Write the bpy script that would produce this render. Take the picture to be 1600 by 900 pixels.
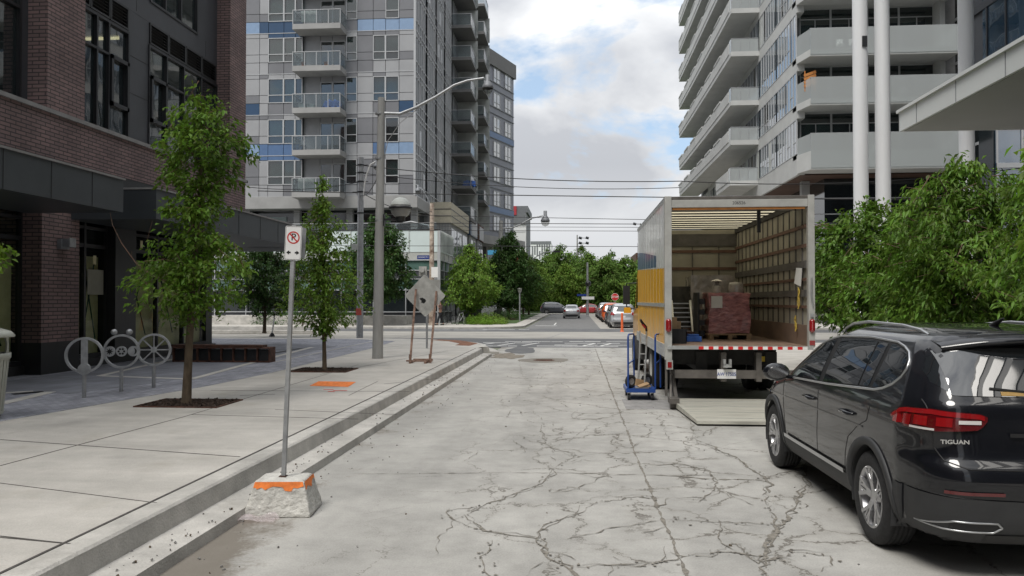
import bpy, math, random
import numpy as np
from mathutils import Vector, Matrix
random.seed(7); RNG = np.random.default_rng(7)
PI = math.pi
for o in list(bpy.data.objects): bpy.data.objects.remove(o)
SC = bpy.context.scene
COL = SC.collection
# ---------------------------------------------------------------- camera
CH = 1.85; F = 1230.0
yaw = math.atan(100/F); pit = math.atan(20/F*math.cos(yaw))
cam = bpy.data.cameras.new('camera'); co = bpy.data.objects.new('camera', cam); COL.objects.link(co)
cam.sensor_width = 36; cam.lens = 36*F/1600; cam.clip_end = 6000; cam.clip_start = .05
co.location = (0, 0, CH); co.rotation_euler = (PI/2+pit, 0, yaw)
SC.camera = co
SC.render.engine = 'CYCLES'
# ---------------------------------------------------------------- world
SC.view_settings.view_transform = 'Standard'; SC.view_settings.look = 'None'
SC.view_settings.gamma = 1; SC.view_settings.exposure = 0.44
SUN_EL = math.radians(57); SUN_AZ = math.radians(208)   # direction the sun stands, clockwise from +Y
W = bpy.data.worlds.new('World'); SC.world = W; W.use_nodes = True
nt = W.node_tree; nt.nodes.clear()
def wn(t, **k):
    n = nt.nodes.new(t)
    for a, b in k.items(): setattr(n, a, b)
    return n
L = nt.links.new
out = wn('ShaderNodeOutputWorld'); bg = wn('ShaderNodeBackground'); bg.inputs[1].default_value = .15
sky = wn('ShaderNodeTexSky', sky_type='NISHITA', sun_disc=False, sun_elevation=SUN_EL, sun_rotation=SUN_AZ)
sky.air_density = 1.0; sky.dust_density = 1.0; sky.ozone_density = 1.2
tc = wn('ShaderNodeTexCoord'); sp = wn('ShaderNodeSeparateXYZ'); L(tc.outputs['Generated'], sp.inputs[0])
def wm(op, a, b=None):
    n = wn('ShaderNodeMath', operation=op)
    for i, x in enumerate((a, b)):
        if x is None: continue
        if isinstance(x, (int, float)): n.inputs[i].default_value = x
        else: L(x, n.inputs[i])
    return n.outputs[0]
zz = wm('MAXIMUM', sp.outputs[2], 0.0)
den = wm('ADD', zz, .75)
cb = wn('ShaderNodeCombineXYZ'); L(wm('DIVIDE', sp.outputs[0], den), cb.inputs[0]); L(wm('DIVIDE', sp.outputs[1], den), cb.inputs[1]); L(wm('MULTIPLY', zz, 1.5), cb.inputs[2])
def cloudnoise(loc, scale, detail, rough, dist):
    mp = wn('ShaderNodeMapping'); mp.inputs['Location'].default_value = loc; L(cb.outputs[0], mp.inputs[0])
    n = wn('ShaderNodeTexNoise'); n.inputs['Scale'].default_value = scale; n.inputs['Detail'].default_value = detail; n.inputs['Roughness'].default_value = rough; n.inputs['Distortion'].default_value = dist; L(mp.outputs[0], n.inputs[0]); return n.outputs[0]
CL1 = (11.3, -3.4, 0); CL2 = (11.3, -3.4, 5)
n1 = cloudnoise(CL1, 3.6, 10, .56, .15); n2 = cloudnoise(CL2, 3.2, 9, .5, .3)
# gaps of blue are likelier in a belt some fifteen degrees up, none near the horizon
belt = wm('MULTIPLY', wm('SUBTRACT', zz, .265), 11.0); belt = wm('POWER', 2.718, wm('MULTIPLY', wm('MULTIPLY', belt, belt), -1.0))
cvi = wm('SUBTRACT', wm('ADD', n1, .115), wm('MULTIPLY', belt, .16))
cov = wn('ShaderNodeValToRGB'); cov.color_ramp.elements[0].position = .39; cov.color_ramp.elements[1].position = .46; L(cvi, cov.inputs[0])
shade = wn('ShaderNodeValToRGB'); e = shade.color_ramp.elements
e[0].position = .40; e[0].color = (2.75, 2.85, 3.05, 1); e[1].position = .57; e[1].color = (4.6, 4.65, 4.7, 1)
edge = wm('MULTIPLY', wm('SUBTRACT', .55, cvi), .25)
L(wm('ADD', n2, edge), shade.inputs[0])
low = wm('MINIMUM', wm('MAXIMUM', wm('MULTIPLY', wm('SUBTRACT', .17, zz), 9.0), 0.0), .8)
hb = wn('ShaderNodeMix', data_type='RGBA'); L(low, hb.inputs[0]); L(shade.outputs[0], hb.inputs[6]); hb.inputs[7].default_value = (3.95, 4.05, 4.2, 1)
grad = wm('ADD', wm('MULTIPLY', zz, 1.1), .82)
vm = wn('ShaderNodeVectorMath', operation='SCALE'); L(hb.outputs[2], vm.inputs[0]); L(grad, vm.inputs[3])
mix = wn('ShaderNodeMix', data_type='RGBA'); L(cov.outputs[0], mix.inputs[0])
hz = wn('ShaderNodeMix', data_type='RGBA'); L(sky.outputs[0], hz.inputs[6]); hz.inputs[7].default_value = (2.5, 3.25, 4.1, 1); hz.inputs[0].default_value = .65
L(hz.outputs[2], mix.inputs[6]); L(vm.outputs[0], mix.inputs[7])
L(mix.outputs[2], bg.inputs[0]); L(bg.outputs[0], out.inputs[0])
# ---------------------------------------------------------------- sun (veiled by cloud)
sl = bpy.data.lights.new('sun', 'SUN'); sl.energy = 2.0; sl.angle = math.radians(22); sl.color = (1, .96, .9)
so = bpy.data.objects.new('sun', sl); COL.objects.link(so)
sd = Vector((math.sin(SUN_AZ)*math.cos(SUN_EL), math.cos(SUN_AZ)*math.cos(SUN_EL), math.sin(SUN_EL)))
so.rotation_euler = sd.to_track_quat('Z', 'Y').to_euler(); so.location = sd*60
# ================================================================ helpers
_fw = Vector((-math.sin(yaw)*math.cos(pit), math.cos(yaw)*math.cos(pit), math.sin(pit)))
_r = Vector((math.cos(yaw), math.sin(yaw), 0)); _u = _r.cross(_fw)
def ray(px, py): return _fw+_r*((px-800)/F)-_u*((py-450)/F)
def G(px, py, z=0):
    d = ray(px, py); t = (z-CH)/d.z; return Vector((d.x*t, d.y*t, z))
def AY(px, py, Y):
    d = ray(px, py); t = Y/d.y; return Vector((d.x*t, Y, CH+d.z*t))
# ---------------------------------------------------------------- materials
MATS = {}
def mat(name, col, rough=.6, metal=0, var=.12, vscale=3., bump=0, bscale=40., spec=.5, coat=0, emit=None, trans=0, col2=None, detail=6, island=0, alpha=1, subs=0, stretch=None):
    if name in MATS: return MATS[name]
    m = bpy.data.materials.new(name); m.use_nodes = True; t = m.node_tree; nd = t.nodes; b = nd['Principled BSDF']
    b.inputs['Roughness'].default_value = rough; b.inputs['Metallic'].default_value = metal
    b.inputs['Specular IOR Level'].default_value = spec; b.inputs['Coat Weight'].default_value = coat; b.inputs['Coat Roughness'].default_value = .03
    b.inputs['Alpha'].default_value = alpha
    c = nd.new('ShaderNodeTexCoord'); n = nd.new('ShaderNodeTexNoise'); n.inputs['Scale'].default_value = vscale; n.inputs['Detail'].default_value = detail
    n.inputs['Roughness'].default_value = .6
    src = c.outputs['Object']
    if stretch:
        mp = nd.new('ShaderNodeMapping'); mp.inputs['Scale'].default_value = stretch; t.links.new(src, mp.inputs[0]); src = mp.outputs[0]
    t.links.new(src, n.inputs[0])
    r = nd.new('ShaderNodeValToRGB'); r.color_ramp.elements[0].position = .3; r.color_ramp.elements[1].position = .7
    a = [max(0, x*(1-var)) for x in col]; bb = [min(1, x*(1+var)) for x in (col2 or col)]
    r.color_ramp.elements[0].color = (*a, 1); r.color_ramp.elements[1].color = (*bb, 1)
    t.links.new(n.outputs[0], r.inputs[0]); last = r.outputs[0]
    if island:
        g = nd.new('ShaderNodeNewGeometry'); hs = nd.new('ShaderNodeHueSaturation')
        mr = nd.new('ShaderNodeMapRange'); mr.inputs[3].default_value = 1-island; mr.inputs[4].default_value = 1+island
        t.links.new(g.outputs['Random Per Island'], mr.inputs[0]); t.links.new(mr.outputs[0], hs.inputs['Value'])
        mr2 = nd.new('ShaderNodeMapRange'); mr2.inputs[3].default_value = .48; mr2.inputs[4].default_value = .515
        t.links.new(g.outputs['Random Per Island'], mr2.inputs[0]); t.links.new(mr2.outputs[0], hs.inputs['Hue'])
        t.links.new(last, hs.inputs['Color']); last = hs.outputs[0]
    t.links.new(last, b.inputs['Base Color'])
    if bump:
        n3 = nd.new('ShaderNodeTexNoise'); n3.inputs['Scale'].default_value = bscale; n3.inputs['Detail'].default_value = 5; t.links.new(src, n3.inputs[0])
        bp = nd.new('ShaderNodeBump'); bp.inputs['Strength'].default_value = bump; bp.inputs['Distance'].default_value = .02
        t.links.new(n3.outputs[0], bp.inputs['Height']); t.links.new(bp.outputs[0], b.inputs['Normal'])
    if emit: b.inputs['Emission Color'].default_value = (*emit[:3], 1); b.inputs['Emission Strength'].default_value = emit[3]
    if trans:
        tr = nd.new('ShaderNodeBsdfTranslucent'); t.links.new(last, tr.inputs[0]); ms = nd.new('ShaderNodeMixShader'); ms.inputs[0].default_value = trans
        t.links.new(b.outputs[0], ms.inputs[1]); t.links.new(tr.outputs[0], ms.inputs[2]); t.links.new(ms.outputs[0], nd['Material Output'].inputs[0])
    MATS[name] = m; return m
def glassmat(name, tint=(.02, .03, .033), see=.25, rough=.02, wave=.15, wscale=1.2, tcol=(.55, .62, .6), F0=1.5):
    """window glass: mirror-like front, partly see-through"""
    if name in MATS: return MATS[name]
    m = bpy.data.materials.new(name); m.use_nodes = True; t = m.node_tree; nd = t.nodes; b = nd['Principled BSDF']
    b.inputs['Base Color'].default_value = (*tint, 1); b.inputs['Roughness'].default_value = rough; b.inputs['Specular IOR Level'].default_value = .9; b.inputs['IOR'].default_value = F0
    c = nd.new('ShaderNodeTexCoord'); n = nd.new('ShaderNodeTexNoise'); n.inputs['Scale'].default_value = wscale; n.inputs['Detail'].default_value = 1
    t.links.new(c.outputs['Object'], n.inputs[0]); bp = nd.new('ShaderNodeBump'); bp.inputs['Strength'].default_value = wave; bp.inputs['Distance'].default_value = .03
    t.links.new(n.outputs[0], bp.inputs['Height']); t.links.new(bp.outputs[0], b.inputs['Normal'])
    if see:
        gb = nd.new('ShaderNodeNewGeometry'); iv = nd.new('ShaderNodeMath'); iv.operation = 'SUBTRACT'; iv.inputs[0].default_value = 1; t.links.new(gb.outputs['Backfacing'], iv.inputs[1])
        tr = nd.new('ShaderNodeBsdfTransparent'); tr.inputs[0].default_value = (*tcol, 1)
        fr = nd.new('ShaderNodeFresnel'); fr.inputs[0].default_value = F0
        mt = nd.new('ShaderNodeMath'); mt.operation = 'MULTIPLY_ADD'; mt.use_clamp = True; mt.inputs[1].default_value = see; mt.inputs[2].default_value = 1-see
        t.links.new(fr.outputs[0], mt.inputs[0]); mb_ = nd.new('ShaderNodeMath'); mb_.operation = 'MULTIPLY'; t.links.new(mt.outputs[0], mb_.inputs[0]); t.links.new(iv.outputs[0], mb_.inputs[1])
        ms = nd.new('ShaderNodeMixShader'); t.links.new(mb_.outputs[0], ms.inputs[0]); t.links.new(tr.outputs[0], ms.inputs[1]); t.links.new(b.outputs[0], ms.inputs[2])
        t.links.new(ms.outputs[0], nd['Material Output'].inputs[0])
    MATS[name] = m; return m
def brickmat(name, c1, c2, mortar, w=.3, h=.085, ms=.012, bump=.5):
    m = bpy.data.materials.new(name); m.use_nodes = True; t = m.node_tree; nd = t.nodes; b = nd['Principled BSDF']; b.inputs['Roughness'].default_value = .85
    c = nd.new('ShaderNodeNewGeometry'); s = nd.new('ShaderNodeSeparateXYZ'); t.links.new(c.outputs['Position'], s.inputs[0])
    a = nd.new('ShaderNodeMath'); a.operation = 'ADD'; t.links.new(s.outputs[0], a.inputs[0]); t.links.new(s.outputs[1], a.inputs[1])
    cb = nd.new('ShaderNodeCombineXYZ'); t.links.new(a.outputs[0], cb.inputs[0]); t.links.new(s.outputs[2], cb.inputs[1])
    br = nd.new('ShaderNodeTexBrick'); br.inputs['Scale'].default_value = 1; br.inputs['Brick Width'].default_value = w; br.inputs['Row Height'].default_value = h
    br.inputs['Mortar Size'].default_value = ms; br.inputs['Color1'].default_value = (*c1, 1); br.inputs['Color2'].default_value = (*c2, 1); br.inputs['Mortar'].default_value = (*mortar, 1)
    br.inputs['Mortar Smooth'].default_value = .1; br.offset = .5
    t.links.new(cb.outputs[0], br.inputs[0])
    n = nd.new('ShaderNodeTexNoise'); n.inputs['Scale'].default_value = .9; n.inputs['Detail'].default_value = 8; t.links.new(c.outputs['Position'], n.inputs[0])
    hs = nd.new('ShaderNodeHueSaturation'); mr = nd.new('ShaderNodeMapRange'); mr.inputs[1].default_value = .3; mr.inputs[2].default_value = .7; mr.inputs[3].default_value = .78; mr.inputs[4].default_value = 1.22
    t.links.new(n.outputs[0], mr.inputs[0]); t.links.new(mr.outputs[0], hs.inputs['Value']); t.links.new(br.outputs[0], hs.inputs['Color']); t.links.new(hs.outputs[0], b.inputs['Base Color'])
    iv = nd.new('ShaderNodeMath'); iv.operation = 'SUBTRACT'; iv.inputs[0].default_value = 1; t.links.new(br.outputs['Fac'], iv.inputs[1])
    bp = nd.new('ShaderNodeBump'); bp.inputs['Strength'].default_value = bump; bp.inputs['Distance'].default_value = .012; t.links.new(iv.outputs[0], bp.inputs['Height']); t.links.new(bp.outputs[0], b.inputs['Normal'])
    MATS[name] = m; return m
# ---------------------------------------------------------------- mesh builder
class MB:
    def __init__(s): s.v = []; s.f = []; s.m = []; s.s = []
    def add(s, vs, fs, m=0, smooth=False):
        k = len(s.v); s.v += [tuple(v) for v in vs]; s.f += [tuple(i+k for i in f) for f in fs]; s.m += [m]*len(fs); s.s += [smooth]*len(fs); return s
    def box(s, x0, y0, z0, x1, y1, z1, m=0):
        x0, x1 = sorted((x0, x1)); y0, y1 = sorted((y0, y1)); z0, z1 = sorted((z0, z1))
        return s.add([(x0,y0,z0),(x1,y0,z0),(x1,y1,z0),(x0,y1,z0),(x0,y0,z1),(x1,y0,z1),(x1,y1,z1),(x0,y1,z1)],
              [(0,3,2,1),(4,5,6,7),(0,1,5,4),(1,2,6,5),(2,3,7,6),(3,0,4,7)], m)
    def obox(s, c, size, M=None, m=0):
        a, b, d = [q/2 for q in size]; M = M or Matrix.Identity(3); c = Vector(c)
        vs = [c+M@Vector(q) for q in [(-a,-b,-d),(a,-b,-d),(a,b,-d),(-a,b,-d),(-a,-b,d),(a,-b,d),(a,b,d),(-a,b,d)]]
        return s.add(vs, [(0,3,2,1),(4,5,6,7),(0,1,5,4),(1,2,6,5),(2,3,7,6),(3,0,4,7)], m)
    def bar(s, p, q, w, h=None, m=0, up=(0, 0, 1)):
        p, q = Vector(p), Vector(q); h = h or w; d = q-p; l = d.length; d.normalize(); up = Vector(up)
        if abs(d.dot(up)) > .98: up = Vector((0, 1, 0))
        x = d.cross(up).normalized(); z = x.cross(d)
        M = Matrix((x, d, z)).transposed(); return s.obox((p+q)/2, (w, l, h), M, m)
    def tube(s, pts, r, n=10, m=0, caps=True, closed=False, smooth=True):
        pts = [Vector(p) for p in pts]; N = len(pts); rs = r if isinstance(r, (list, tuple)) else [r]*N
        vs = []; x = None
        for i, p in enumerate(pts):
            a = pts[(i-1) % N] if (i or closed) else p; b = pts[(i+1) % N] if (i < N-1 or closed) else p
            d = (b-a).normalized()
            if x is None: x = d.orthogonal().normalized()
            x = (x-d*x.dot(d)).normalized(); y = d.cross(x)
            for k in range(n):
                t = 2*PI*k/n; vs.append(p+(x*math.cos(t)+y*math.sin(t))*rs[i])
        fs = []
        for i in range(N if closed else N-1):
            j = (i+1) % N
            for k in range(n):
                k2 = (k+1) % n; fs.append((i*n+k, i*n+k2, j*n+k2, j*n+k))
        s.add(vs, fs, m, smooth)
        if caps and not closed:
            s.add(vs[:n], [tuple(range(n))[::-1]], m); s.add(vs[-n:], [tuple(range(n))], m)
        return s
    def cyl(s, p, q, r, r2=None, n=16, m=0, smooth=True): return s.tube([p, q], [r, r if r2 is None else r2], n, m, True, False, smooth)
    def lathe(s, prof, c=(0, 0, 0), n=24, m=0, M=None, smooth=True):
        c = Vector(c); M = M or Matrix.Identity(3); vs = []; fs = []
        for r, z in prof:
            for k in range(n):
                t = 2*PI*k/n; vs.append(c+M@Vector((r*math.cos(t), r*math.sin(t), z)))
        for i in range(len(prof)-1):
            for k in range(n):
                k2 = (k+1) % n; fs.append((i*n+k, i*n+k2, (i+1)*n+k2, (i+1)*n+k))
        return s.add(vs, fs, m, smooth)
    def ball(s, c, r, n=16, m=0, sz=1., z0=-1, z1=1):
        prof = []
        K = n//2
        for i in range(K+1):
            a = math.asin(max(-1, min(1, z0)))+(math.asin(z1)-math.asin(z0))*i/K
            prof.append((max(1e-4, r*math.cos(a)), r*math.sin(a)*sz))
        return s.lathe(prof, c, n, m)
    def prism(s, poly, z0, z1, m=0, top=None):
        n = len(poly); vs = [(x, y, z0) for x, y in poly]+[(x, y, z1) for x, y in poly]
        ar = sum(poly[i][0]*poly[(i+1) % n][1]-poly[(i+1) % n][0]*poly[i][1] for i in range(n))
        o = (lambda f: f) if ar > 0 else (lambda f: f[::-1])
        fs = [o((i, (i+1) % n, n+(i+1) % n, n+i)) for i in range(n)]
        s.add(vs, fs, m); s.add(vs[n:], [o(tuple(range(n)))], m if top is None else top); s.add(vs[:n], [o(tuple(range(n))[::-1])], m); return s
    def grid(s, P, m=0, smooth=True, flip=False):
        R = len(P); C = len(P[0]); vs = [p for row in P for p in row]
        fs = [(i*C+j, i*C+j+1, (i+1)*C+j+1, (i+1)*C+j) for i in range(R-1) for j in range(C-1)]
        if flip: fs = [f[::-1] for f in fs]
        return s.add(vs, fs, m, smooth)
    # boxes in a facade frame (origin, along, outward)
    def fb(s, fr, u0, u1, z0, z1, d0, d1, m=0):
        o, a, nn = fr; vs = []
        for z in (z0, z1):
            for u, d in ((u0, d0), (u1, d0), (u1, d1), (u0, d1)):
                p = o+a*u+nn*d; vs.append((p.x, p.y, z))
        fs = [(0,3,2,1),(4,5,6,7),(0,1,5,4),(1,2,6,5),(2,3,7,6),(3,0,4,7)]
        if a.cross(nn).z < 0: fs = [f[::-1] for f in fs]
        return s.add(vs, fs, m)
    def build(s, name, mats, parent=None, base=None, bevel=0, world=True, segs=2):
        me = bpy.data.meshes.new(name)
        b = Vector(parent.get('_b', (0, 0, 0))) if (parent and world) else Vector(base or (0, 0, 0))
        me.from_pydata([(v[0]-b.x, v[1]-b.y, v[2]-b.z) for v in s.v], [], s.f)
        if not isinstance(mats, (list, tuple)): mats = [mats]
        for q in mats: me.materials.append(MATS[q] if isinstance(q, str) else q)
        me.polygons.foreach_set('material_index', s.m); me.polygons.foreach_set('use_smooth', s.s); me.update()
        o = bpy.data.objects.new(name, me); COL.objects.link(o)
        if parent:
            o.parent = parent
            if world: o['_b'] = tuple(b)
        elif base: o.location = base; o['_b'] = tuple(base)
        if bevel:
            q = o.modifiers.new('bevel', 'BEVEL'); q.width = bevel; q.segments = segs; q.limit_method = 'ANGLE'; q.angle_limit = .7
        return o
def explode(mbs, name, parent, limit=100):
    """boxes collected per colour -> one part per box for the largest ones, the rest one part per colour"""
    al_ = []
    for c, m_ in mbs.items():
        for k in range(len(m_.v)//8):
            v = m_.v[k*8:k*8+8]; d = [max(q[i] for q in v)-min(q[i] for q in v) for i in range(3)]; al_.append((max(d[0], d[1])*d[2], c, v))
    al_.sort(key=lambda t: -t[0]); F6 = [(0,3,2,1),(4,5,6,7),(0,1,5,4),(1,2,6,5),(2,3,7,6),(3,0,4,7)]
    for a, c, v in al_[:limit]: q = MB(); q.add(v, F6 if (Vector(v[1])-Vector(v[0])).cross(Vector(v[3])-Vector(v[0])).z > 0 else [f[::-1] for f in F6]); q.build(name, c, parent)
    if len(al_) > limit:
        q = MB(); cs_ = sorted(set(t[1] for t in al_))
        for a, c, v in al_[limit:]: q.add(v, F6 if (Vector(v[1])-Vector(v[0])).cross(Vector(v[3])-Vector(v[0])).z > 0 else [f[::-1] for f in F6], cs_.index(c))
        q.build(name, cs_, parent)['kind'] = 'stuff'
def tag(o, label, cat, group=None, kind=None):
    if label: o['label'] = label
    if cat: o['category'] = cat
    if group: o['group'] = group
    if kind: o['kind'] = kind
    return o
def thing(name, label, cat, loc=(0, 0, 0), rz=0, group=None):
    o = bpy.data.objects.new(name, None); COL.objects.link(o); o.empty_display_size = .2
    o.location = loc; o.rotation_euler = (0, 0, rz); o['_b'] = tuple(loc) if rz == 0 else (0, 0, 0)
    return tag(o, label, cat, group)
def local(o): o['_b'] = (0., 0., 0.); return o
def struct(name, mb, mats): return tag(mb.build(name, mats), None, None, None, 'structure')
def copy_tree(o, parent=None):
    c = o.copy(); COL.objects.link(c)
    if parent: c.parent = parent
    for ch in o.children: copy_tree(ch, c)
    return c
def text(body, size, name, m, parent, loc, rot, depth=.002, align='CENTER', bold=0, sx=1):
    cu = bpy.data.curves.new(name, 'FONT'); cu.body = body; cu.size = size; cu.extrude = depth; cu.align_x = align; cu.align_y = 'CENTER'; cu.offset = bold
    t = bpy.data.objects.new('tmp', cu); COL.objects.link(t); dg = bpy.context.evaluated_depsgraph_get()
    me = bpy.data.meshes.new_from_object(t.evaluated_get(dg)); bpy.data.objects.remove(t)
    me.materials.clear(); me.materials.append(MATS[m])
    Mt = Matrix.Translation(Vector(loc))@rot.to_matrix().to_4x4()@Matrix.Diagonal((sx, 1, 1, 1)); me.transform(Mt)
    o = bpy.data.objects.new(name, me); COL.objects.link(o); o.parent = parent; return o
from mathutils import Euler
def E(x, y, z): return Euler((x, y, z))
V = Vector
# ---------------------------------------------------------------- palette
mat('concrete_walk', (.44, .42, .385), .85, var=.13, vscale=.9, bump=.25, bscale=60, detail=12)
mat('concrete_kerb', (.44, .425, .395), .9, var=.22, vscale=2.5, bump=.4, bscale=50, detail=10)
mat('concrete_dark', (.2, .195, .185), .9, var=.3, vscale=5, bump=.4, bscale=50)
mat('pole_concrete', (.32, .32, .31), .85, var=.18, vscale=6, bump=.3, bscale=80, stretch=(1, 1, .2))
mat('asphalt', (.115, .117, .12), .9, var=.22, vscale=1.3, bump=.4, bscale=90, detail=12)
mat('asphalt_old', (.16, .16, .158), .9, var=.2, vscale=2, bump=.4, bscale=90, detail=12)
mat('ground_soil', (.16, .17, .12), .95, var=.3, vscale=.05)
mat('joint', (.07, .065, .06), .95, var=.4, vscale=20)
mat('crack', (.19, .175, .15), .95, var=.5, vscale=25)
mat('paint_worn', (.62, .62, .6), .8, var=.25, vscale=8)
mat('granite', (.145, .15, .165), .8, var=.15, vscale=2)
mat('steel', (.42, .43, .44), .35, metal=.9, var=.12, vscale=12, bump=.05)
mat('galv', (.36, .37, .38), .5, metal=.6, var=.2, vscale=8, bump=.08)
mat('galv_dull', (.2, .21, .225), .6, metal=.3, var=.2, vscale=5)
mat('alu', (.62, .63, .62), .38, metal=.85, var=.1, vscale=6)
mat('black', (.012, .012, .013), .5, var=.2)
mat('black_metal', (.02, .021, .023), .42, var=.2, vscale=3)
mat('rubber', (.018, .018, .019), .8, var=.35, vscale=30, bump=.2, bscale=80)
mat('rust', (.13, .055, .03), .9, var=.5, vscale=9, col2=(.2, .09, .05), bump=.3)
mat('rust_dark', (.055, .028, .02), .9, var=.5, vscale=6, col2=(.1, .045, .03), bump=.3)
mat('wood_dark', (.14, .06, .035), .75, var=.3, vscale=3, stretch=(1, 8, 8))
mat('mulch', (.045, .03, .022), 1, var=.6, vscale=30, bump=1, bscale=40)
mat('orange_paint', (.75, .2, .04), .8, var=.3, vscale=14)
mat('white', (.75, .75, .73), .5, var=.06)
mat('red', (.55, .02, .02), .4, var=.1)
mat('blue', (.01, .07, .32), .4, var=.15)
mat('bark', (.10, .075, .05), .95, var=.4, vscale=14, bump=.8, bscale=30, stretch=(1, 1, .3))
mat('twig', (.16, .10, .07), .9, var=.3, vscale=10)
# ================================================================ GROUND AND ROADS
struct('ground', MB().box(-900, -300, -.6, 900, 1500, -.03), 'ground_soil')
# concrete street material: pale slab, tyre wear, patches and fine crazing
def streetmat():
    m = bpy.data.materials.new('street_concrete'); m.use_nodes = True; t = m.node_tree; nd = t.nodes; b = nd['Principled BSDF']; b.inputs['Roughness'].default_value = .88
    K = t.links.new
    g = nd.new('ShaderNodeNewGeometry')
    def noise(sc, det=8, rough=.6, vec=None, dist=0):
        n = nd.new('ShaderNodeTexNoise'); n.inputs['Scale'].default_value = sc; n.inputs['Detail'].default_value = det; n.inputs['Roughness'].default_value = rough; n.inputs['Distortion'].default_value = dist
        K(vec or g.outputs['Position'], n.inputs[0]); return n
    def mth(op, a, bb, c=None):
        n = nd.new('ShaderNodeMath'); n.operation = op; n.use_clamp = op == 'MULTIPLY_ADD'
        for i, x in enumerate((a, bb, c)):
            if x is None: continue
            if isinstance(x, (int, float)): n.inputs[i].default_value = x
            else: K(x, n.inputs[i])
        return n.outputs[0]
    def mr(x, a, bb, c, d):
        n = nd.new('ShaderNodeMapRange'); K(x, n.inputs[0])
        for i, q in enumerate((a, bb, c, d)): n.inputs[i+1].default_value = q
        return n.outputs[0]
    big = mr(noise(.55, 6).outputs[0], .3, .7, .82, 1.14)
    mid = mr(noise(3.2, 10, .7).outputs[0], .3, .7, .84, 1.12)
    fine = mr(noise(70, 4, .7).outputs[0], .3, .7, .86, 1.14)
    st = nd.new('ShaderNodeMapping'); st.inputs['Scale'].default_value = (1.6, .12, 1); K(g.outputs['Position'], st.inputs[0])
    lane = mr(noise(1, 4, .5, st.outputs[0]).outputs[0], .3, .7, .87, 1.1)
    tone = mth('MULTIPLY', mth('MULTIPLY', big, mid), mth('MULTIPLY', fine, lane))
    # fine crazing, strongest on the right half of the street
    dn = noise(2.2, 6, .7); sub = nd.new('ShaderNodeVectorMath'); sub.operation = 'MULTIPLY_ADD'; sub.inputs[1].default_value = (.75, .75, 0)
    K(dn.outputs['Color'], sub.inputs[0]); K(g.outputs['Position'], sub.inputs[2])
    vo = nd.new('ShaderNodeTexVoronoi'); vo.feature = 'DISTANCE_TO_EDGE'; vo.inputs['Scale'].default_value = 1.05; K(sub.outputs[0], vo.inputs['Vector'])
    sx = nd.new('ShaderNodeSeparateXYZ'); K(g.outputs['Position'], sx.inputs[0])
    right = mr(sx.outputs[0], -2.0, .4, .0, 1.)
    wid = mth('MULTIPLY', mr(noise(3., 5).outputs[0], .34, .66, .002, .022), right)
    cr = mth('LESS_THAN', vo.outputs['Distance'], wid)
    patch = mr(noise(.7, 6).outputs[0], .40, .50, .05, 1)
    cr = mth('MULTIPLY', cr, patch)
    # oil and rubber stains in parking strip
    oil = mr(noise(1.7, 7, .6).outputs[0], .60, .72, 0, .45); oil = mth('MULTIPLY', oil, right)
    base = nd.new('ShaderNodeRGB'); base.outputs[0].default_value = (.365, .357, .334, 1)
    hs = nd.new('ShaderNodeHueSaturation'); K(tone, hs.inputs['Value']); K(base.outputs[0], hs.inputs['Color'])
    mx = nd.new('ShaderNodeMix'); mx.data_type = 'RGBA'; K(oil, mx.inputs[0]); K(hs.outputs[0], mx.inputs[6]); mx.inputs[7].default_value = (.22, .215, .20, 1)
    # grit washed against the kerb, fading out over a ragged edge
    edge = mr(sx.outputs[0], -2.83, -1.75, 1.0, 0.0); near_ = mr(sx.outputs[1], 5.4, 8.4, .66, .31)
    gn = noise(1.6, 12, .68); fn = noise(26, 6, .7)
    gm = mth('ADD', mth('MULTIPLY', edge, near_), mth('MULTIPLY', gn.outputs[0], .9)); gm = mth('ADD', gm, mth('MULTIPLY', fn.outputs[0], .30)); gm = mr(gm, .88, 1.04, 0, .8); gm = mth('MULTIPLY', gm, mr(edge, .02, .2, 0, 1))
    mg = nd.new('ShaderNodeMix'); mg.data_type = 'RGBA'; K(gm, mg.inputs[0]); K(mx.outputs[2], mg.inputs[6]); mg.inputs[7].default_value = (.125, .105, .08, 1); mx = mg
    # darker rim of dirt round each crack
    rim = mth('MULTIPLY', mr(vo.outputs['Distance'], .0, .07, .35, 0), mth('MULTIPLY', right, patch))
    mh_ = nd.new('ShaderNodeMix'); mh_.data_type = 'RGBA'; K(rim, mh_.inputs[0]); K(mx.outputs[2], mh_.inputs[6]); mh_.inputs[7].default_value = (.24, .225, .195, 1); mx = mh_
    m2 = nd.new('ShaderNodeMix'); m2.data_type = 'RGBA'; K(mth('MULTIPLY', cr, .8), m2.inputs[0]); K(mx.outputs[2], m2.inputs[6]); m2.inputs[7].default_value = (.11, .1, .085, 1)
    K(m2.outputs[2], b.inputs['Base Color'])
    bp = nd.new('ShaderNodeBump'); bp.inputs['Strength'].default_value = .35; bp.inputs['Distance'].default_value = .01
    h = mth('SUBTRACT', mth('MULTIPLY', fine, .6), mth('MULTIPLY', cr, 1.)); K(h, bp.inputs['Height']); K(bp.outputs[0], b.inputs['Normal'])
    MATS['street_concrete'] = m
streetmat()
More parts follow.
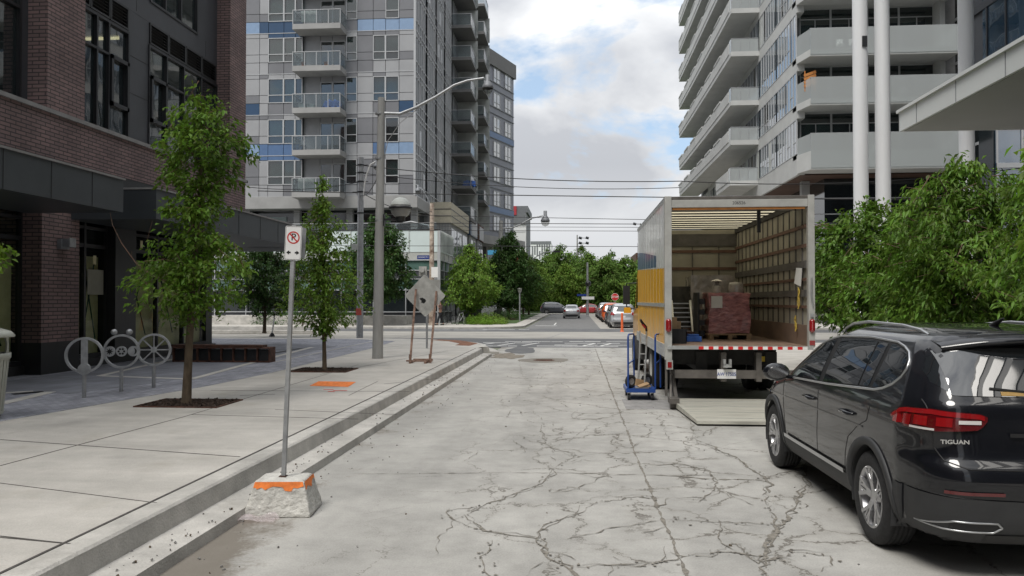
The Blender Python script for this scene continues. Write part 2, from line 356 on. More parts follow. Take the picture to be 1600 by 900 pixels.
def walkmat(name, col, stain=(.30, .27, .22)):
    m = MATS[name]; t = m.node_tree; nd = t.nodes; b = nd['Principled BSDF']; K = t.links.new
    src = b.inputs['Base Color'].links[0].from_socket; g = nd.new('ShaderNodeNewGeometry')
    def rn(sc, lo, hi, a, c, det=8, vec=None, rough=.65):
        n = nd.new('ShaderNodeTexNoise'); n.inputs['Scale'].default_value = sc; n.inputs['Detail'].default_value = det; n.inputs['Roughness'].default_value = rough; K(vec or g.outputs['Position'], n.inputs[0])
        r = nd.new('ShaderNodeMapRange'); K(n.outputs[0], r.inputs[0])
        for i, q in enumerate((lo, hi, a, c)): r.inputs[i+1].default_value = q
        return r.outputs[0]
    mp = nd.new('ShaderNodeMapping'); mp.inputs['Scale'].default_value = (.35, 2.2, 1); K(g.outputs['Position'], mp.inputs[0])
    mu = nd.new('ShaderNodeMath'); mu.operation = 'MULTIPLY'; K(rn(90, .3, .7, .9, 1.1, 3), mu.inputs[0]); K(rn(2.6, .3, .7, .9, 1.08), mu.inputs[1])
    m3 = nd.new('ShaderNodeMath'); m3.operation = 'MULTIPLY'; K(mu.outputs[0], m3.inputs[0]); K(rn(1.4, .3, .7, .9, 1.07, 6, mp.outputs[0]), m3.inputs[1])
    hs = nd.new('ShaderNodeHueSaturation'); K(m3.outputs[0], hs.inputs['Value']); K(src, hs.inputs['Color'])
    mx = nd.new('ShaderNodeMix'); mx.data_type = 'RGBA'; K(rn(1.1, .56, .72, 0, .5, 10), mx.inputs[0]); K(hs.outputs[0], mx.inputs[6]); mx.inputs[7].default_value = (*stain, 1)
    K(mx.outputs[2], b.inputs['Base Color'])
walkmat('concrete_walk', None); walkmat('concrete_kerb', None, (.2, .185, .16))
struct('street', MB().box(-2.95, -20, -.02, 7.4, 31.2, 0), 'street_concrete')
cs = MB(); cs.box(-120, 31.2, -.02, 120, 38.6, -.001, 0); cs.box(-120, 38.6, -.02, 120, 46.8, .003, 1); cs.box(-120, 46.8, -.02, 120, 52.2, -.001, 0)
mat('track_concrete', (.33, .315, .285), .9, var=.16, vscale=.5, bump=.3, detail=10)
struct('cross_street', cs, ['asphalt', 'track_concrete'])
tr = MB()
for y in (39.9, 41.4, 43.6, 45.1): tr.box(-120, y-.04, .003, 120, y+.04, .007)
for x in (-26, -17.5, -9, -1.4, 6.5, 14): tr.bar((x, 38.7, .006), (x+.8, 46.7, .006), .035, .004)
struct('tram_rails', tr, 'galv_dull')
# far street: left half asphalt, right half pale concrete
fs_ = MB(); fs_.box(-3.4, 52.2, -.02, 1.6, 107, 0, 0); fs_.box(1.6, 52.2, -.02, 5.2, 107, .001, 1); fs_.box(-60, 107, -.02, 60, 116, 0, 1)
struct('far_street', fs_, ['asphalt_old', 'track_concrete'])
# worn crossing paint
random.seed(3)
pm = MB()
def worn(x0, x1, y, w=.16, m=0):
    x = x0
    while x < x1:
        l = random.uniform(.25, 1.5)
        ww = w*random.uniform(.55, 1)
        pm.box(x, y-ww/2+random.uniform(-.02, .02), .0, min(x+l, x1), y+ww/2, .004); x += l+random.choice((.02, .04, .25))
for (x0, x1, y) in ((-6.6, -2.4, 32.1), (-7, -1.6, 34.5), (-1.6, 1.7, 32.2), (-.9, 2.1, 33.0), (-.5, 1.9, 34.4), (-3.2, -.6, 35.6), (-.3, 2.6, 35.8), (-11, -7.3, 35), (-9, -5.6, 49.6), (-6, -3, 50.6), (3, 8, 34.4)): worn(x0, x1, y, .26)
for x in (-4.9, -4.1, -3.2, -2.2, .3, 1.0): pm.bar((x, 32.4, .002), (x+.5, 34.3, .002), .12, .004)
pm.box(-1.7, 60, .0, -1.6, 66, .005); pm.box(-3.0, 58, 0, -1.4, 58.35, .005)
struct('road_marking', pm, 'paint_worn')
# ---- traced joints and cracks on the near street
random.seed(11)
cr = MB(); _cz = [0]
def crack(pts, w, jag=.05, m=0, taper=True):
    P = [G(*p) for p in pts]; Q = []
    for a, b in zip(P, P[1:]):
        n = max(2, int((b-a).length/.07))
        for i in range(n): Q.append(a.lerp(b, i/n))
    Q.append(P[-1]); N = len(Q); vs = []
    off = 0; _cz[0] += 1; zc = .0042+.00004*(_cz[0] % 90)
    for i, q in enumerate(Q):
        d = (Q[min(i+1, N-1)]-Q[max(i-1, 0)]).normalized(); s = Vector((-d.y, d.x, 0))
        off = off*.62+random.gauss(0, jag*.62)
        ww = w*random.choice((.2, .5, .8, 1.1, 1.7))*random.uniform(.6, 1.2)
        if taper: ww *= min(1, .25+3*i/N, .25+3*(N-i)/N)
        c = q+s*off
        vs += [(c.x-s.x*ww/2, c.y-s.y*ww/2, zc), (c.x+s.x*ww/2, c.y+s.y*ww/2, zc)]
    cr.add(vs, [(2*i, 2*i+1, 2*i+3, 2*i+2) for i in range(N-1)], m)
crack([(930, 545), (1000, 727), (1075, 905)], .028, .006, taper=False)
crack([(545, 741), (840, 739), (1045, 743), (1185, 742)], .013, .012)
crack([(1010, 742), (1110, 748), (1200, 752)], .03, .03)
crack([(925, 585), (1050, 572)], .012, .02)
C_ = [([(830, 640), (845, 655), (868, 660)], .012), ([(848, 660), (850, 690), (860, 700), (905, 712), (880, 725), (862, 735)], .028), ([(862, 735), (845, 755), (800, 775), (755, 790), (725, 805)], .034),
 ([(725, 805), (760, 830), (840, 843), (850, 820), (905, 800), (935, 785)], .03), ([(840, 843), (845, 860), (880, 885), (900, 905)], .05), ([(780, 668), (850, 662), (920, 655)], .012), ([(780, 668), (800, 680), (860, 695)], .010),
 ([(755, 790), (690, 800), (700, 812), (760, 830)], .022), ([(925, 660), (905, 680), (865, 700)], .014), ([(835, 705), (870, 720), (960, 705)], .012), ([(715, 805), (690, 845), (670, 870)], .012),
 ([(770, 845), (755, 870), (765, 905)], .022), ([(860, 730), (930, 745), (995, 740)], .02), ([(935, 785), (995, 775), (1030, 780)], .03), ([(1040, 812), (1120, 815), (1200, 820)], .028),
 ([(1000, 690), (985, 700), (955, 695), (968, 680), (978, 675)], .02), ([(1000, 705), (1090, 705), (1190, 685)], .012), ([(1040, 640), (1075, 655), (1085, 685)], .02), ([(1085, 685), (1110, 672), (1140, 660)], .03), ([(1085, 685), (1150, 715), (1195, 750), (1200, 790)], .045),
 ([(1000, 730), (1060, 725), (1110, 735), (1115, 765), (1100, 778), (1040, 778)], .03), ([(1195, 750), (1240, 735), (1262, 758)], .03), ([(1200, 790), (1215, 830), (1185, 880), (1150, 850)], .035), ([(1262, 758), (1240, 800), (1200, 850), (1195, 905)], .055),
 ([(1075, 870), (1120, 862), (1190, 872)], .025), ([(900, 885), (1000, 885), (1060, 875)], .03), ([(1045, 855), (1040, 880), (960, 885), (950, 905)], .02), ([(860, 770), (905, 765), (945, 745)], .02), ([(500, 712), (640, 690), (800, 690)], .006),
 ([(700, 730), (780, 690), (800, 675)], .008), ([(800, 625), (850, 595)], .014), ([(810, 565), (820, 590), (830, 600)], .014), ([(560, 805), (680, 785)], .006), ([(510, 830), (640, 800)], .006), ([(800, 640), (845, 625)], .008),
 ([(965, 600), (1030, 612)], .01), ([(1060, 640), (1110, 655), (1180, 668)], .014), ([(1010, 720), (1080, 728)], .014), ([(820, 905), (850, 880), (880, 885)], .02), ([(1190, 880), (1240, 862), (1300, 870)], .03), ([(1240, 700), (1262, 720), (1262, 758)], .04),
 ([(905, 640), (890, 650), (895, 655)], .012), ([(870, 845), (940, 832), (1040, 812)], .02), ([(1110, 765), (1180, 790)], .02), ([(1120, 812), (1130, 850), (1160, 865)], .016), ([(940, 620), (1010, 640), (1060, 660)], .012), ([(1000, 660), (1040, 668), (1045, 690)], .014)]
for p, w in C_:
    crack(p, w*.52, .03)
    if w > .025:   # crumbled double edges
        for k in range(1): crack([(x+random.uniform(-7, 7), y+random.uniform(-5, 5)) for x, y in p], w*.28, .05)
for k in range(46):   # short hairlines around the main ones
    p, w = random.choice(C_); a = random.choice(p); an = random.uniform(0, 2*PI); l = random.uniform(15, 70)
    if a[0] < 780: continue
    crack([a, (a[0]+l*.5*math.cos(an), a[1]+l*.25*math.sin(an)), (a[0]+l*math.cos(an+.4), a[1]+l*.4*math.sin(an+.4))], .010, .03)
# chipped crumbs beside the wider cracks
for k in range(380):
    p, w = random.choice([c for c in C_ if c[1] > .02]); i = random.randrange(len(p)-1); a = G(*p[i]); b_ = G(*p[i+1]); q = a.lerp(b_, random.random()); q.x += random.gauss(0, .035); q.y += random.gauss(0, .04); r_ = random.uniform(.004, .017); ph = random.uniform(0, 6)
    cr.add([(q.x+r_*random.uniform(.5, 1.4)*math.cos(ph+t), q.y+r_*random.uniform(.5, 1.4)*math.sin(ph+t), .0082+.000002*k) for t in (0, 1.2, 2.5, 3.8, 5.1)], [(0, 1, 2, 3, 4)])
struct('road_cracks', cr, 'crack')
# manhole and dirt
mh = MB(); c = G(850, 563)
def blob(mb, c, rx, ry, z, n=40, am=.18, m=0, seed=1):
    rr = random.Random(seed); ph = [rr.uniform(0, 6.28) for _ in range(4)]
    vs = [(c[0], c[1], z)]
    for k in range(n):
        t = 2*PI*k/n; q = 1+am*(math.sin(2*t+ph[0])+.7*math.sin(3*t+ph[1])+.6*math.sin(5*t+ph[2])+.5*math.sin(9*t+ph[3]))
        vs.append((c[0]+rx*q*math.cos(t), c[1]+ry*q*math.sin(t), z))
    mb.add(vs, [(0, k+1, (k+1) % n+1) for k in range(n)], m)
mat('dirt', (.21, .185, .15), 1, var=.5, vscale=9, bump=.8, bscale=60, detail=12)
blob(mh, c, .75, 1.0, .004, am=.06)
mt = tag(mh.build('manhole_patch', 'crack'), None, None, None, 'structure')
mh = MB(); mh.lathe([(0.0001, .012), (.33, .012), (.34, .006)], (c.x, c.y, 0), 32)
for k in range(5): mh.box(c.x-.25, c.y-.24+.12*k, .012, c.x+.25, c.y-.22+.12*k, .016)
tag(mh.build('manhole_cover', 'rust_dark'), 'round rusty manhole cover sunk in the cracked concrete street', 'manhole cover')
# gutter patches
gp = MB(); blob(gp, (-2.3, 26.3), .5, 1.3, .0062, seed=9)
struct('gutter_dirt', gp, 'dirt')
gp = MB(); blob(gp, (-2.05, 29.3), .55, 1.9, .006, seed=12, am=.08); gp.box(.85, 13.6, 0, 3.4, 14.9, .0035, 1)
mat('patch_grey', (.25, .245, .24), .9, var=.25, vscale=4, bump=.4)
struct('asphalt_patch', gp, ['asphalt', 'patch_grey'])
# ---------------------------------------------------------------- kerb
SZ = .26
path = [(-3.13, y) for y in np.linspace(-20, 26.2, 24)]
arc = [(-9.1+6.0*math.cos(a)+ (0), 27.0+6.0*math.sin(a)) for a in np.linspace(0, PI/2, 22)]
def sweep(path, prof, m=0):
    k = MB(); N = len(path); rows = []
    for i, p in enumerate(path):
        a = Vector(path[max(i-1, 0)]); b = Vector(path[min(i+1, N-1)]); d = (b-a).normalized(); s = Vector((d.y, -d.x))
        rows.append([(p[0]+s.x*o, p[1]+s.y*o, z) for o, z in prof])
    k.grid(rows, m, smooth=False, flip=True)
    for row, fl in ((rows[0], False), (rows[-1], True)):
        f = tuple(range(len(row))); k.add(row, [f if fl else f[::-1]], m)
    return k
prof = [(-.2, -.05), (-.2, .262), (-.02, .262), (.0, .245), (.03, .1), (.31, .085), (.325, .0), (.325, -.05)]
kb = sweep(path, prof)
kb2 = sweep([(-3.0, 27.05)]+[(x, y) for x, y in arc[1:]]+[(-120, 33.0)], [(-.2, -.05), (-.2, .262), (-.02, .262), (.0, .245), (.03, .1), (.36, .085), (.375, .0), (.375, -.05)])
kb.add(kb2.v, kb2.f)
struct('kerb', kb, 'concrete_kerb')
wk = MB()
poly = [(-3.335, -20), (-3.335, 26.2), (-3.22, 27.1)]+[(x-.21*math.cos(a), y-.21*math.sin(a)) for (x, y), a in zip(arc[1:], np.linspace(0, PI/2, 22)[1:])]+[(-120, 32.8), (-120, -20)]
wk.prism(poly, -.05, SZ)
struct('pavement', wk, 'concrete_walk')
# joints in the pavement
jt = MB()
def gl(a, b, w=.012, z=SZ+.004, px=True):
    A = G(*a, SZ) if px else Vector((*a, SZ)); B = G(*b, SZ) if px else Vector((*b, SZ))
    jt.bar((A.x, A.y, z-.002), (B.x, B.y, z-.002), w, .003)
jt.box(-3.36, -5, SZ, -3.335, 26.2, SZ+.004)
gl((0, 768/2.143+480-.5), (110, 850), .01)
gl((0, 687), (375, 714), .014); gl((0, 728), (285, 652), .012); gl((-40, 750), (245, 786), .008); gl((0, 840), (108, 850), .01)
gl((300, 648), (560, 655), .01); gl((285, 652), (560, 570), .01); gl((330, 610), (640, 612), .008); gl((500, 585), (700, 548), .008); gl((600, 600), (700, 590), .008); gl((640, 540), (560, 545), .008)
gl((375, 618), (430, 616), .012); gl((545, 618), (590, 596), .008); gl((430, 640), (620, 648), .008)
struct('pavement_joints', jt, 'joint')
# plaza of dark unit pavers
def pavermat(name, c1, c2, mort, w, h, ms):
    m = bpy.data.materials.new(name); m.use_nodes = True; t = m.node_tree; nd = t.nodes; b = nd['Principled BSDF']; b.inputs['Roughness'].default_value = .8
    g = nd.new('ShaderNodeNewGeometry'); mp = nd.new('ShaderNodeMapping'); mp.inputs['Rotation'].default_value = (0, 0, PI/2); t.links.new(g.outputs['Position'], mp.inputs[0])
    br = nd.new('ShaderNodeTexBrick'); br.inputs['Scale'].default_value = 1; br.inputs['Brick Width'].default_value = w; br.inputs['Row Height'].default_value = h; br.inputs['Mortar Size'].default_value = ms
    br.inputs['Color1'].default_value = (*c1, 1); br.inputs['Color2'].default_value = (*c2, 1); br.inputs['Mortar'].default_value = (*mort, 1); t.links.new(mp.outputs[0], br.inputs[0])
    n = nd.new('ShaderNodeTexNoise'); n.inputs['Scale'].default_value = 2; n.inputs['Detail'].default_value = 10; t.links.new(g.outputs['Position'], n.inputs[0])
    hs = nd.new('ShaderNodeHueSaturation'); mr = nd.new('ShaderNodeMapRange'); mr.inputs[1].default_value = .3; mr.inputs[2].default_value = .7; mr.inputs[3].default_value = .8; mr.inputs[4].default_value = 1.2
    t.links.new(n.outputs[0], mr.inputs[0]); t.links.new(mr.outputs[0], hs.inputs['Value']); t.links.new(br.outputs[0], hs.inputs['Color']); t.links.new(hs.outputs[0], b.inputs['Base Color']); MATS[name] = m
pavermat('pavers', (.21, .215, .245), (.30, .305, .34), (.11, .11, .12), .2, .1, .006)
pavermat('pavers_slab', (.165, .17, .19), (.19, .195, .22), (.09, .09, .1), .6, .3, .004)
pz = MB(); pz.prism([(-8.3, -20), (-7.9, 5), (-7.57, 9.8), (-6.85, 14.2), (-6.7, 17), (-6.8, 26), (-7.1, 30.5), (-9, 32), (-60, 32), (-60, -20)], SZ-.05, SZ+.004, 0)
pz.prism([(-8.6, 12.8), (-7.95, 15.3), (-8.3, 27), (-11.2, 29), (-11.2, 13.2)], SZ, SZ+.008, 1)
struct('plaza_paving', pz, ['pavers', 'pavers_slab'])
bs = MB()
for a, b, w in (((159, 588), (299, 593), .16), ((299, 593), (380, 571), .16), ((380, 571), (487, 543), .16), ((0, 632), (78, 613), .2), ((155, 588), (330, 548), .14), ((430, 566), (600, 530), .05), ((0, 615), (52, 612), .14)):
    A = G(*a, SZ); B = G(*b, SZ); bs.bar((A.x, A.y, SZ+.008), (B.x, B.y, SZ+.008), w, .008)
struct('paving_border', bs, 'concrete_walk')
ds = MB()
for a, b in (((20, 617), (66, 613)), ((425, 553), (470, 545))):
    A = G(*a, SZ); B = G(*b, SZ); ds.bar((A.x, A.y, SZ+.016), (B.x, B.y, SZ+.016), .12, .006)
struct('slot_drain', ds, 'black')
# right pavement, far pavements
rk = MB(); rk.box(4.75, -20, -.05, 60, 33, .14, 0); rk.box(4.6, -20, -.05, 4.75, 32.9, .135, 1)
struct('pavement_right', rk, ['concrete_walk', 'concrete_kerb'])
fk = MB()
def rounded(x0, y0, x1, y1, corner, r):
    # rectangle with one rounded corner: 'br' = low y / high x, 'bl' = low y / low x
    if corner == 'br': return [(x0, y0)]+[(x1-r+r*math.sin(a), y0+r-r*math.cos(a)) for a in np.linspace(0, PI/2, 10)]+[(x1, y1), (x0, y1)]
    return [(x1, y1), (x0, y1)]+[(x0+r-r*math.cos(a), y0+r-r*math.sin(a)) for a in np.linspace(0, PI/2, 10)]+[(x1, y0)]
fk.prism(rounded(-120, 51.5, -3.6, 107, 'br', 4), -.05, .1, 1); fk.prism(rounded(-120, 51.75, -3.9, 106.7, 'br', 3.8), .05, .105, 0)
fk.prism(rounded(5.2, 51.5, 120, 107, 'bl', 4), -.05, .1, 1); fk.prism(rounded(5.5, 51.75, 120, 106.7, 'bl', 3.8), .05, .105, 0)
struct('pavement_far', fk, ['concrete_walk', 'concrete_kerb'])
lw = MB(); lw.prism([(-7.5, 57), (-4.6, 60.5), (-4.9, 105), (-9.5, 105), (-9.6, 60)], .1, .13)
mat('grass', (.06, .105, .03), .95, var=.35, vscale=4, bump=1, bscale=30)
struct('grass_verge', lw, 'grass')
tag(MB().box(-100, 116, -.02, 100, 260, .12).build('park_lawn', 'grass'), None, None, None, 'structure')
# tactile plate, orange cover, tree pits
tp = MB(); A = [(-3.75, 27.6), (-3.65, 29.2), (-4.6, 31.2), (-5.5, 31.9), (-5.9, 31.5), (-5.0, 30.7), (-4.3, 29.0), (-4.3, 27.9)]
tp.prism(A, SZ, SZ+.006); tag(tp.build('tactile_plate', 'rust'), 'rust-coloured curved tactile plate at the pavement corner', 'tactile plate')
oc = MB(); q = [G(498, 596, SZ), G(556, 597, SZ), G(544, 604.5, SZ), G(484, 603, SZ)]
oc.prism([(v.x, v.y) for v in q], SZ, SZ+.005); tag(oc.build('utility_cover', 'orange_paint'), 'square utility cover sprayed orange in the pale pavement', 'utility cover')
oc = MB()
for x, y, w in ((505, 609, .18), (520, 610.5, .25), (512, 612, .12)): p = G(x, y, SZ); oc.box(p.x, p.y, SZ, p.x+w, p.y+.05, SZ+.004)
struct('paint_marks', oc, 'red')
pt = MB()
for cx, cy, w, d in ((-5.95, 11.75, 1.25, .9), (-5.75, 17.6, 1.3, 1.0)):
    pt.box(cx-w/2, cy-d/2, SZ-.01, cx+w/2, cy+d/2, SZ+.004, 0)
    for k in range(int(520)):
        x = random.uniform(cx-w/2+.03, cx+w/2-.03); y = random.uniform(cy-d/2+.03, cy+d/2-.03); s = random.uniform(.01, .03)
        pt.obox((x, y, SZ+.01+random.uniform(0, .012)), (s*2, s, s*.5), Euler((random.random(), random.random(), random.random()*6)).to_matrix(), 0)
    for x0, y0, x1, y1 in ((cx-w/2-.02, cy-d/2-.02, cx+w/2+.02, cy-d/2), (cx-w/2-.02, cy+d/2, cx+w/2+.02, cy+d/2+.02), (cx-w/2-.02, cy-d/2, cx-w/2, cy+d/2), (cx+w/2, cy-d/2, cx+w/2+.02, cy+d/2)):
        pt.box(x0, y0, SZ-.01, x1, y1, SZ+.02, 1)
tag(pt.build('tree_pit_mulch', ['mulch', 'rust_dark']), None, None, None, 'structure')
# pebbles, scraps along the gutter
gr = MB(); random.seed(5)
for k in range(420):
    y = 3.5+random.random()**1.6*22; x = random.choice((random.uniform(-2.8, -2.2), random.gauss(-2.9, .1), random.uniform(-3.1, -2.85), random.uniform(-2.8, 4)))
    z = .0 if x > -2.8 else .095; s = random.uniform(.004, .014)
    gr.obox((x, y, z+s*.4), (s*random.uniform(1, 2), s*1.2, s*.8), Euler((random.random()*3, random.random()*3, random.random()*6)).to_matrix(), random.choice((0, 0, 0, 1)))
tag(gr.build('gutter_gravel', ['concrete_dark', 'bark']), None, None, None, 'stuff')
# ================================================================ BRICK BUILDING (left, near)
brickmat('brick_dark', (.25, .168, .16), (.18, .127, .124), (.06, .052, .052))
mat('panel_dark', (.055, .058, .066), .5, var=.12, vscale=1.5, bump=.03)
mat('panel_canopy', (.045, .052, .058), .45, var=.15, vscale=1.2)
mat('sill_stone', (.25, .245, .24), .8, var=.15)
mat('frame_dark', (.02, .021, .024), .4, var=.1)
mat('paper', (.62, .58, .36), .9, var=.2, vscale=2.5)
mat('interior_dark', (.05, .05, .05), .9, var=.3, vscale=1)
mat('ceiling_in', (.45, .45, .43), .9)
glassmat('glass_shop', see=.9, wave=.08, F0=1.6, tcol=(.92, .95, .9))
glassmat('glass_dark', see=.35, wave=.16, wscale=1.1, F0=2.2)
bb = thing('brick_building', 'dark brick building with black canopies over its shop windows', 'building', (-11.4, 20, .26))
FX = -11.4; RX = -11.86; IX = -14.5
w = MB()
w.box(-30, -20, 4.97, FX, 26.35, 5.93)                         # band over the canopies
w.box(-30, 26.0, 4.97, FX-.002, 26.349, 24)                    # end wall
for y0, y1 in ((-2, -.4), (6.2, 7.6), (16.1, 17.4), (25.1, 26.34)): w.box(-13, y0, 5.93, FX-.001, y1, 24)
w.box(-30, -20, 13.2, FX-.003, 26.34, 13.9)
for y0, y1 in ((-2, -.4), (7.6, 9.0), (15.97, 17.25)): w.box(-13, y0, .95, FX-.002, y1, 4.5)
w.build('brick_wall', 'brick_dark', bb)
s = MB(); s.box(-12.2, -20, 5.93, FX+.06, 26.4, 6.02); s.box(-30, 26.34, 5.93, FX+.06, 26.41, 6.02); s.build('sill', 'sill_stone', bb)
p = MB()
for y0, y1 in ((-2.01, -.39), (7.59, 9.01), (15.96, 17.26)): p.box(-13, y0, .2, FX+.012, y1, .95)
p.box(-13, -20, .2, -11.75, 24.9, .46)
p.box(-13, 19.04, .46, -11.62, 19.98, 4.4); p.box(-12.4, 24.45, .3, -11.9, 24.95, 4.4)
p.box(-30, -20, 4.4, -11.41, 26.3, 4.968)
p.build('plinth', 'black_metal', bb)
# ground floor glazing
def ground_win(y0, y1, n, tr=3.15):
    f = MB(); X = -11.9
    f.box(X-.06, y0, .46, X+.06, y1, .56); f.box(X-.06, y0, 4.3, X+.06, y1, 4.4); f.box(X-.05, y0, tr, X+.05, y1, tr+.09); f.box(X-.05, y0, tr+.45, X+.05, y1, tr+.52)
    for i in range(n+1):
        y = y0+(y1-y0)*i/n; f.box(X-.061, y-.04, .561, X+.061, y+.04, 4.299)
    o = f.build('window_frame', 'frame_dark', bb)
    MB().box(X-.015, y0+.01, .5, X+.0, y1-.01, 4.35).build('pane', 'glass_shop', o)
    c = MB(); c.box(X-.16, y0+.05, .5, X-.15, y1-.05, 2.95); c.build('paper_cover', 'paper', o)
    gm = MB()
    for i in range(n):
        a = y0+(y1-y0)*(i+.2)/n; b = y0+(y1-y0)*(i+.8)/n
        gm.bar((X-.145, a, .9), (X-.145, b, 3.0), .05, .01); gm.bar((X-.145, b, .9), (X-.145, a, 3.0), .05, .01)
    mat('green_tape', (.02, .09, .05), .7); gm.build('tape_cross', 'green_tape', o)
    for i in range(n):
        a = y0+(y1-y0)*(i+.45)/n; MB().box(X+.001, a, 2.75 if i % 2 else 3.3, X+.006, a+.12, 2.97 if i % 2 else 3.5).build('sticker', 'paper', o)
ground_win(9.0, 15.97, 4); ground_win(17.25, 19.04, 2); ground_win(19.98, 24.45, 3); ground_win(-.4, 7.6, 4)
pn = MB(); pn.box(-11.885, 18.3, 2.0, -11.88, 18.95, 2.62); mat('notice', (.33, .33, .27), .8); pn.build('notice_sheet', 'notice', bb)
i = MB(); i.box(-20, -20, .2, -15.2, 24.4, 4.4); i.box(-15, 24.0, .3, -12.45, 24.2, 4.4); i.build('interior', 'interior_dark', bb)
# end of the shop floor: glass corner
f = MB(); f.box(-30, 24.9, .3, -12.4, 24.96, 4.4); f.build('end_glazing', 'glass_dark', bb)
# upper dark cladding, windows and louvres
c = MB()
X = RX
def clad(y0, y1, z0, z1): c.box(X-.25, y0, z0, X+random.uniform(-.004, .004), y1, z1)
bays = [(-.4, 6.2), (7.6, 16.1), (17.4, 25.1)]
def upwin(y0, y1, z0, z1, cols, transom=None, op=None, mul=.06, curtain=False):
    f = MB()
    f.box(X-.12, y0, z0, X+.03, y1, z0+.07); f.box(X-.12, y0, z1-.07, X+.03, y1, z1)
    for y in [y0]+list(cols)+[y1]: f.box(X-.121, y-mul/2, z0+.001, X+.031, y+mul/2, z1-.001)
    if transom: f.box(X-.119, y0, transom, X+.029, y1, transom+.06)
    if op:
        a, b, za, zb = op
        for q in ((a, a+.09, za, zb), (b-.09, b, za, zb), (a, b, za, za+.1), (a, b, zb-.1, zb)): f.box(X-.05, q[0], q[2], X+.07, q[1], q[3])
    o = f.build('window_frame', 'frame_dark', bb)
    MB().box(X-.07, y0+.01, z0+.01, X-.05, y1-.01, z1-.01).build('pane', 'glass_dark', o)
    return o
def louvre(y0, y1, z0, z1):
    f = MB(); f.box(X-.2, y0, z0, X-.12, y1, z1, 0)
    for q in ((y0, y0+.05, z0, z1), (y1-.05, y1, z0, z1)): f.box(X-.12, q[0], q[2], X+.025, q[1], q[3])
    f.box(X-.12, y0, z0, X+.024, y1, z0+.05); f.box(X-.12, y0, z1-.05, X+.024, y1, z1)
    k = z0+.09
    while k < z1-.07:
        f.obox((X-.05, (y0+y1)/2, k), (.12, y1-y0-.1, .012), Euler((0, .6, 0)).to_matrix()); k += .085
    f.build('louvre', 'black_metal', bb)
def bay(y0, y1, first):
    # floor one window zone z 6.02..9.0, louvre strip 9.02..9.55, cladding, upper windows 10.2..12.8
    L_ = y1-y0
    if first:      # bay with two window groups and solid panel between
        a0, a1, b0, b1 = y0, 19.93, 20.95, y1
        upwin(a0, a1, 6.02, 9.0, [18.55, 19.05], 8.1, (19.1, 19.9, 6.85, 8.15)); upwin(b0, b1, 6.02, 9.0, [21.9, 22.9, 24.0], 8.1, (21.0, 21.85, 6.85, 8.15))
        clad(a1, b0, 6.02, 9.0); z = 9.0
        for k in range(3): louvre(17.45+k*.83, 17.45+(k+1)*.83-.02, 9.03, 9.62)
        clad(19.94, 20.95, 9.03, 9.62)
        for k in range(4): louvre(20.97+k*1.02, 20.97+(k+1)*1.02-.02, 9.03, 9.62)
        clad(y0, y1, 9.0, 9.03); clad(y0, y1, 9.62, 10.2)
        upwin(21.0, 23.7, 10.2, 12.9, [21.8, 22.7]); clad(y0, 21.0, 10.2, 12.9); clad(23.7, y1, 10.2, 12.9); clad(y0, y1, 12.9, 24)
    else:
        n = int(L_/1.6)
        upwin(y0+.25, y1-.25, 6.02, 9.0, [y0+L_*k/n for k in range(1, n)], 8.1); clad(y0, y0+.25, 6.02, 9); clad(y1-.25, y1, 6.02, 9)
        clad(y0, y1, 9.0, 10.2); upwin(y0+.6, y1-.6, 10.2, 12.9, [y0+L_*k/n for k in range(1, n)]); clad(y0, y0+.6, 10.2, 12.9); clad(y1-.6, y1, 10.2, 12.9); clad(y0, y1, 12.9, 24)
for k, (a, b) in enumerate(bays): bay(a, b, k == 2)
sl_ = MB()
for y in (19.3, 20.3, 24.3): sl_.box(X-.001, y, 9.7, X+.006, y+.012, 10.2)
for z in (7.4, 8.4): sl_.box(X, 19.94, z, X+.006, 20.94, z+.012)
c.build('cladding', 'panel_dark', bb); sl_.build('cladding_seam', 'black', bb)
i = MB(); i.box(-20, -20, 5.0, -15.8, 26, 24, 0)
for z in (5.5, 9.7, 13.3): i.box(-15.8, -20, z, -12.15, 25.9, z+.3, 1)
i.build('interior', ['interior_dark', 'ceiling_in'], bb)
em = MB()
for y in (9.5, 11, 12.5, 14, 22.2): em.box(-14.6, y, 9.62, -13.2, y+.08, 9.68)
mat('lamp_warm', (.9, .8, .6), .5, emit=(1, .75, .45, 3)); em.build('ceiling_strip_light', 'lamp_warm', bb)
mat('blind', (.36, .42, .40), .8, var=.25, vscale=1.5)
bl = MB(); bl.box(-12.5, 21.2, 10.2, -12.48, 23.4, 11.5); bl.box(-12.5, 17.6, 6.1, -12.48, 18.6, 6.9); bl.box(-12.5, 21.1, 6.1, -12.48, 21.8, 7.0); bl.build('blind', 'blind', bb)
# canopies
def canopy(y0, y1, seams):
    k = MB(); k.box(-11.5, y0, 3.69, -9.4, y1, 4.36, 0); k.box(-11.5, y0-.02, 4.36, -9.36, y1+.02, 4.40, 1)
    o = k.build('canopy', ['panel_canopy', 'sill_stone'], bb)
    q = MB()
    for y in seams: q.box(-9.4, y, 3.69, -9.394, y+.014, 4.36)
    q.build('canopy_seam', 'black', o)
canopy(-6, 15.66, [1.5, 3, 4.5, 6, 7.5, 9, 10.5, 12.2, 13.4, 14.6])
canopy(16.95, 26.6, [18.3, 19.8, 21.3, 22.8, 24.2, 25.5])
k = MB(); k.box(-30, 26.36, 3.69, -9.4, 28.6, 4.36); k.build('canopy', 'panel_canopy', bb)
k = MB(); k.box(-11.395, 16.45, 3.0, -11.3, 16.75, 3.2, 0); k.box(-11.36, 16.5, 3.05, -11.15, 16.7, 3.22, 0); k.box(-11.15, 16.5, 3.04, -11.13, 16.72, 3.24, 1)
k.build('wall_lamp', ['galv_dull', 'galv'], bb)
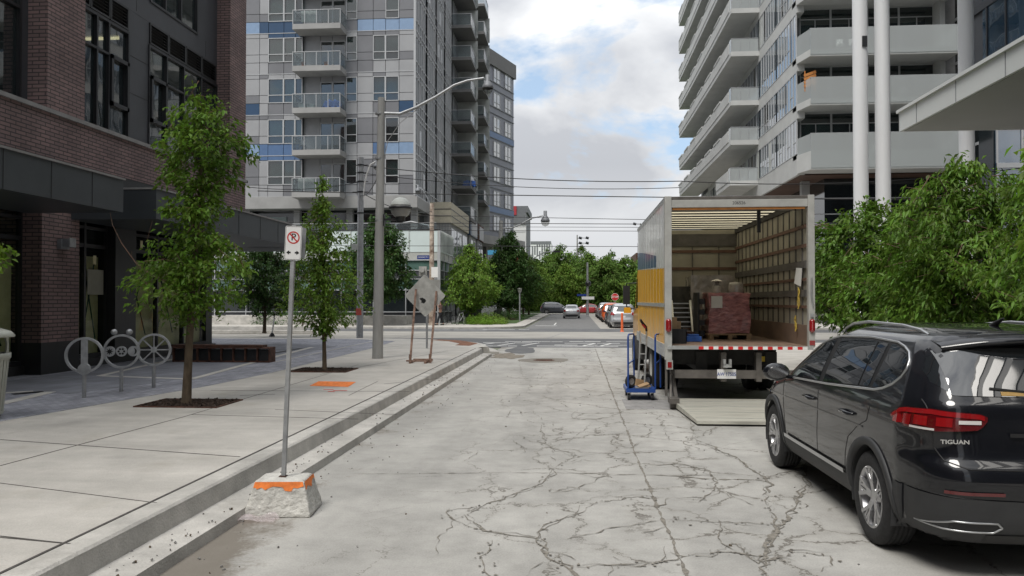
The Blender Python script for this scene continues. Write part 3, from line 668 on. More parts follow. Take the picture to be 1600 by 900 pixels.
k = MB(); k.cyl((-9.75, 26.45, 3.69), (-9.75, 26.45, 3.6), .05); k.ball((-9.75, 26.45, 3.59), .06); k.build('camera_dome', 'galv', bb)

# ================================================================ CONDO ACROSS THE CROSS STREET
mat('panel_light', (.30, .305, .315), .45, var=.08, vscale=.6)
mat('panel_mid', (.155, .158, .17), .45, var=.1, vscale=.6)
mat('panel_blue_dark', (.018, .055, .12), .4, var=.08)
mat('panel_blue', (.075, .14, .27), .4, var=.08)
mat('panel_blue_light', (.20, .29, .43), .4, var=.08)
mat('slab_concrete', (.30, .30, .295), .8, var=.1, vscale=1)
mat('slab_dark', (.15, .15, .15), .8, var=.1, vscale=1)
mat('frame_white', (.40, .41, .42), .4, var=.05)
mat('curtain_green', (.20, .27, .25), .6, var=.3, vscale=.8)
mat('curtain_white', (.42, .44, .42), .7, var=.3, vscale=.7)
glassmat('glass_rail', tint=(.20, .225, .24), see=.75, rough=.05, wave=0, tcol=(.76, .8, .81))
glassmat('glass_condo', tint=(.015, .02, .024), see=.5, wave=.25, wscale=.5, F0=2.0, tcol=(.6, .7, .68))
glassmat('glass_curtainwall', tint=(.12, .145, .17), see=0, wave=.5, wscale=.35, F0=2.6)
cb_ = thing('apartment_building', 'grey panelled apartment block with blue spandrels and stacked glass balconies', 'building', (-12.8, 62, .1))
PX = .01848; CX = -12.85; YF = 62.0; FZ = 10.3; FH = 3.33; NF = 8
def ux(c): return CX-(715-c)*PX
o_ = MB(); o_.box(-46, YF+.35, FZ, CX-.3, 99, FZ+FH*NF+.6); o_.build('core_wall', 'panel_mid', cb_)
o_ = MB(); o_.box(-46, YF-.25, FZ-1.0, CX+.25, 99.5, FZ-.12); o_.box(-46.01, YF-.05, FZ-.12, CX+.05, 99.4, FZ); o_.build('floor_slab', 'slab_concrete', cb_)
o_ = MB(); o_.box(-46, YF-.05, FZ+FH*NF, CX+.1, 99.5, FZ+FH*NF+.9); o_.build('parapet', 'slab_dark', cb_)
cells = [20, 60, 130, 182, 215, 290, 345, 403, 410, 460, 530, 585, 645, 715]
tileX = 500   # pattern repeats to the left behind the brick building
pan = {n: MB() for n in ('panel_light', 'panel_mid', 'panel_blue_dark', 'panel_blue', 'panel_blue_light')}
random.seed(21); wcount = 0
frb = MB()
for rep in range(3):
    sh = -rep*695
    for k in range(NF):
        z0 = FZ+k*FH; zs, zw = z0+.95, z0+2.95
        for i in range(len(cells)-1):
            x0, x1 = ux(cells[i]+sh), ux(cells[i+1]+sh)
            if x1 < -45: continue
            mid = (cells[i]+cells[i+1])/2
            rec = 215 < mid < 410
            Y = YF+ (.28 if rec else 0)
            # spandrel colour
            sp_ = 'panel_light' if random.random() < .55 else 'panel_mid'
            if k in (1, 4) and mid < 215: sp_ = 'panel_blue' if k == 1 else 'panel_blue_dark'
            if k == 4 and mid > 460: sp_ = 'panel_blue_light'
            if k == 1 and 530 < mid < 585: sp_ = 'panel_blue'
            if k == 1 and mid > 585: sp_ = 'panel_blue_light'
            if k == 2 and mid > 640: sp_ = 'panel_blue_dark'
            if k == 6 and 460 < mid < 645: sp_ = 'panel_blue'
            tp_ = sp_ if (k in (0,) and mid < 215) else ('panel_light' if random.random() < .6 else 'panel_mid')
            if k == 0 and mid < 215: tp_ = 'panel_blue'
            if k == 3 and 60 < mid < 215: tp_ = 'panel_blue_dark'
            win = (60 < mid < 215) or (290 < mid < 403) or (410 < mid < 460) or (585 < mid < 645 and k != 9) or (530 < mid < 585 and k in (2, 3, 6))
            e = .02
            if rec and not (290 < mid < 403):
                pan['panel_light'].box(x0+e, Y, z0+.03, x1-e, Y+.1, z0+FH-.03); continue
            if 290 < mid < 403:      # balcony door
                f = MB(); f.box(x0, Y-.03, z0+.25, x1, Y+.08, z0+.33); f.box(x0, Y-.03, z0+2.6, x1, Y+.08, z0+2.68)
                for x in (x0, x1-.07): f.box(x, Y-.031, z0+.25, x+.07, Y+.081, z0+2.68)
                if rep == 0:
                    o = f.build('door', 'frame_white', cb_); MB().box(x0+.05, Y+.03, z0+.3, x1-.05, Y+.05, z0+2.65).build('pane', 'glass_condo', o)
                else: frb.add(f.v, f.f)
                pan['panel_light'].box(x0+e, Y, z0+2.7, x1-e, Y+.1, z0+FH-.03)
                if random.random() < .5: pan['panel_light'].box(x0+.1, Y+.12, z0+.4, x1-.1, Y+.13, z0+2.6)
                continue
            pan[sp_].box(x0+e, Y, z0+.02, x1-e, Y+.1, zs-.02)
            pan[tp_].box(x0+e, Y, zw+.02, x1-e, Y+.1, z0+FH-.02)
            if win:
                f = MB()
                for a, b, c, d in ((x0, x0+.06, zs, zw), (x1-.06, x1, zs, zw), (x0, x1, zs, zs+.06), (x0, x1, zw-.06, zw), (x0, x1, zs+.62, zs+.68)): f.box(a, Y-.05-(.004 if b-a < .1 else 0), c, b, Y+.08, d)
                if rep == 0:
                    o = f.build('window', 'frame_white', cb_); MB().box(x0+.05, Y+.03, zs+.05, x1-.05, Y+.05, zw-.05).build('pane', 'glass_condo', o)
                    r = random.random()
                    top = zs+.7 if random.random() < .5 else zs+.05
                    if r < .75: MB().box(x0+.06, Y+.12, top, x1-.06, Y+.14, zw-.06).build('curtain', 'curtain_green' if r < .45 or mid > 400 else 'curtain_white', o)
                else: frb.add(f.v, f.f)
            else:
                pc = 'panel_mid' if (random.random() < .5 or 645 > mid > 530) else 'panel_light'
                sp2 = 'panel_mid' if random.random() < .4 else pc
                pan[pc].box(x0+e, Y, zs+.68, x1-e, Y+.1, zw-.02); pan[sp2].box(x0+e, Y, zs+.02, x1-e, Y+.1, zs+.64)
explode(pan, 'cladding_panel', cb_)
frb.build('rear_window_frames', 'frame_white', cb_)
g = MB()
for k in range(NF): g.box(-46, YF-.03, FZ+k*FH-.03, CX+.02, YF+.2, FZ+k*FH+.02)
g.box(CX-.1, YF-.06, FZ, CX+.06, YF+.1, FZ+FH*NF); g.build('floor_trim', 'frame_white', cb_)
# front balconies
def balcony(parent, fr, u0, u1, z, d, left_white=False, h=1.12, slabm='slab_concrete', th=.28):
    """fr: frame with outward normal; slab top at z"""
    s = MB(); s.fb(fr, u0, u1, z-th, z, 0, d); o = s.build('balcony', slabm, parent)
    r = MB(); e = .03
    for a, b, c0, c1 in ((u0+e, u1-e, d-.05, d-.03), (u0+e, u0+e+.02, .02, d-.05), (u1-e-.02, u1-e, .02, d-.05)): r.fb(fr, a, b, z+.06, z+h-.05, c0, c1)
    r.build('balcony_glass', 'glass_rail', o)
    q = MB(); q.fb(fr, u0, u1, z+h-.05, z+h, d-.08, d); q.fb(fr, u0, u0+.06, z+h-.05, z+h, 0, d-.08); q.fb(fr, u1-.06, u1, z+h-.05, z+h, 0, d-.08)
    n = max(2, int((u1-u0)/.9))
    for i in range(n+1):
        u = u0+(u1-u0-.05)*i/n; q.fb(fr, u, u+.05, z, z+h-.05, d-.065, d-.015)
    q.build('balcony_rail', 'frame_white', o); return o
fr_front = (Vector((0, YF, 0)), Vector((1, 0, 0)), Vector((0, -1, 0)))
for k in range(NF):
    balcony(cb_, fr_front, ux(202), ux(412), FZ+k*FH+.12, 1.7, th=.42)
# things on the balconies
mat('fabric_blue', (.03, .10, .35), .8, var=.3, vscale=6)
mat('cream', (.5, .46, .36), .8, var=.15); mat('terracotta', (.35, .12, .05), .8)
def clutter(x, y, z, kind, label, cat):
    t = MB()
    if kind == 'box': 
        t.box(x, y, z, x+.55, y+.4, z+.35); t.box(x-.01, y-.01, z+.35, x+.56, y+.41, z+.4)
        o = t.build('storage_box', 'curtain_white')
    elif kind == 'tarp':
        P = [[(x+i*.16, y+j*.22, z+.62+.12*math.sin(i*2.1+j)-(.6 if j in (0, 4) or i in (0, 9) else 0)) for i in range(10)] for j in range(5)]
        t.grid(P, 0); o = t.build('tarpaulin', 'fabric_blue')
    elif kind == 'chair':
        t.box(x, y, z+.42, x+.45, y+.45, z+.46); t.box(x, y+.42, z+.46, x+.45, y+.46, z+.9)
        for a in (0, .41):
            for b in (0, .41): t.box(x+a, y+b, z, x+a+.04, y+b+.04, z+.42)
        o = t.build('patio_chair', 'galv_dull')
    elif kind == 'pot':
        t.lathe([(.12, 0), (.18, .3), (.2, .3), (.17, .27), (.001, .27)], (x, y, z), 12, 0); o = t.build('flower_pot', 'terracotta')
    elif kind == 'sheet':
        P = [[(x+i*.12, y+.04*math.sin(i*1.7+j), z+.2+j*.15) for i in range(12)] for j in range(7)]
        t.grid(P, 0); o = t.build('hanging_sheet', 'curtain_white')
    tag(o, label, cat)
zb = lambda k: FZ+k*FH+.13
clutter(ux(330), YF-1.5, zb(2), 'tarp', 'blue tarpaulin heaped on the third balcony from below', 'tarpaulin')
clutter(ux(225), YF-1.4, zb(2), 'box', 'pale storage box beside the blue tarpaulin on a balcony', 'box')
clutter(ux(262), YF-1.3, zb(2), 'box', 'pale storage box nearest the middle of the cluttered balcony', 'box')
clutter(ux(225), YF-1.3, zb(1), 'chair', 'grey patio chair on the second lowest front balcony', 'chair')
clutter(ux(245), YF-1.4, zb(3), 'pot', 'terracotta flower pot at the left of a high balcony', 'flower pot')
clutter(ux(345), YF-1.4, zb(3), 'pot', 'terracotta flower pot at the right of a high balcony', 'flower pot')
clutter(ux(235), YF-1.45, zb(4), 'sheet', 'white sheet hung behind the glass of the topmost visible balcony', 'sheet')
clutter(ux(225), YF-1.45, zb(0), 'sheet', 'pale sheet hung behind the lowest front balcony glass', 'sheet')
# side face: curtain wall
fr_side = (Vector((CX, YF, 0)), Vector((0, 1, 0)), Vector((1, 0, 0)))
SL = 37.4; nb = 8; bw = SL/nb
random.seed(5)
ps = {'panel_light': MB(), 'panel_mid': MB(), 'panel_blue': MB()}
for k in range(NF):
    z0 = FZ+k*FH
    for b in range(nb):
        u0 = b*bw; f = MB(); gl_ = MB(); n = 6
        f.fb(fr_side, u0, u0+bw, z0, z0+.08, -.05, .07); f.fb(fr_side, u0, u0+bw, z0+.85, z0+.93, -.05, .06); f.fb(fr_side, u0, u0+bw, z0+2.9, z0+2.98, -.05, .06)
        for i in range(n+1): f.fb(fr_side, u0+bw*i/n-.03, u0+bw*i/n+.03, z0+.08, z0+FH, -.05, .09)
        for i in range(n):
            a, c = u0+bw*i/n+.03, u0+bw*(i+1)/n-.03; r = random.random()
            if r < .3: ps['panel_light'].fb(fr_side, a, c, z0+.93, z0+2.9, -.1, .01)
            else: gl_.fb(fr_side, a, c, z0+.93, z0+2.9, -.1, -.02)
            if r < .25 or r > .7: ps['panel_mid' if r < .8 else 'panel_light'].fb(fr_side, a, c, z0+.08, z0+.85, -.1, .012)
            else: gl_.fb(fr_side, a, c, z0+.08, z0+.85, -.1, -.02)
            ps['panel_mid' if random.random() < .6 else 'panel_light'].fb(fr_side, a, c, z0+2.98, z0+FH, -.1, .01)
            if r > .93: f.fb(fr_side, a, c, z0+.95, z0+2.2, .05, .08)
        o = f.build('window_bay', 'frame_white', cb_); gl_.build('pane', 'glass_curtainwall', o)
explode(ps, 'side_panel', cb_)
for y in (80.3, 92.0):
    for k in range(NF+1):
        if k == 0 and y > 90: continue
        balcony(cb_, fr_side, y-YF, y-YF+4.2, FZ+k*FH+.1, 2.1, slabm='slab_dark', th=.3, h=1.2)
clutter(-11.8, 81, FZ+FH+.1, 'tarp', 'blue tarpaulin on a side balcony of the grey block', 'tarpaulin')
for y in (80.3, 92.0):
    o_ = MB()
    for k in range(NF): o_.box(-10.64, y+4.15, FZ+k*FH+.1, -10.6+.02, y+4.2, FZ+k*FH+1.9); o_.box(CX+.1, y+4.2, FZ+k*FH+.1, -10.6, y+4.24, FZ+(k+1)*FH-.2)
    o_.build('balcony_screen', 'curtain_white', cb_)
# ------------------------------------------------ angled wing behind
wg = thing('corner_wing', 'dark grey angled apartment wing behind the grey block, with blue bands', 'building', (-12.6, 100, .1))
A = Vector((-12.7, 100, 0)); B = Vector((-8.75, 111, 0)); al = (B-A); WL = al.length; al.normalize(); nn = Vector((al.y, -al.x, 0)); frw = (A, al, nn)
mat('wing_panel', (.19, .2, .235), .5, var=.1, vscale=.5)
w = MB(); w.fb(frw, -1, WL, 9.7, 34.6, -14, -.05); w.build('core_wall', 'wing_panel', wg)
w = MB(); w.fb(frw, -1.2, WL+.25, 33.3, 35.3, -14.2, .25); w.build('parapet', 'slab_dark', wg)
w = MB(); w.fb(frw, -1.2, WL+1.2, 9.2, 10.3, -14.2, 1.2); w.build('floor_slab', 'slab_concrete', wg)
for k in range(7):
    z0 = 10.3+k*FH
    f = MB(); f.fb(frw, 0, WL, z0, z0+.06, -.05, .05); f.fb(frw, 0, WL, z0+.9, z0+.96, -.05, .05); f.build('floor_trim', 'galv_dull', wg)
    if k in (1, 4): f = MB(); f.fb(frw, 0, WL, z0+.1, z0+.88, -.05, .02); f.build('spandrel', 'panel_blue', wg)
    for u in (1.2, 5.0, 8.6):
        f = MB(); ww = 2.1
        for a, b, c, d in ((u, u+.07, z0+1, z0+3), (u+ww/2-.03, u+ww/2+.03, z0+1, z0+3), (u+ww-.07, u+ww, z0+1, z0+3), (u, u+ww, z0+1, z0+1.07), (u, u+ww, z0+2.93, z0+3), (u, u+ww, z0+1.6, z0+1.66)): f.fb(frw, a, b, c, d, -.05, .06+.002*(b-a < .1))
        o = f.build('window', 'frame_white', wg); f = MB(); f.fb(frw, u+.05, u+ww-.05, z0+1.05, z0+2.95, -.06, -.0+.004); f.build('pane', 'glass_curtainwall', o)
f = MB(); f.fb(frw, -2, WL-3, .1, 9.2, -14, -3.5); f.build('base_wall', 'slab_dark', wg)
f = MB()
for u in (1, 5, 9.5): f.fb(frw, u, u+.5, .1, 9.2, -1.6, -1.1)
f.build('column', 'slab_concrete', wg)
# ------------------------------------------------ recessed storey + shop pavilion
pv = thing('shop_pavilion', 'two storey glass shop with frosted white terrace screens on the far corner', 'building', (-20, 60, .1))
mat('frosted', (.60, .68, .67), .25, var=.05, vscale=.5); mat('beige_band', (.42, .43, .40), .5, var=.08)
mat('green_glass', (.085, .15, .13), .08, var=.2, vscale=.6, spec=.9)
mat('dark_glass_solid', (.012, .016, .018), .06, var=.4, vscale=.5, spec=.9)
X1 = -10.45; Y0 = 60.; Y1 = 66.5
b = MB(); b.box(-45, Y0+.3, .1, X1-.3, Y1, 5.4); b.build('core_wall', 'dark_glass_solid', pv)
b = MB(); b.box(-45, Y0+.05, 4.98, X1-.05, Y1, 5.62); b.build('beige_band', 'beige_band', pv)
b = MB(); b.box(-45, Y0+.12, 4.2, X1-.12, Y1, 4.98, 0); b.box(-45, Y0+.12, 2.7, X1-.12, Y1, 3.5, 0); b.build('green_glazing', 'green_glass', pv)
b = MB(); b.box(-45, Y0+.05, 3.5, X1-.05, Y1, 4.2); b.box(-45, Y0+.1, .1, X1-.1, Y1, .95); b.build('dark_band', 'panel_dark', pv)
b = MB()
x = X1-.1
while x > -45: b.box(x-.06, Y0, .1, x, Y0+.15, 5.6); x -= 2.55
for z in (.95, 2.65, 3.5, 4.17, 4.96): b.box(-45, Y0-.01, z, X1, Y0+.14, z+.07); b.box(X1-.15, Y0, z, X1+.01, Y1, z+.07)
for y in (62.2, 64.4, 66.4): b.box(X1-.14, y-.06, .1, X1, y, 5.6)
b.box(X1-.2, Y0-.02, .1, X1+.02, Y0+.18, 7.3); b.build('mullion', 'frame_white', pv)
b = MB(); b.box(-25, Y0+.02, 5.62, X1, Y0+.1, 7.3); b.box(X1-.08, Y0+.1, 5.62, X1, Y1, 7.3); b.box(-45, Y0+1, 5.62, -25, Y0+1.05, 6.7); b.build('terrace_screen', 'frosted', pv)
b = MB()
for i in range(26): b.box(X1-.0, Y0+.3+i*.24, 5.7, X1+.06, Y0+.34+i*.24, 7.25)
x = X1-.1
while x > -25: b.box(x-.05, Y0-.03, 5.62, x, Y0+.02, 7.3); x -= 2.3
b.build('screen_fin', 'curtain_white', pv)
b = MB(); b.box(-25, Y0-.02, 7.3, X1+.03, Y0+.12, 7.38); b.build('screen_cap', 'black', pv)
b = MB(); b.box(-45, Y0+3.5, 5.62, -13, Y1+10, 9.3); b.build('recessed_storey', 'dark_glass_solid', pv)
b = MB()
for x in (-44, -38, -32, -27.2, -23, -18.6, -13.3): b.box(x, Y0+2.6, 5.62, x+.5, Y0+3.1, 9.3)
b.build('column', 'slab_concrete', pv)
b = MB()
for x in (-31, -25.6, -21.5, -16.8): b.box(x, Y0+3.4, 6.2, x+1.7, Y0+3.48, 8.8)
b.build('window', 'green_glass', pv)
b = MB()
b.box(-45, Y0+.6, 6.9, X1-.4, Y0+.65, 7.9, 0); b.box(-45, Y0+.58, 7.9, X1-.4, Y0+.67, 7.96, 1); b.build('terrace_rail', ['glass_rail', 'frame_white'], pv)
b = MB(); b.tube([(-14.5, Y0+1.2, 6), (-14.2, Y0+1.2, 7.9), (-13, Y0+1.2, 8.1), (-11.6, Y0+1.2, 7.8), (-10.9, Y0+1.2, 6.6)], .06); b.tube([(-14.2, Y0+1.2, 7.9), (-13.7, Y0+1.2, 6)], .05); b.build('pergola_tube', 'frame_white', pv)
# mid-rise bays along the far street
tb = thing('row_houses', 'row of grey townhouse bays with beige, navy and red-brown tops beside the far street', 'building', (-11, 74, .1))
b = MB(); b.box(-30, 66.6, .1, -12.6, 98, 9.2); b.build('core_wall', 'slab_dark', tb)
for (ya, yb, m_) in ((68.3, 79.6, 'cream'), (81.2, 86.6, 'panel_blue_dark'), (87.8, 92.6, 'rust_dark')):
    b = MB(); b.box(-13, ya, .1, -11.05, yb, 8.7); bo = b.build('bay', 'slab_concrete', tb)
    b = MB(); b.box(-13, ya-.15, 8.7, -10.9, yb+.1, 10.5); b.build('bay_top', m_, bo)
    b = MB()
    for zz_ in (9.25, 9.85): b.box(-13.0, ya-.17, zz_, -10.88, yb+.12, zz_+.07)
    b.build('bay_trim', 'panel_dark', bo)
    if m_ != 'cream': b = MB(); b.box(-12.8, ya+.8, 8.8, -10.87, yb-.2, 10.3); b.build('bay_cladding', 'panel_light', bo)
    n = 3 if m_ == 'cream' else 2
    for i in range(n):
        y = ya+.6+(yb-ya-1)*i/n; q = (yb-ya-1)/n-.5
        for z0, z1 in ((3.2, 5.2), (5.7, 8.3)):
            f = MB(); f.box(-11.1, y, z0, -10.98, y+q, z1); f.build('window', 'frame_white', bo); f = MB()
            for jj in range(2): f.box(-11, y+.08+jj*(q/2), z0+.1, -10.965, y+q/2-.04+jj*(q/2), (z0+z1)/2); f.box(-11, y+.08+jj*(q/2), (z0+z1)/2+.08, -10.965, y+q/2-.04+jj*(q/2), z1-.1)
            f.build('pane', 'glass_curtainwall', bo)
    f = MB()
    for jj in range(5): f.box(-12.2+jj*.25, ya-.03, 3.3, -12.16+jj*.25, ya-.01, 8.6)
    f.build('seam', 'galv_dull', bo)
b = MB(); b.box(-13, 66.6, 3.1, -9.9, 70.6, 3.9, 0); b.box(-12.4, 66.7, .1, -11, 68.3, 3.1, 1); b.build('entrance_canopy', ['black_metal', 'dark_glass_solid'], tb)
b = MB(); b.box(-11.3, 71.5, .1, -10.9, 95, 3.0, 0); b.build('base_wall', 'dark_glass_solid', tb)
b = MB(); b.box(-10.7, 72, 1.8, -10.62, 76, 2.6); b.build('wall_panel', 'panel_blue', tb)
# dark privacy fence
fe = MB(); A = AY(718, 500, 66); B_ = AY(770, 500, 70)
for k in range(40):
    p = V((A.x, 66, 0)).lerp(V((-8.7, 72, 0)), k/40); fe.box(p.x, p.y, .1, p.x+.05, p.y+.12, 2.1)
fe.bar((A.x, 66, 1.1), (-8.7, 72, 1.1), .03, 1.9); tag(fe.build('slatted_fence', 'black_metal'), 'black slatted fence in front of the townhouses', 'fence')
# ------------------------------------------------ distant buildings
mat('white_wall', (.74, .75, .75), .7, var=.05, vscale=.2); mat('red_panel', (.42, .04, .05), .6, var=.1); mat('sky_blue_panel', (.08, .36, .62), .6); mat('grey_far', (.16, .17, .18), .7, var=.1)
dz = thing('white_hall', 'white far building with red and blue panels and a dark pitched top', 'building', (-13, 132, 0))
xr = AY(822, 400, 132).x; xl = -20; zt = AY(829, 332, 132).z
b = MB(); b.box(xl, 132, 0, xr, 144, zt); b.build('wall', 'white_wall', dz)
b = MB(); b.box(xr, 132.3, 0, xr+.03, 144, zt); b.build('side_wall', 'grey_far', dz)
b = MB(); b.box(xl, 131.9, zt, xr+.3, 144.2, zt+1.1, 0); b.box(xl, 131.85, zt-2, xr-.05, 131.99, zt, 0); b.build('roof', 'grey_far', dz)
b = MB(); q = AY(798, 322, 131.8); q2 = AY(807, 336, 131.8); b.box(q.x-2, 131.75, q2.z, q2.x, 131.9, q.z)
q = AY(793, 396, 131.8); q2 = AY(822, 406, 131.8); b.box(q.x, 131.75, q2.z-1.2, q2.x, 131.9, q.z); b.build('red_panel', 'red_panel', dz)
b = MB(); q = AY(762, 384, 131.8); q2 = AY(776, 398, 131.8); b.box(q.x, 131.75, q2.z, q2.x, 131.9, q.z); b.build('blue_panel', 'sky_blue_panel', dz)
q = AY(780, 397, 131.8); b = MB(); b.box(q.x-2, 131.78, 0, q.x+1.3, 131.9, q.z); b.build('grey_panel', 'grey_far', dz)
b = MB()
for k in range(6): b.box(xl, 131.97, 3+k*2.6, xr-.1, 132, 3.06+k*2.6)
b.build('joint', 'grey_far', dz)
sb = thing('striped_block', 'distant block with vertical grey and white stripes above the park trees', 'building', (-12, 260, 0))
a = AY(829, 378, 260); c = AY(861, 378, 260)
b = MB(); b.box(a.x, 260, 0, c.x, 280, a.z); b.build('wall', 'white_wall', sb)
b = MB(); random.seed(9)
x = a.x+.4
k = 0
while x < c.x-.4:
    z = 4
    while z < a.z-.6:
        h = random.uniform(2, 5); b.box(x, 259.9, z, x+.45, 260, min(z+h, a.z-.3)); z += h+random.uniform(.6, 1.5)
    x += .8
b.box(a.x, 259.92, a.z-.8, c.x, 260.01, a.z+.2); b.build('dark_stripe', 'grey_far', sb)
ct = thing('brick_block', 'dark distant block beside the truck with a lattice mast on its roof', 'building', (10, 150, 0))
a = AY(994, 395, 150); b = MB(); b.box(a.x, 150, 0, a.x+12, 165, a.z); b.build('wall', 'rust_dark', ct)
b = MB(); q = AY(994, 380, 150)
for x in (a.x+.3, a.x+2.2): b.box(x, 150.5, a.z, x+.12, 150.62, q.z)
for k in range(4): b.box(a.x+.3, 150.52, a.z+k*.6, a.x+2.3, 150.6, a.z+k*.6+.06)
b.build('roof_mast', 'galv_dull', ct)
# ================================================================ RIGHT CONDO
mat('balcony_concrete', (.46, .465, .455), .75, var=.1, vscale=.6)
mat('soffit_brown', (.09, .05, .035), .7, var=.3, vscale=.6)
glassmat('glass_rail_grey', tint=(.52, .55, .55), see=.40, rough=.15, wave=0, tcol=(.7, .74, .74))
rc = thing('balcony_tower', 'pale concrete tower with long stepped balconies and grey glass rails', 'building', (16.5, 60, .1))
RXW = 16.5; RY = 60.0
ZB = [12.75, 16.4, 19.95, 24.35, 28.2, 32.0, 35.8, 39.6, 43.4]
b = MB(); b.box(RXW+.4, RY+1.3, 11.3, 60, 108, 47, 0); mat('tower_infill', (.20, .205, .21), .7, var=.3, vscale=.8); b.build('core_wall', 'tower_infill', rc)
b = MB(); b.box(19, RY+2, .14, 60, 106, 11.3, 0); b.build('base_wall', 'dark_glass_solid', rc)
b = MB(); b.box(RXW+.2, RY+.3, 11.22, 27, 104, 11.3); b.build('soffit', 'soffit_brown', rc)
b = MB()
for x in (17.6, 22.5): b.box(x, RY+3, .14, x+.6, RY+3.6, 11.2)
for z in (3.5, 7.6): b.box(18.9, RY+1.9, z, 60, RY+2.0, z+.15)
b.build('column', 'slab_concrete', rc)
b = MB()
for z in (7.0, 8.4, 9.6): b.box(17.5, RY+1.5, z, 40, RY+1.56, z+.08)
b.build('rail_bar', 'frame_white', rc)
frf = (Vector((0, RY, 0)), Vector((1, 0, 0)), Vector((0, -1, 0)))
frs = (Vector((RXW, 0, 0)), Vector((0, 1, 0)), Vector((-1, 0, 0)))
def obalc(parent, poly, z, ztop, lowext=0, cap=True):
    """balcony: slab polygon extruded with solid concrete upstand ends"""
# slab edges (horizontal bands on the side wall)
b = MB()
for z in ZB+[47]:
    b.box(RXW-.02, RY-.02, z-.95 if z > 13 else z-1.5, RXW+.5, 100, z+.05)
    b.box(RXW-.02, RY-.03, z-.3, 27, RY+1.3, z+.03)
b.build('floor_slab', 'balcony_concrete', rc)
# side glazing between y 60 and 104
random.seed(31)
def curtain(y0, y1, zlo, zhi, parent, n):
    f = MB(); g = MB(); bw = (y1-y0)/n
    for i in range(n+1): f.box(RXW-.05, y0+i*bw-.03, zlo, RXW+.05, y0+i*bw+.03, zhi)
    for z in (zlo, zhi-.06): f.box(RXW-.045, y0, z, RXW+.045, y1, z+.06)
    for i in range(n):
        r = random.random()
        (g).box(RXW-.005, y0+i*bw+.03, zlo+.05, RXW+.02, y0+(i+1)*bw-.03, zhi-.06, 0 if r < .72 else (1 if r < .86 else 2))
        if random.random() < .35: f.box(RXW-.04, y0+i*bw, zlo+(zhi-zlo)*.35, RXW+.04, y0+(i+1)*bw, zlo+(zhi-zlo)*.35+.05)
    o = f.build('window_bay', 'frame_white', parent); g.build('pane', ['glass_curtainwall', 'dark_glass_solid', 'curtain_white'], o)
for i, z in enumerate(ZB):
    zt = (ZB+[47.])[i+1]-.95
    for (a, c, n) in ((60.3, 66.2, 7), (66.2, 72.2, 7), (72.2, 84, 10), (84, 96, 8), (96, 107, 6)): curtain(a, c, z+.06, zt, rc, n)
# front windows
for i, z in enumerate(ZB):
    zt = (ZB+[47.])[i+1]-.3
    for a, c in ((17.0, 19.3), (19.3, 22.0), (22.0, 24.3), (24.3, 26.9)):
        f = MB()
        for q in ((a, a+.07, z, zt), (c-.07, c, z, zt), (a, c, z, z+.07), (a, c, zt-.08, zt), (a, c, zt-.85, zt-.78), ((a+c)/2-.03, (a+c)/2+.03, z+.07, zt-.85)): f.box(q[0], RY+1.2-.003*(q[1]-q[0] < .1), q[2], q[1], RY+1.32, q[3])
        o = f.build('window', 'frame_white', rc)
        MB().box(a+.05, RY+1.25, z+.05, c-.05, RY+1.27, zt-.05).build('pane', 'glass_condo', o)
        if random.random() < .75: MB().box(a+.1, RY+1.28, z+.1, (a+c)/2 if random.random() < .5 else c-.1, RY+1.295, zt-.85).build('curtain', 'curtain_white', o)
b = MB(); b.box(26.75, RY-.0, 11.3, 27.1, RY+1.3, 47); b.build('end_wall', 'balcony_concrete', rc)
# front balconies: wedge at the left, slab + glass
for i, z in enumerate(ZB[:8]):
    low = z-.45 if i else 11.3; top = z+1.55 if i else z+1.15
    b = MB(); y1 = RY-1.9
    zs_ = z+.05 if i else z-.1
    b.prism([(RXW-.1, RY+.02), (RXW+.35, y1), (27.2, y1), (27.2, RY+.02)], low, zs_)
    o = b.build('balcony', 'balcony_concrete', rc)
    g = MB(); g.box(RXW+.38, y1-.05, low+.12, 27.2, y1-.02, top); g.box(27.12, y1+.05, zs_, 27.15, RY, top); g.add([(RXW-.05, RY, zs_), (RXW+.38, y1+.03, zs_), (RXW+.38, y1+.03, top), (RXW-.05, RY, top)], [(0, 1, 2, 3)], 0); g.build('balcony_glass', 'glass_rail_grey', o)
    g = MB(); g.box(RXW+.35, y1, top, 27.2, y1+.06, top+.05)
    for k in range(9): g.box(RXW+.4+k*1.28, y1+.05, zs_, RXW+.45+k*1.28, y1+.09, top)
    g.build('balcony_rail', 'galv', o)
# a timber panel, chairs on those balconies
t = MB(); 
for k in range(4): t.obox((RXW+.55, RY-1.2, ZB[1]+1.25+k*.26), (.9, .05, .2), Euler((0, -.35, 0)).to_matrix())
for dx in (-.35, .35): t.obox((RXW+.55+dx, RY-1.16, ZB[1]+1.5), (.07, .04, 1.5), Euler((0, 0, 0)).to_matrix())
mat('wood_orange', (.5, .2, .05), .6, var=.2, vscale=8); tag(t.build('timber_screen', 'wood_orange'), 'orange wooden slatted screen leaning on a balcony of the pale tower', 'screen')
for k, (x, lab) in enumerate(((19.0, 'white chair at the left behind the grey glass of the upper balcony'), (19.9, 'white chair at the right behind the grey glass of the upper balcony'))):
    t = MB(); z = ZB[2]+.06; t.box(x, RY-1.5, z+.42, x+.45, RY-1.0, z+.47); t.box(x, RY-1.02, z+.47, x+.45, RY-.97, z+.95)
    for a in (0, .4):
        for c in (0, .45): t.box(x+a, RY-1.5+c, z, x+a+.05, RY-1.45+c, z+.42)
    tag(t.build('balcony_chair', 'white'), lab, 'chair', 'white chairs on the tower balcony')
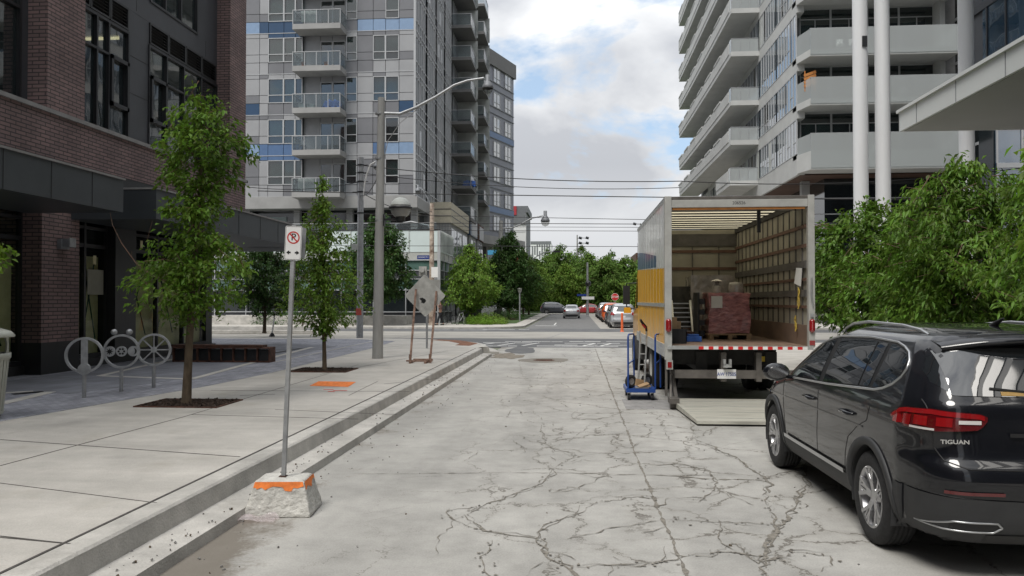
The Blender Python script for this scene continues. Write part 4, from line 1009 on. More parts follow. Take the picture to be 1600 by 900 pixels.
for (x, k, kind, lab, cat) in ((21.5, 0, 'box', 'pale box on the lowest front balcony of the pale tower', 'box'), (23.5, 1, 'chair', 'grey chair on the middle front balcony of the pale tower', 'chair'), (25.2, 2, 'pot', 'terracotta pot at the right end of the upper tower balcony', 'flower pot'), (18.0, 3, 'chair', 'grey chair on the topmost visible tower balcony', 'chair')):
    clutter(x, RY-1.4, ZB[k]+.06, kind, lab, cat)
# side balconies: tapered long trays from y 73 to 108
for i, z in enumerate(ZB):
    ya = [72.9, 72.6, 72.4, 72.2, 72, 71.8, 71.6, 71.6, 71.6][i]; ya2 = 108 if i else 80
    b = MB(); low = z-.4
    b.prism([(RXW+.02, ya), (14.0, ya), (14.0, ya2), (RXW+.02, ya2)], low, z+.03)
    # fascia upstand along the street, folded outwards a little
    b.box(13.95, ya+.9, z+.03, 14.1, ya2, z+1.05)
    for k in range(6):
        if i: b.box(13.9, ya+5+k*5.5, z+1.05, 14.12, ya+8.5+k*5.5, z+1.22)
    o = b.build('long_balcony', 'balcony_concrete', rc)
    g = MB(); g.box(14.02, ya+.02, z+.03, RXW, ya+.05, z+1.2); g.box(14.0, ya+.05, z+.03, 14.03, ya+.9, z+1.2); g.build('balcony_glass', 'glass_rail_grey', o)
    g = MB()
    for k in range(4): g.box(14.05+k*.78, ya-.0, z+.03, 14.09+k*.78, ya+.02, z+1.2)
    g.box(14.0, ya-.01, z+1.2, RXW, ya+.06, z+1.24); g.build('balcony_rail', 'galv', o)
# ---- dark building at far right with white columns and canopy
dk = thing('dark_glass_building', 'black and blue glass building with tall round white columns and a white canopy', 'building', (18, 30, .14))
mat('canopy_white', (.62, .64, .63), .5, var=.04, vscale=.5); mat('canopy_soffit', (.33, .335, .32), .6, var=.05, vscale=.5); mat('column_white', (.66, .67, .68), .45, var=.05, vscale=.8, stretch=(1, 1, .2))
glassmat('glass_blue', tint=(.03, .07, .12), see=0, wave=.6, wscale=.5, F0=2.2)
b = MB(); b.box(17.6, 9, .14, 40, 32, 9.6); b.box(15.9, 9, 9.6, 40, 33, 40); b.box(15.9, 33, 17.5, 40, 37, 40); b.build('wall', 'panel_dark', dk)
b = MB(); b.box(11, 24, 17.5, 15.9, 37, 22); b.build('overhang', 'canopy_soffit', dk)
b = MB()
for k in range(6): b.box(15.86, 10+k*3.8, 10.2, 15.9, 13+k*3.8, 39)
for k in range(5): b.box(17.56, 10+k*4.2, .8, 17.6, 13.6+k*4.2, 5.4)
b.build('window', 'glass_blue', dk)
b = MB()
for k in range(8): b.box(15.8, 9, 13.2+k*3.2, 15.87, 33, 13.5+k*3.2)
for k in range(17): b.box(15.81, 10+k*1.35, 10.2, 15.865, 10.08+k*1.35, 39)
b.build('window_frame', 'frame_dark', dk)
for x in (10.86, 11.68, 14.75):
    c = MB(); c.cyl((x, 31, .14), (x, 31, 17.6), .27, n=32); o = c.build('column', 'column_white', dk)
    if x < 11: c = MB(); c.box(x-.02, 30.68, 11.5, x+.16, 30.8, 11.9); c.build('column_lamp', 'black_metal', o)
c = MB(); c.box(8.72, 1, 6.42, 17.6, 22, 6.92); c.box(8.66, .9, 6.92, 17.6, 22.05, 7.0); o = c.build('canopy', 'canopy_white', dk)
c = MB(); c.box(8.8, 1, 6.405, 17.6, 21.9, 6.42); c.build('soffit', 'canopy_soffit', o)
c = MB()
for k in range(10): c.box(8.712, 2+k*2.1, 6.42, 8.72, 2.02+k*2.1, 6.92)
c.build('canopy_seam', 'galv_dull', o)
bl_ = thing('blue_glass_block', 'blue glass block with white frames seen below the white canopy', 'building', (29, 58, .1))
b = MB(); b.box(28.4, 58, .14, 60, 90, 40); b.build('wall', 'dark_glass_solid', bl_)
b = MB(); b.box(29.5, 57.9, 1, 50, 58, 14); b.build('window', 'glass_blue', bl_)
b = MB()
for k in range(12): b.box(29.5+k*1.7, 57.8, 1, 29.62+k*1.7, 57.9, 14)
for z in (4, 7.4, 8.0, 11.2, 14): b.box(29.5, 57.78, z, 50, 57.9, z+.35)
for k in range(12): b.box(28.36, 58, 3+k*3.3, 28.4, 66, 3.2+k*3.3)
b.build('window_frame', 'frame_white', bl_)
lo = thing('grey_lobby', 'low grey glass lobby behind the trees on the right', 'building', (14, 36, .14))
# building behind the viewer (seen only mirrored in the dark car glass)
bh = thing('finned_tower', 'tower with curved white fins, mirrored in the rear window of the black car', 'building', (0, -32, 0))
b = MB(); b.box(5, -46, -.02, 22, -30, 38); b.build('wall', 'dark_glass_solid', bh)
b = MB()
for k in range(10): b.box(5+k*1.8, -29.99, 1, 5.45+k*1.8, -29.2, 38)
for k in range(12): b.box(4.95, -46, 3+k*3.1, 5.0, -30, 3.5+k*3.1)
b.build('fin', 'canopy_white', bh)
bpy.data.objects.remove(lo)
bh = thing('unseen_brown_block', 'brown block behind the viewer, added to darken reflections in the black car', 'building', (-20, -34, 0))  # unseen block, added so the car's rear mirrors less bright sky
b = MB(); b.box(-45, -50, -.02, -5, -32, 26); b.build('wall', 'brick_dark', bh)
b = MB()
for k in range(8):
    for j in range(6): b.box(-8-k*4.4, -31.99, 2+j*4, -5.8-k*4.4, -31.9, 4.6+j*4)
b.build('window', 'dark_glass_solid', bh)
bh = thing('unseen_rear_tower', 'grey tower behind the viewer on the right, added to darken reflections', 'building', (30, -10, 0))  # another unseen mass added behind the camera to darken reflections
b = MB(); b.box(14, -28, -.02, 40, 6, 30); b.build('wall', 'panel_mid', bh)
b = MB()
for j in range(9): b.box(13.95, -27, 1.5+j*3.2, 14, 5, 3.4+j*3.2)
b.build('window_band', 'dark_glass_solid', bh)

# ================================================================ TREES
mat('leaf_maple', (0.085, 0.171, 0.021), .5, var=.25, vscale=1.2, island=.4, trans=.4, col2=(0.156, 0.268, 0.032), spec=.35)
mat('leaf_locust', (0.098, 0.183, 0.023), .55, var=.3, vscale=1.2, island=.35, trans=.35, col2=(0.169, 0.281, 0.040), spec=.3)
mat('leaf_dark', (0.033, 0.076, 0.017), .55, var=.3, vscale=1.2, island=.35, trans=.3, col2=(0.052, 0.110, 0.023), spec=.3)
mat('leaf_coffee', (0.075, 0.150, 0.017), .5, var=.3, vscale=.8, island=.4, trans=.38, col2=(0.128, 0.230, 0.028), spec=.35)
mat('leaf_bright', (.12, .23, .02), .5, var=.2, vscale=1.2, island=.3, trans=.45, col2=(.17, .30, .03), spec=.35)
mat('leaf_far', (0.072, 0.134, 0.025), .7, var=.4, vscale=.25, island=.3, trans=.25, col2=(0.117, 0.201, 0.037), spec=.2)
mat('leaf_far_light', (0.130, 0.220, 0.034), .7, var=.35, vscale=.3, island=.3, trans=.3, col2=(0.195, 0.305, 0.052), spec=.2)
mat('core_far', (.022, .05, .013), .9, var=.3, vscale=.5)
def leaves_mesh(P, D, size, name, m, parent, rng, aspect=.5, fold=.25):
    """P positions, D leaf directions; 4-vertex folded leaf (two triangles pairs)"""
    n = len(P); up = rng.normal(0, 1, (n, 3))*.55+np.array([0, 0, 1.]); D = D/np.linalg.norm(D, axis=1)[:, None]
    S = np.cross(D, up); S /= np.linalg.norm(S, axis=1)[:, None]+1e-9; N = np.cross(S, D)
    s = size*rng.uniform(.65, 1.3, (n, 1))
    a = P; b = P+D*s*.5+S*s*aspect*.5+N*s*fold*.4; c = P+D*s; d = P+D*s*.5-S*s*aspect*.5+N*s*fold*.4
    c = c-np.array([0, 0, 1])*s*.15
    vs = np.stack([a, b, c, d], 1).reshape(-1, 3)
    bs_ = np.array(parent['_b'] if parent else (0, 0, 0)); vs = vs-bs_
    k = np.arange(n)[:, None]*4; f = np.concatenate([k, k+1, k+2, k, k+2, k+3], 1).reshape(-1)
    me = bpy.data.meshes.new(name); me.vertices.add(4*n); me.vertices.foreach_set('co', vs.ravel().astype(np.float32))
    me.loops.add(6*n); me.loops.foreach_set('vertex_index', f.astype(np.int32)); me.polygons.add(2*n)
    me.polygons.foreach_set('loop_start', np.arange(0, 6*n, 3, dtype=np.int32)); me.polygons.foreach_set('loop_total', np.full(2*n, 3, dtype=np.int32))
    me.update(calc_edges=True); me.validate(); me.materials.append(MATS[m]); o = bpy.data.objects.new(name, me); COL.objects.link(o); o.parent = parent; return o
def tree(name, label, base, h, prof, m, leaf=.09, twigs=260, per=34, trunk_r=.06, group=None, seed=1, crown_off=(0, 0), droop=.5, sprays=.34, limbs=9, lean=(0, 0), cat='tree', twigfrac=1., aspect=.5, asym=.35):
    """prof: list of (z above base, crown radius). Twigs leave limbs, leaves hang on them in sprays."""
    rng = np.random.default_rng(seed); t = thing(name, label, cat, base, 0, group); bx, by, bz = base
    zs = np.array([p[0] for p in prof]); rs = np.array([p[1] for p in prof])
    tk = MB(); n = 9; axis = []
    for i in range(n+1):
        f = i/n; z = f*h*.93; axis.append(Vector((bx+lean[0]*f+crown_off[0]*f+.05*math.sin(3*f+seed)*h*.12, by+lean[1]*f+crown_off[1]*f+.05*math.sin(4*f+seed*2)*h*.12, bz+z)))
    rad = [trunk_r*(1.25 if i == 0 else 1)*(1-i/n*.88) for i in range(n+1)]
    axis = [axis[0], axis[0].lerp(axis[1], .15)]+axis[1:]; rad = [rad[0]*1.15, rad[0]*.85]+rad[1:]
    tk.tube(axis, rad, 10)
    def ax(z):
        f = max(0, min(1, z/(h*.93)))*n; i = min(n-1, int(f)); a = axis[i+1] if i else axis[0]; return a.lerp(axis[i+2], f-i)
    lobes = [(rng.uniform(0, 2*PI), rng.uniform(-.4, 1)) for _ in range(5)]
    P = []; D = []; z0 = zs[0]; z1 = zs[-1]
    cdf = np.cumsum(np.interp(np.linspace(z0, z1, 200), zs, rs)**1.25+.02); cdf /= cdf[-1]
    lm = []
    for i in range(limbs):
        z = np.interp((i+.5)/limbs, cdf, np.linspace(z0, z1, 200)); a = i*2.4+rng.uniform(-.5, .5); r = np.interp(z, zs, rs)*.8
        p0 = ax(max(.3*h*.5, z-r*.8)); p1 = ax(z)+Vector((math.cos(a)*r, math.sin(a)*r, .12*r)); pm = p0.lerp(p1, .5)+Vector((0, 0, .08*r))
        tk.tube([p0, pm, p1], [trunk_r*.34, trunk_r*.22, trunk_r*.07], 6)
    tk.build('trunk', 'bark', t)
    tw = MB()
    for i in range(twigs):
        z = float(np.interp(rng.random(), cdf, np.linspace(z0, z1, 200))); a = rng.uniform(0, 2*PI); R = float(np.interp(z, zs, rs))
        q = 1+asym*sum(w*math.cos(a-th)*.5 for th, w in lobes[:2])+asym*.6*math.sin(3*a+z*4.3/h*2+seed)+asym*.5*math.sin(z*9/h*2+2*a)
        R *= q; rr = R*math.sqrt(rng.uniform(.04, 1)); c = ax(z); tip = np.array([c.x+math.cos(a)*rr, c.y+math.sin(a)*rr, bz+z])
        L_ = min(R, sprays)*rng.uniform(.6, 1.2); out = np.array([math.cos(a), math.sin(a), rng.uniform(-.25, .55)]); out += rng.normal(0, .35, 3); out /= np.linalg.norm(out)
        st_ = tip-out*L_
        if rng.random() < twigfrac and i % 3 == 0: tw.tube([tuple(st_), tuple(tip)], [.006*leaf/.09+.002, .003], 4, caps=False)
        k = per; s = rng.uniform(0, 1.05, (k, 1))**.7; pts = st_+out*L_*s+rng.normal(0, leaf*.55, (k, 3)); pts[:, 2] -= s[:, 0]**2*L_*.25
        side = rng.normal(0, 1, (k, 3)); side -= (side@out)[:, None]*out; d = side*.8+out*.7+np.array([0, 0, -droop]); P.append(pts); D.append(d)
    cr_ = leaves_mesh(np.concatenate(P), np.concatenate(D), leaf, 'crown', m, t, rng, aspect)
    if tw.v: tw.build('twigs', 'twig', t)
    return t
maple = tree('street_tree', 'young maple with a ragged leafy crown in the nearer tree pit by the bike racks', (-5.97, 11.75, SZ), 4.95,
     [(1.35, .25), (1.55, .54), (1.9, .68), (2.2, .74), (2.6, .55), (2.85, .44), (3.2, .49), (3.6, .56), (3.9, .62), (4.15, .72), (4.4, .56), (4.65, .32), (4.9, .14)], 'leaf_maple', leaf=.09, twigs=310, per=28, trunk_r=.072, seed=5, sprays=.36, crown_off=(.18, 0), asym=.55)
bt = MB(); Yt = 11.55
bt.tube([AY(x, y, Yt) for x, y in ((262, 440), (240, 432), (213, 412), (190, 380), (176, 352), (172, 332))], [.009, .008, .007, .006, .004, .003], 5)
bt.tube([AY(x, y, Yt+.1) for x, y in ((250, 430), (232, 405), (230, 375), (238, 345))], [.007, .006, .004, .003], 5); bt.tube([AY(x, y, Yt) for x, y in ((213, 412), (206, 402), (206, 392))], [.005, .004, .002], 4)
bt.build('bare_branch', 'twig', maple)
tree('street_tree', 'slender young tree with a narrow pointed crown in the farther tree pit', (-5.75, 17.6, SZ), 4.5,
     [(.85, .15), (1.1, .62), (1.5, .82), (2.1, .76), (2.6, .64), (3.1, .54), (3.5, .38), (3.8, .2), (4.45, .12)], 'leaf_locust', leaf=.085, twigs=320, per=26, trunk_r=.05, seed=8, sprays=.34, crown_off=(-.02, 0), asym=.5)
tree('street_tree', 'dark leafy tree with hanging branches beyond the rusty bench', (-15.2, 37.5, SZ), 4.9,
     [(1.2, .8), (1.6, 1.7), (2.3, 2.1), (3.2, 1.9), (4.2, 1.2), (4.8, .3)], 'leaf_dark', leaf=.15, twigs=380, per=32, trunk_r=.09, seed=12, sprays=.7, limbs=7)
tree('street_tree', 'broad dark tree between the grey steel pole and the concrete pole', (-13.9, 55, .1), 7.9,
     [(2.0, 1.0), (2.8, 2.1), (4, 2.6), (5.4, 2.2), (6.8, 1.5), (7.8, .5)], 'leaf_dark', leaf=.24, twigs=420, per=34, trunk_r=.14, seed=15, sprays=1.0, limbs=9)
# right hand side
tree('pavement_tree', 'leafy green tree directly behind the right edge of the truck', (7.3, 20.5, .14), 4.3, [(1.0, .6), (1.4, 1.5), (2.1, 1.9), (2.9, 1.75), (3.7, 1.2), (4.25, .3)], 'leaf_coffee', leaf=.14, twigs=420, per=32, trunk_r=.09, seed=31, sprays=.6, limbs=8, asym=.25)
tree('pavement_tree', 'dense low-crowned tree behind the black parked car', (7.45, 15.8, .14), 4.45, [(1.1, .8), (1.5, 1.7), (2.2, 2.0), (3.0, 1.85), (3.7, 1.45), (4.35, .5)], 'leaf_coffee', leaf=.13, twigs=700, per=36, trunk_r=.09, seed=34, sprays=.62, limbs=8, asym=.42, aspect=.36, droop=.8)
tree('pavement_tree', 'bright green tree at the right edge, taller than its neighbours', (8.3, 12.6, .14), 4.5, [(1.0, .8), (1.5, 1.6), (2.3, 2.0), (3.2, 1.8), (3.9, 1.3), (4.45, .4)], 'leaf_coffee', leaf=.13, twigs=620, per=36, trunk_r=.09, seed=37, sprays=.62, limbs=8, asym=.42, aspect=.36, droop=.8)
tree('pavement_tree', 'yellow-green leafy branches hanging in at the right edge of view', (5.95, 9.3, .14), 4.1, [(1.7, .3), (2.1, .8), (2.7, 1.05), (3.3, 1.0), (3.8, .6), (4.1, .2)], 'leaf_bright', leaf=.13, twigs=170, per=34, trunk_r=.06, seed=41, sprays=.45, limbs=7, asym=.3, aspect=.42, droop=.9)
# far left verge
tree('verge_tree', 'airy green tree left of the far lamp pole', (-8.2, 61, .1), 6.3, [(1.2, .7), (1.8, 2.1), (2.8, 2.5), (4, 2.0), (5.2, 1.1), (6.2, .3)], 'leaf_locust', leaf=.2, twigs=420, per=30, trunk_r=.10, seed=51, sprays=.8)
tree('verge_tree', 'tall dark conical tree right of the far lamp pole', (-6.3, 74, .1), 8.6, [(1.4, 1.0), (2, 2.5), (3.5, 2.6), (5.2, 2.0), (7, 1.2), (8.5, .3)], 'leaf_dark', leaf=.24, twigs=560, per=32, trunk_r=.13, seed=54, sprays=.9)
for i, (x, y, h, r, mm, lab) in enumerate(((-5.6, 84, 7.2, 2.2, 'leaf_far', 'mid green verge tree beside the tall dark conical tree'), (-5.7, 96, 6.6, 2.2, 'leaf_far_light', 'light green verge tree farthest up the far street'), (-8.8, 90, 7.4, 2.4, 'leaf_dark', 'dark tree standing behind the verge trees'))):
    tree('verge_tree', lab, (x, y, .1), h, [(1.2, .6), (2, r), (h*.5, r), (h*.75, r*.75), (h-.1, .3)], mm, leaf=.28, twigs=330, per=28, trunk_r=.12, seed=60+i, sprays=.9)
# park trees behind the far junction
random.seed(77); park = []
specs = [(-6.5, 128, 7.6, 3.6, 'leaf_far_light', 'pale green park tree behind the white van'), (-2.6, 133, 11.2, 4.6, 'leaf_far', 'tall dark park tree behind the silver saloon'), (-1.6, 124, 7.3, 3.2, 'leaf_far_light', 'low light green park tree behind the silver saloon'),
 (2.2, 130, 9.6, 4.0, 'leaf_far', 'round park tree behind the red car'), (4.6, 122, 8.6, 3.6, 'leaf_far', 'mid green park tree left of the stop sign'), (8.0, 128, 8.8, 4.0, 'leaf_far', 'park tree behind the stop sign'),
 (9.2, 118, 6.0, 2.6, 'leaf_far_light', 'small light green tree behind the row of parked cars'), (6.4, 148, 11, 4.6, 'leaf_far', 'dark far park tree left of the lattice mast'), (-9, 140, 10.5, 4.6, 'leaf_far', 'dark park tree beside the striped block'), (12.2, 138, 9.8, 4.5, 'leaf_far', 'park tree half hidden by the truck'), (-5.2, 150, 11.6, 4.6, 'leaf_far', 'far dark park tree beside the white hall'), (1.0, 150, 12.2, 4.8, 'leaf_far', 'farthest dark park tree under the floodlight mast'), (18, 132, 10, 4.8, 'leaf_far', 'park tree hidden mostly behind the truck box'), (-14, 126, 8, 4, 'leaf_far', 'park tree behind the far lamp pole')]
for i, (x, y, h, r, mm, lab) in enumerate(specs):
    tree('park_tree', lab, (x, y, .1), h, [(.3, r*.75), (h*.25, r), (h*.55, r*.95), (h*.8, r*.65), (h-.1, .5)], mm, leaf=.42, twigs=430, per=30, trunk_r=.2, seed=80+i, sprays=1.4, limbs=6)
# shrubs on the verge
def shrub(c, r, h, m, label, seed, leaf=.1, n=70, cat='shrub', group=None, name='shrub'):
    rng = np.random.default_rng(seed); t = thing(name, label, cat, c, 0, group); P = []; D = []; st = MB()
    for i in range(n):
        a = rng.uniform(0, 2*PI); q = r*math.sqrt(rng.random()); z = h*rng.uniform(.1, 1)*(1-.5*(q/r)**2)
        p = np.array([c[0]+q*math.cos(a), c[1]+q*math.sin(a), c[2]+z]); P.append(p+rng.normal(0, leaf*.9, (22, 3))); D.append(rng.normal(0, 1, (22, 3))+[0, 0, .4])
        if i % 4 == 0: st.tube([(c[0]+.3*q*math.cos(a), c[1]+.3*q*math.sin(a), c[2]), tuple(p)], [.02, .008], 4)
    P = np.concatenate(P); P[:, 2] = np.maximum(P[:, 2], c[2]+.02)
    leaves_mesh(P, np.concatenate(D), leaf, 'foliage', m, t, rng); st.build('stems', 'twig', t); return t
for i, (px, Y, r, h, mm, lab) in enumerate(((742, 58.5, .8, .7, 'leaf_bright', 'yellow-green shrub at the left end of the verge'), (762, 59.5, 1.0, .95, 'leaf_far_light', 'rounded light green shrub in the middle of the verge'), (778, 58.2, .7, .45, 'leaf_far_light', 'low green shrub at the foot of the far lamp pole'), (752, 57.3, .9, .4, 'leaf_bright', 'low flowering shrub in front of the other verge shrubs'), (797, 70, 1.2, 1.0, 'leaf_dark', 'dark clipped shrub behind the far lamp pole'))):
    p = AY(px, 500, Y); shrub((p.x, Y, .12), r, h, mm, lab, 200+i)
hd = shrub((-17, 57.6, .1), 2.2, 1.0, 'leaf_dark', 'low green planting in the long concrete planter', 230, n=120, leaf=.14)
hd = shrub((-22, 57.6, .1), 2.6, 1.0, 'leaf_dark', 'low green planting at the left end of the concrete planter', 231, n=120, leaf=.14)
b = MB(); b.box(-27, 56.2, .1, -12.4, 56.5, .75); b.box(-27, 58.9, .1, -12.4, 59.1, .75); b.box(-12.7, 56.5, .1, -12.4, 58.9, .75); b.box(-27, 56.5, .1, -12.7, 58.9, .55); tag(b.build('concrete_planter', 'concrete_kerb', bevel=.02), 'long low concrete planter in front of the glass shop', 'planter')
# stray sprigs at the left edge and beside the maple
sp0 = AY(-6, 395, 8.8)
tree('street_tree', 'slender sapling at the left edge whose lone leafy twig shows over the brick', (sp0.x, 8.8, SZ), 2.45, [(1.95, .12), (2.15, .2), (2.4, .08)], 'leaf_bright', leaf=.09, twigs=8, per=16, trunk_r=.02, seed=72, sprays=.15, limbs=2)
# ================================================================ CARS (parametric shell)
mat('paint_black', (.005, .0055, .008), .35, var=.05, coat=1, spec=.15)
mat('paint_silver', (.42, .43, .44), .3, metal=.6, var=.04, coat=.8); mat('paint_grey', (.10, .105, .12), .3, metal=.5, var=.04, coat=.8); mat('paint_red', (.42, .02, .025), .3, var=.04, coat=.8)
mat('paint_orange', (.5, .09, .02), .3, var=.04, coat=.8); mat('paint_white', (.7, .7, .7), .3, var=.04, coat=.6); mat('paint_darkblue', (.03, .04, .055), .3, metal=.3, var=.04, coat=.8); mat('paint_yellow', (.68, .33, .01), .35, var=.06, coat=.5)
mat('cladding', (.03, .031, .033), .6, var=.15, vscale=8); mat('chrome', (.75, .76, .77), .12, metal=1, var=.03); mat('trim_satin', (.5, .51, .52), .3, metal=.85, var=.03)
mat('lamp_red', (.24, .007, .009), .12, var=.15, vscale=10, coat=1, spec=.6); mat('lamp_red_dark', (.10, .004, .006), .15, coat=1); mat('lamp_clear', (.65, .62, .6), .15, coat=1); mat('rim', (.50, .50, .51), .3, metal=.9, var=.05); mat('rim_dark', (.03, .03, .032), .5, metal=.5)
mat('plate_white', (.68, .68, .68), .5, var=.05); mat('plate_blue', (.03, .06, .25), .5); mat('seat_fabric', (.05, .05, .052), .8)
mat('wiper', (.015, .015, .015), .6); mat('sticker_gold', (.32, .2, .06), .6, var=.3, vscale=12)
glassmat('car_glass', tint=(.012, .014, .016), see=.42, rough=.01, wave=.0, F0=1.6, tcol=(.30, .33, .33))
glassmat('car_glass_dark', tint=(.010, .012, .014), see=0, rough=.01, wave=.05, F0=1.75)
class Shell:
    def __init__(s, L, W, H, rear, front, width, rr, rf, taper=.05, p=2.3):
        s.L, s.W, s.H, s.rear, s.front, s.width, s.rr, s.rf, s.taper, s.p = L, W, H, rear, front, width, rr, rf, taper, p
    @staticmethod
    def _i(tab, z):
        zs = [t[0] for t in tab]; vs = [t[1] for t in tab]
        # monotone-ish smooth interpolation
        if z <= zs[0]: return vs[0]
        if z >= zs[-1]: return vs[-1]
        i = max(k for k in range(len(zs)-1) if zs[k] <= z); h = zs[i+1]-zs[i]; t = (z-zs[i])/h
        d = [(vs[k+1]-vs[k])/(zs[k+1]-zs[k]) for k in range(len(zs)-1)]
        def m(k):
            if k == 0: return d[0]
            if k == len(zs)-1: return d[-1]
            a, b = d[k-1], d[k]
            return 0 if a*b <= 0 else 2*a*b/(a+b)
        m0, m1 = m(i)*h, m(i+1)*h
        return vs[i]*(2*t**3-3*t**2+1)+m0*(t**3-2*t**2+t)+vs[i+1]*(-2*t**3+3*t**2)+m1*(t**3-t**2)
    def par(s, z):
        return s._i(s.rear, z), s._i(s.front, z), s._i(s.width, z), s._i(s.rr, z), s._i(s.rf, z)
    def X(s, y, z):
        yr, yf, w, rr, rf = s.par(z); p = s.p; rr = min(rr, w*.98); rf = min(rf, w*.98)
        u = (y-s.L/2)/(s.L/2); w2 = w*(1-s.taper*u*u*u*u)
        if y < yr+rr*1.3: q = max(0, min(1, (yr+rr*1.3-y)/(rr*1.3))); return w2-rr+rr*(max(0, 1-q**p))**(1/p)
        if y > yf-rf*1.3: q = max(0, min(1, (y-yf+rf*1.3)/(rf*1.3))); return w2-rf+rf*(max(0, 1-q**p))**(1/p)
        return w2
    def YR(s, x, z):
        yr, yf, w, rr, rf = s.par(z); p = s.p; rr = min(rr, w*.98); w2 = w*(1-s.taper*.9); a = abs(x); bow = .05*(x/max(w, .1))**2
        if a <= w2-rr: return yr+bow
        q = min(1, (a-(w2-rr))/rr); return yr+bow+rr*1.3*(1-(max(0, 1-q**p))**(1/p))
    def YF(s, x, z):
        yr, yf, w, rr, rf = s.par(z); p = s.p; rf = min(rf, w*.98); w2 = w*(1-s.taper*.9); a = abs(x); bow = .06*(x/max(w, .1))**2
        if a <= w2-rf: return yf-bow
        q = min(1, (a-(w2-rf))/rf); return yf-bow-rf*1.3*(1-(max(0, 1-q**p))**(1/p))
    def ring(s, z, n=(7, 7, 22, 7, 7)):
        yr, yf, w, rr, rf = s.par(z); rr = min(rr, w*.98); rf = min(rf, w*.98); w2 = w*(1-s.taper*.9); R = []
        for i in range(n[0]): x = (w2-rr)*i/n[0]; R.append((x, s.YR(x, z)))
        for i in range(n[1]):
            a = PI/2*i/n[1]; q = math.sin(a)**(2/s.p); x = w2-rr+rr*q; R.append((x, s.YR(x, z)))
        y0 = yr+rr*1.3+.05; y1 = yf-rf*1.3-.06
        for i in range(n[2]+1): y = y0+(y1-y0)*i/n[2]; R.append((s.X(y, z), y))
        for i in range(1, n[3]+1):
            a = PI/2*(1-i/n[3]); q = math.sin(a)**(2/s.p); x = w2-rf+rf*q; R.append((x, s.YF(x, z)))
        for i in range(1, n[4]+1): x = (w2-rf)*(1-i/n[4]); R.append((x, s.YF(x, z)))
        half = [(x, y, z) for x, y in R]
        return half+[(-x, y, z) for x, y, z in half[-2:0:-1]]
    def body(s, z0, nz=44, m=0, n=(7, 7, 22, 7, 7)):
        b = MB(); zs = sorted(set([round(z0+(s.H-z0)*(i/nz), 4) for i in range(nz+1)]+[round(s.H-(.10)*(1-i/8)**2, 4) for i in range(9)]))
        rows = [s.ring(z, n) for z in zs]; k = len(rows[0]); rows = [r+[r[0]] for r in rows]
        b.grid(rows, m, True); 
        b.add(rows[0][:-1], [tuple(range(k))[::-1]], m); b.add(rows[-1][:-1], [tuple(range(k))], m, True)
        return b
    def wrap(s, x0, ext, lo, hi, off, sgn, rows=5, n=24, mb=None):
        """strip from x0 on the rear face round the corner and ext metres along the flank"""
        mb = mb or MB(); P = []
        for j in range(rows+1):
            row = []
            for i in range(n+1):
                f = i/n; z = lo(f)+(hi(f)-lo(f))*j/rows; yr, yf, w, rr, rf = s.par(z); w2 = w*(1-s.taper*.9); st = w2-rr-x0; arc = rr*1.75; d = f*(st+arc+ext)
                if d < st: x = x0+d; p = (x, s.YR(x, z)-off)
                elif d < st+arc: a = (d-st)/arc*PI/2; q = math.sin(a)**(2/s.p); x = w2-rr+rr*q; p = (x+off*math.sin(a), s.YR(x, z)-off*math.cos(a))
                else: y = yr+rr*1.3+.05*0+(d-st-arc); p = (s.X(y, z)+off, y)
                row.append((sgn*p[0], p[1], z))
            P.append(row)
        return mb.grid(P, 0, True, flip=sgn < 0)
    def side(s, ys, lo, hi, off=.004, rows=4, sgn=-1, mb=None, m=0):
        mb = mb or MB(); P = []
        for j in range(rows+1):
            row = []
            for y in ys:
                a, c = lo(y), hi(y); z = a+(c-a)*j/rows; row.append((sgn*(s.X(y, z)+off), y, z))
            P.append(row)
        return mb.grid(P, m, True, flip=sgn < 0)
    def rearp(s, xs, lo, hi, off=.004, rows=4, mb=None, m=0):
        mb = mb or MB(); P = []
        for j in range(rows+1):
            row = []
            for x in xs:
                a, c = lo(x), hi(x); z = a+(c-a)*j/rows; row.append((x, s.YR(x, z)-off, z))
            P.append(row)
        return mb.grid(P, m, True)
    def frontp(s, xs, lo, hi, off=.004, rows=4, mb=None, m=0):
        mb = mb or MB(); P = []
        for j in range(rows+1):
            P.append([(x, s.YF(x, lo(x)+(hi(x)-lo(x))*j/rows)+off, lo(x)+(hi(x)-lo(x))*j/rows) for x in xs])
        return mb.grid(P, m, True, flip=True)
    def sideline(s, pts, r, off=0, sgn=-1, mb=None, n=6, closed=False, sub=6):
        mb = mb or MB(); Q = []
        for (y0, z0), (y1, z1) in zip(pts, pts[1:]+([pts[0]] if closed else [])):
            for i in range(sub): f = i/sub; y = y0+(y1-y0)*f; z = z0+(z1-z0)*f; Q.append((sgn*(s.X(y, z)+off), y, z))
        if not closed: y, z = pts[-1]; Q.append((sgn*(s.X(y, z)+off), y, z))
        return mb.tube(Q, r, n, closed=closed)
    def rearline(s, pts, r, off=0, mb=None, n=6, sub=6):
        mb = mb or MB(); Q = []
        for (x0, z0), (x1, z1) in zip(pts, pts[1:]):
            for i in range(sub): f = i/sub; x = x0+(x1-x0)*f; z = z0+(z1-z0)*f; Q.append((x, s.YR(x, z)-off, z))
        x, z = pts[-1]; Q.append((x, s.YR(x, z)-off, z)); return mb.tube(Q, r, n)
def lin(tab):
    xs = [t[0] for t in tab]; vs = [t[1] for t in tab]; return lambda x: float(np.interp(x, xs, vs))
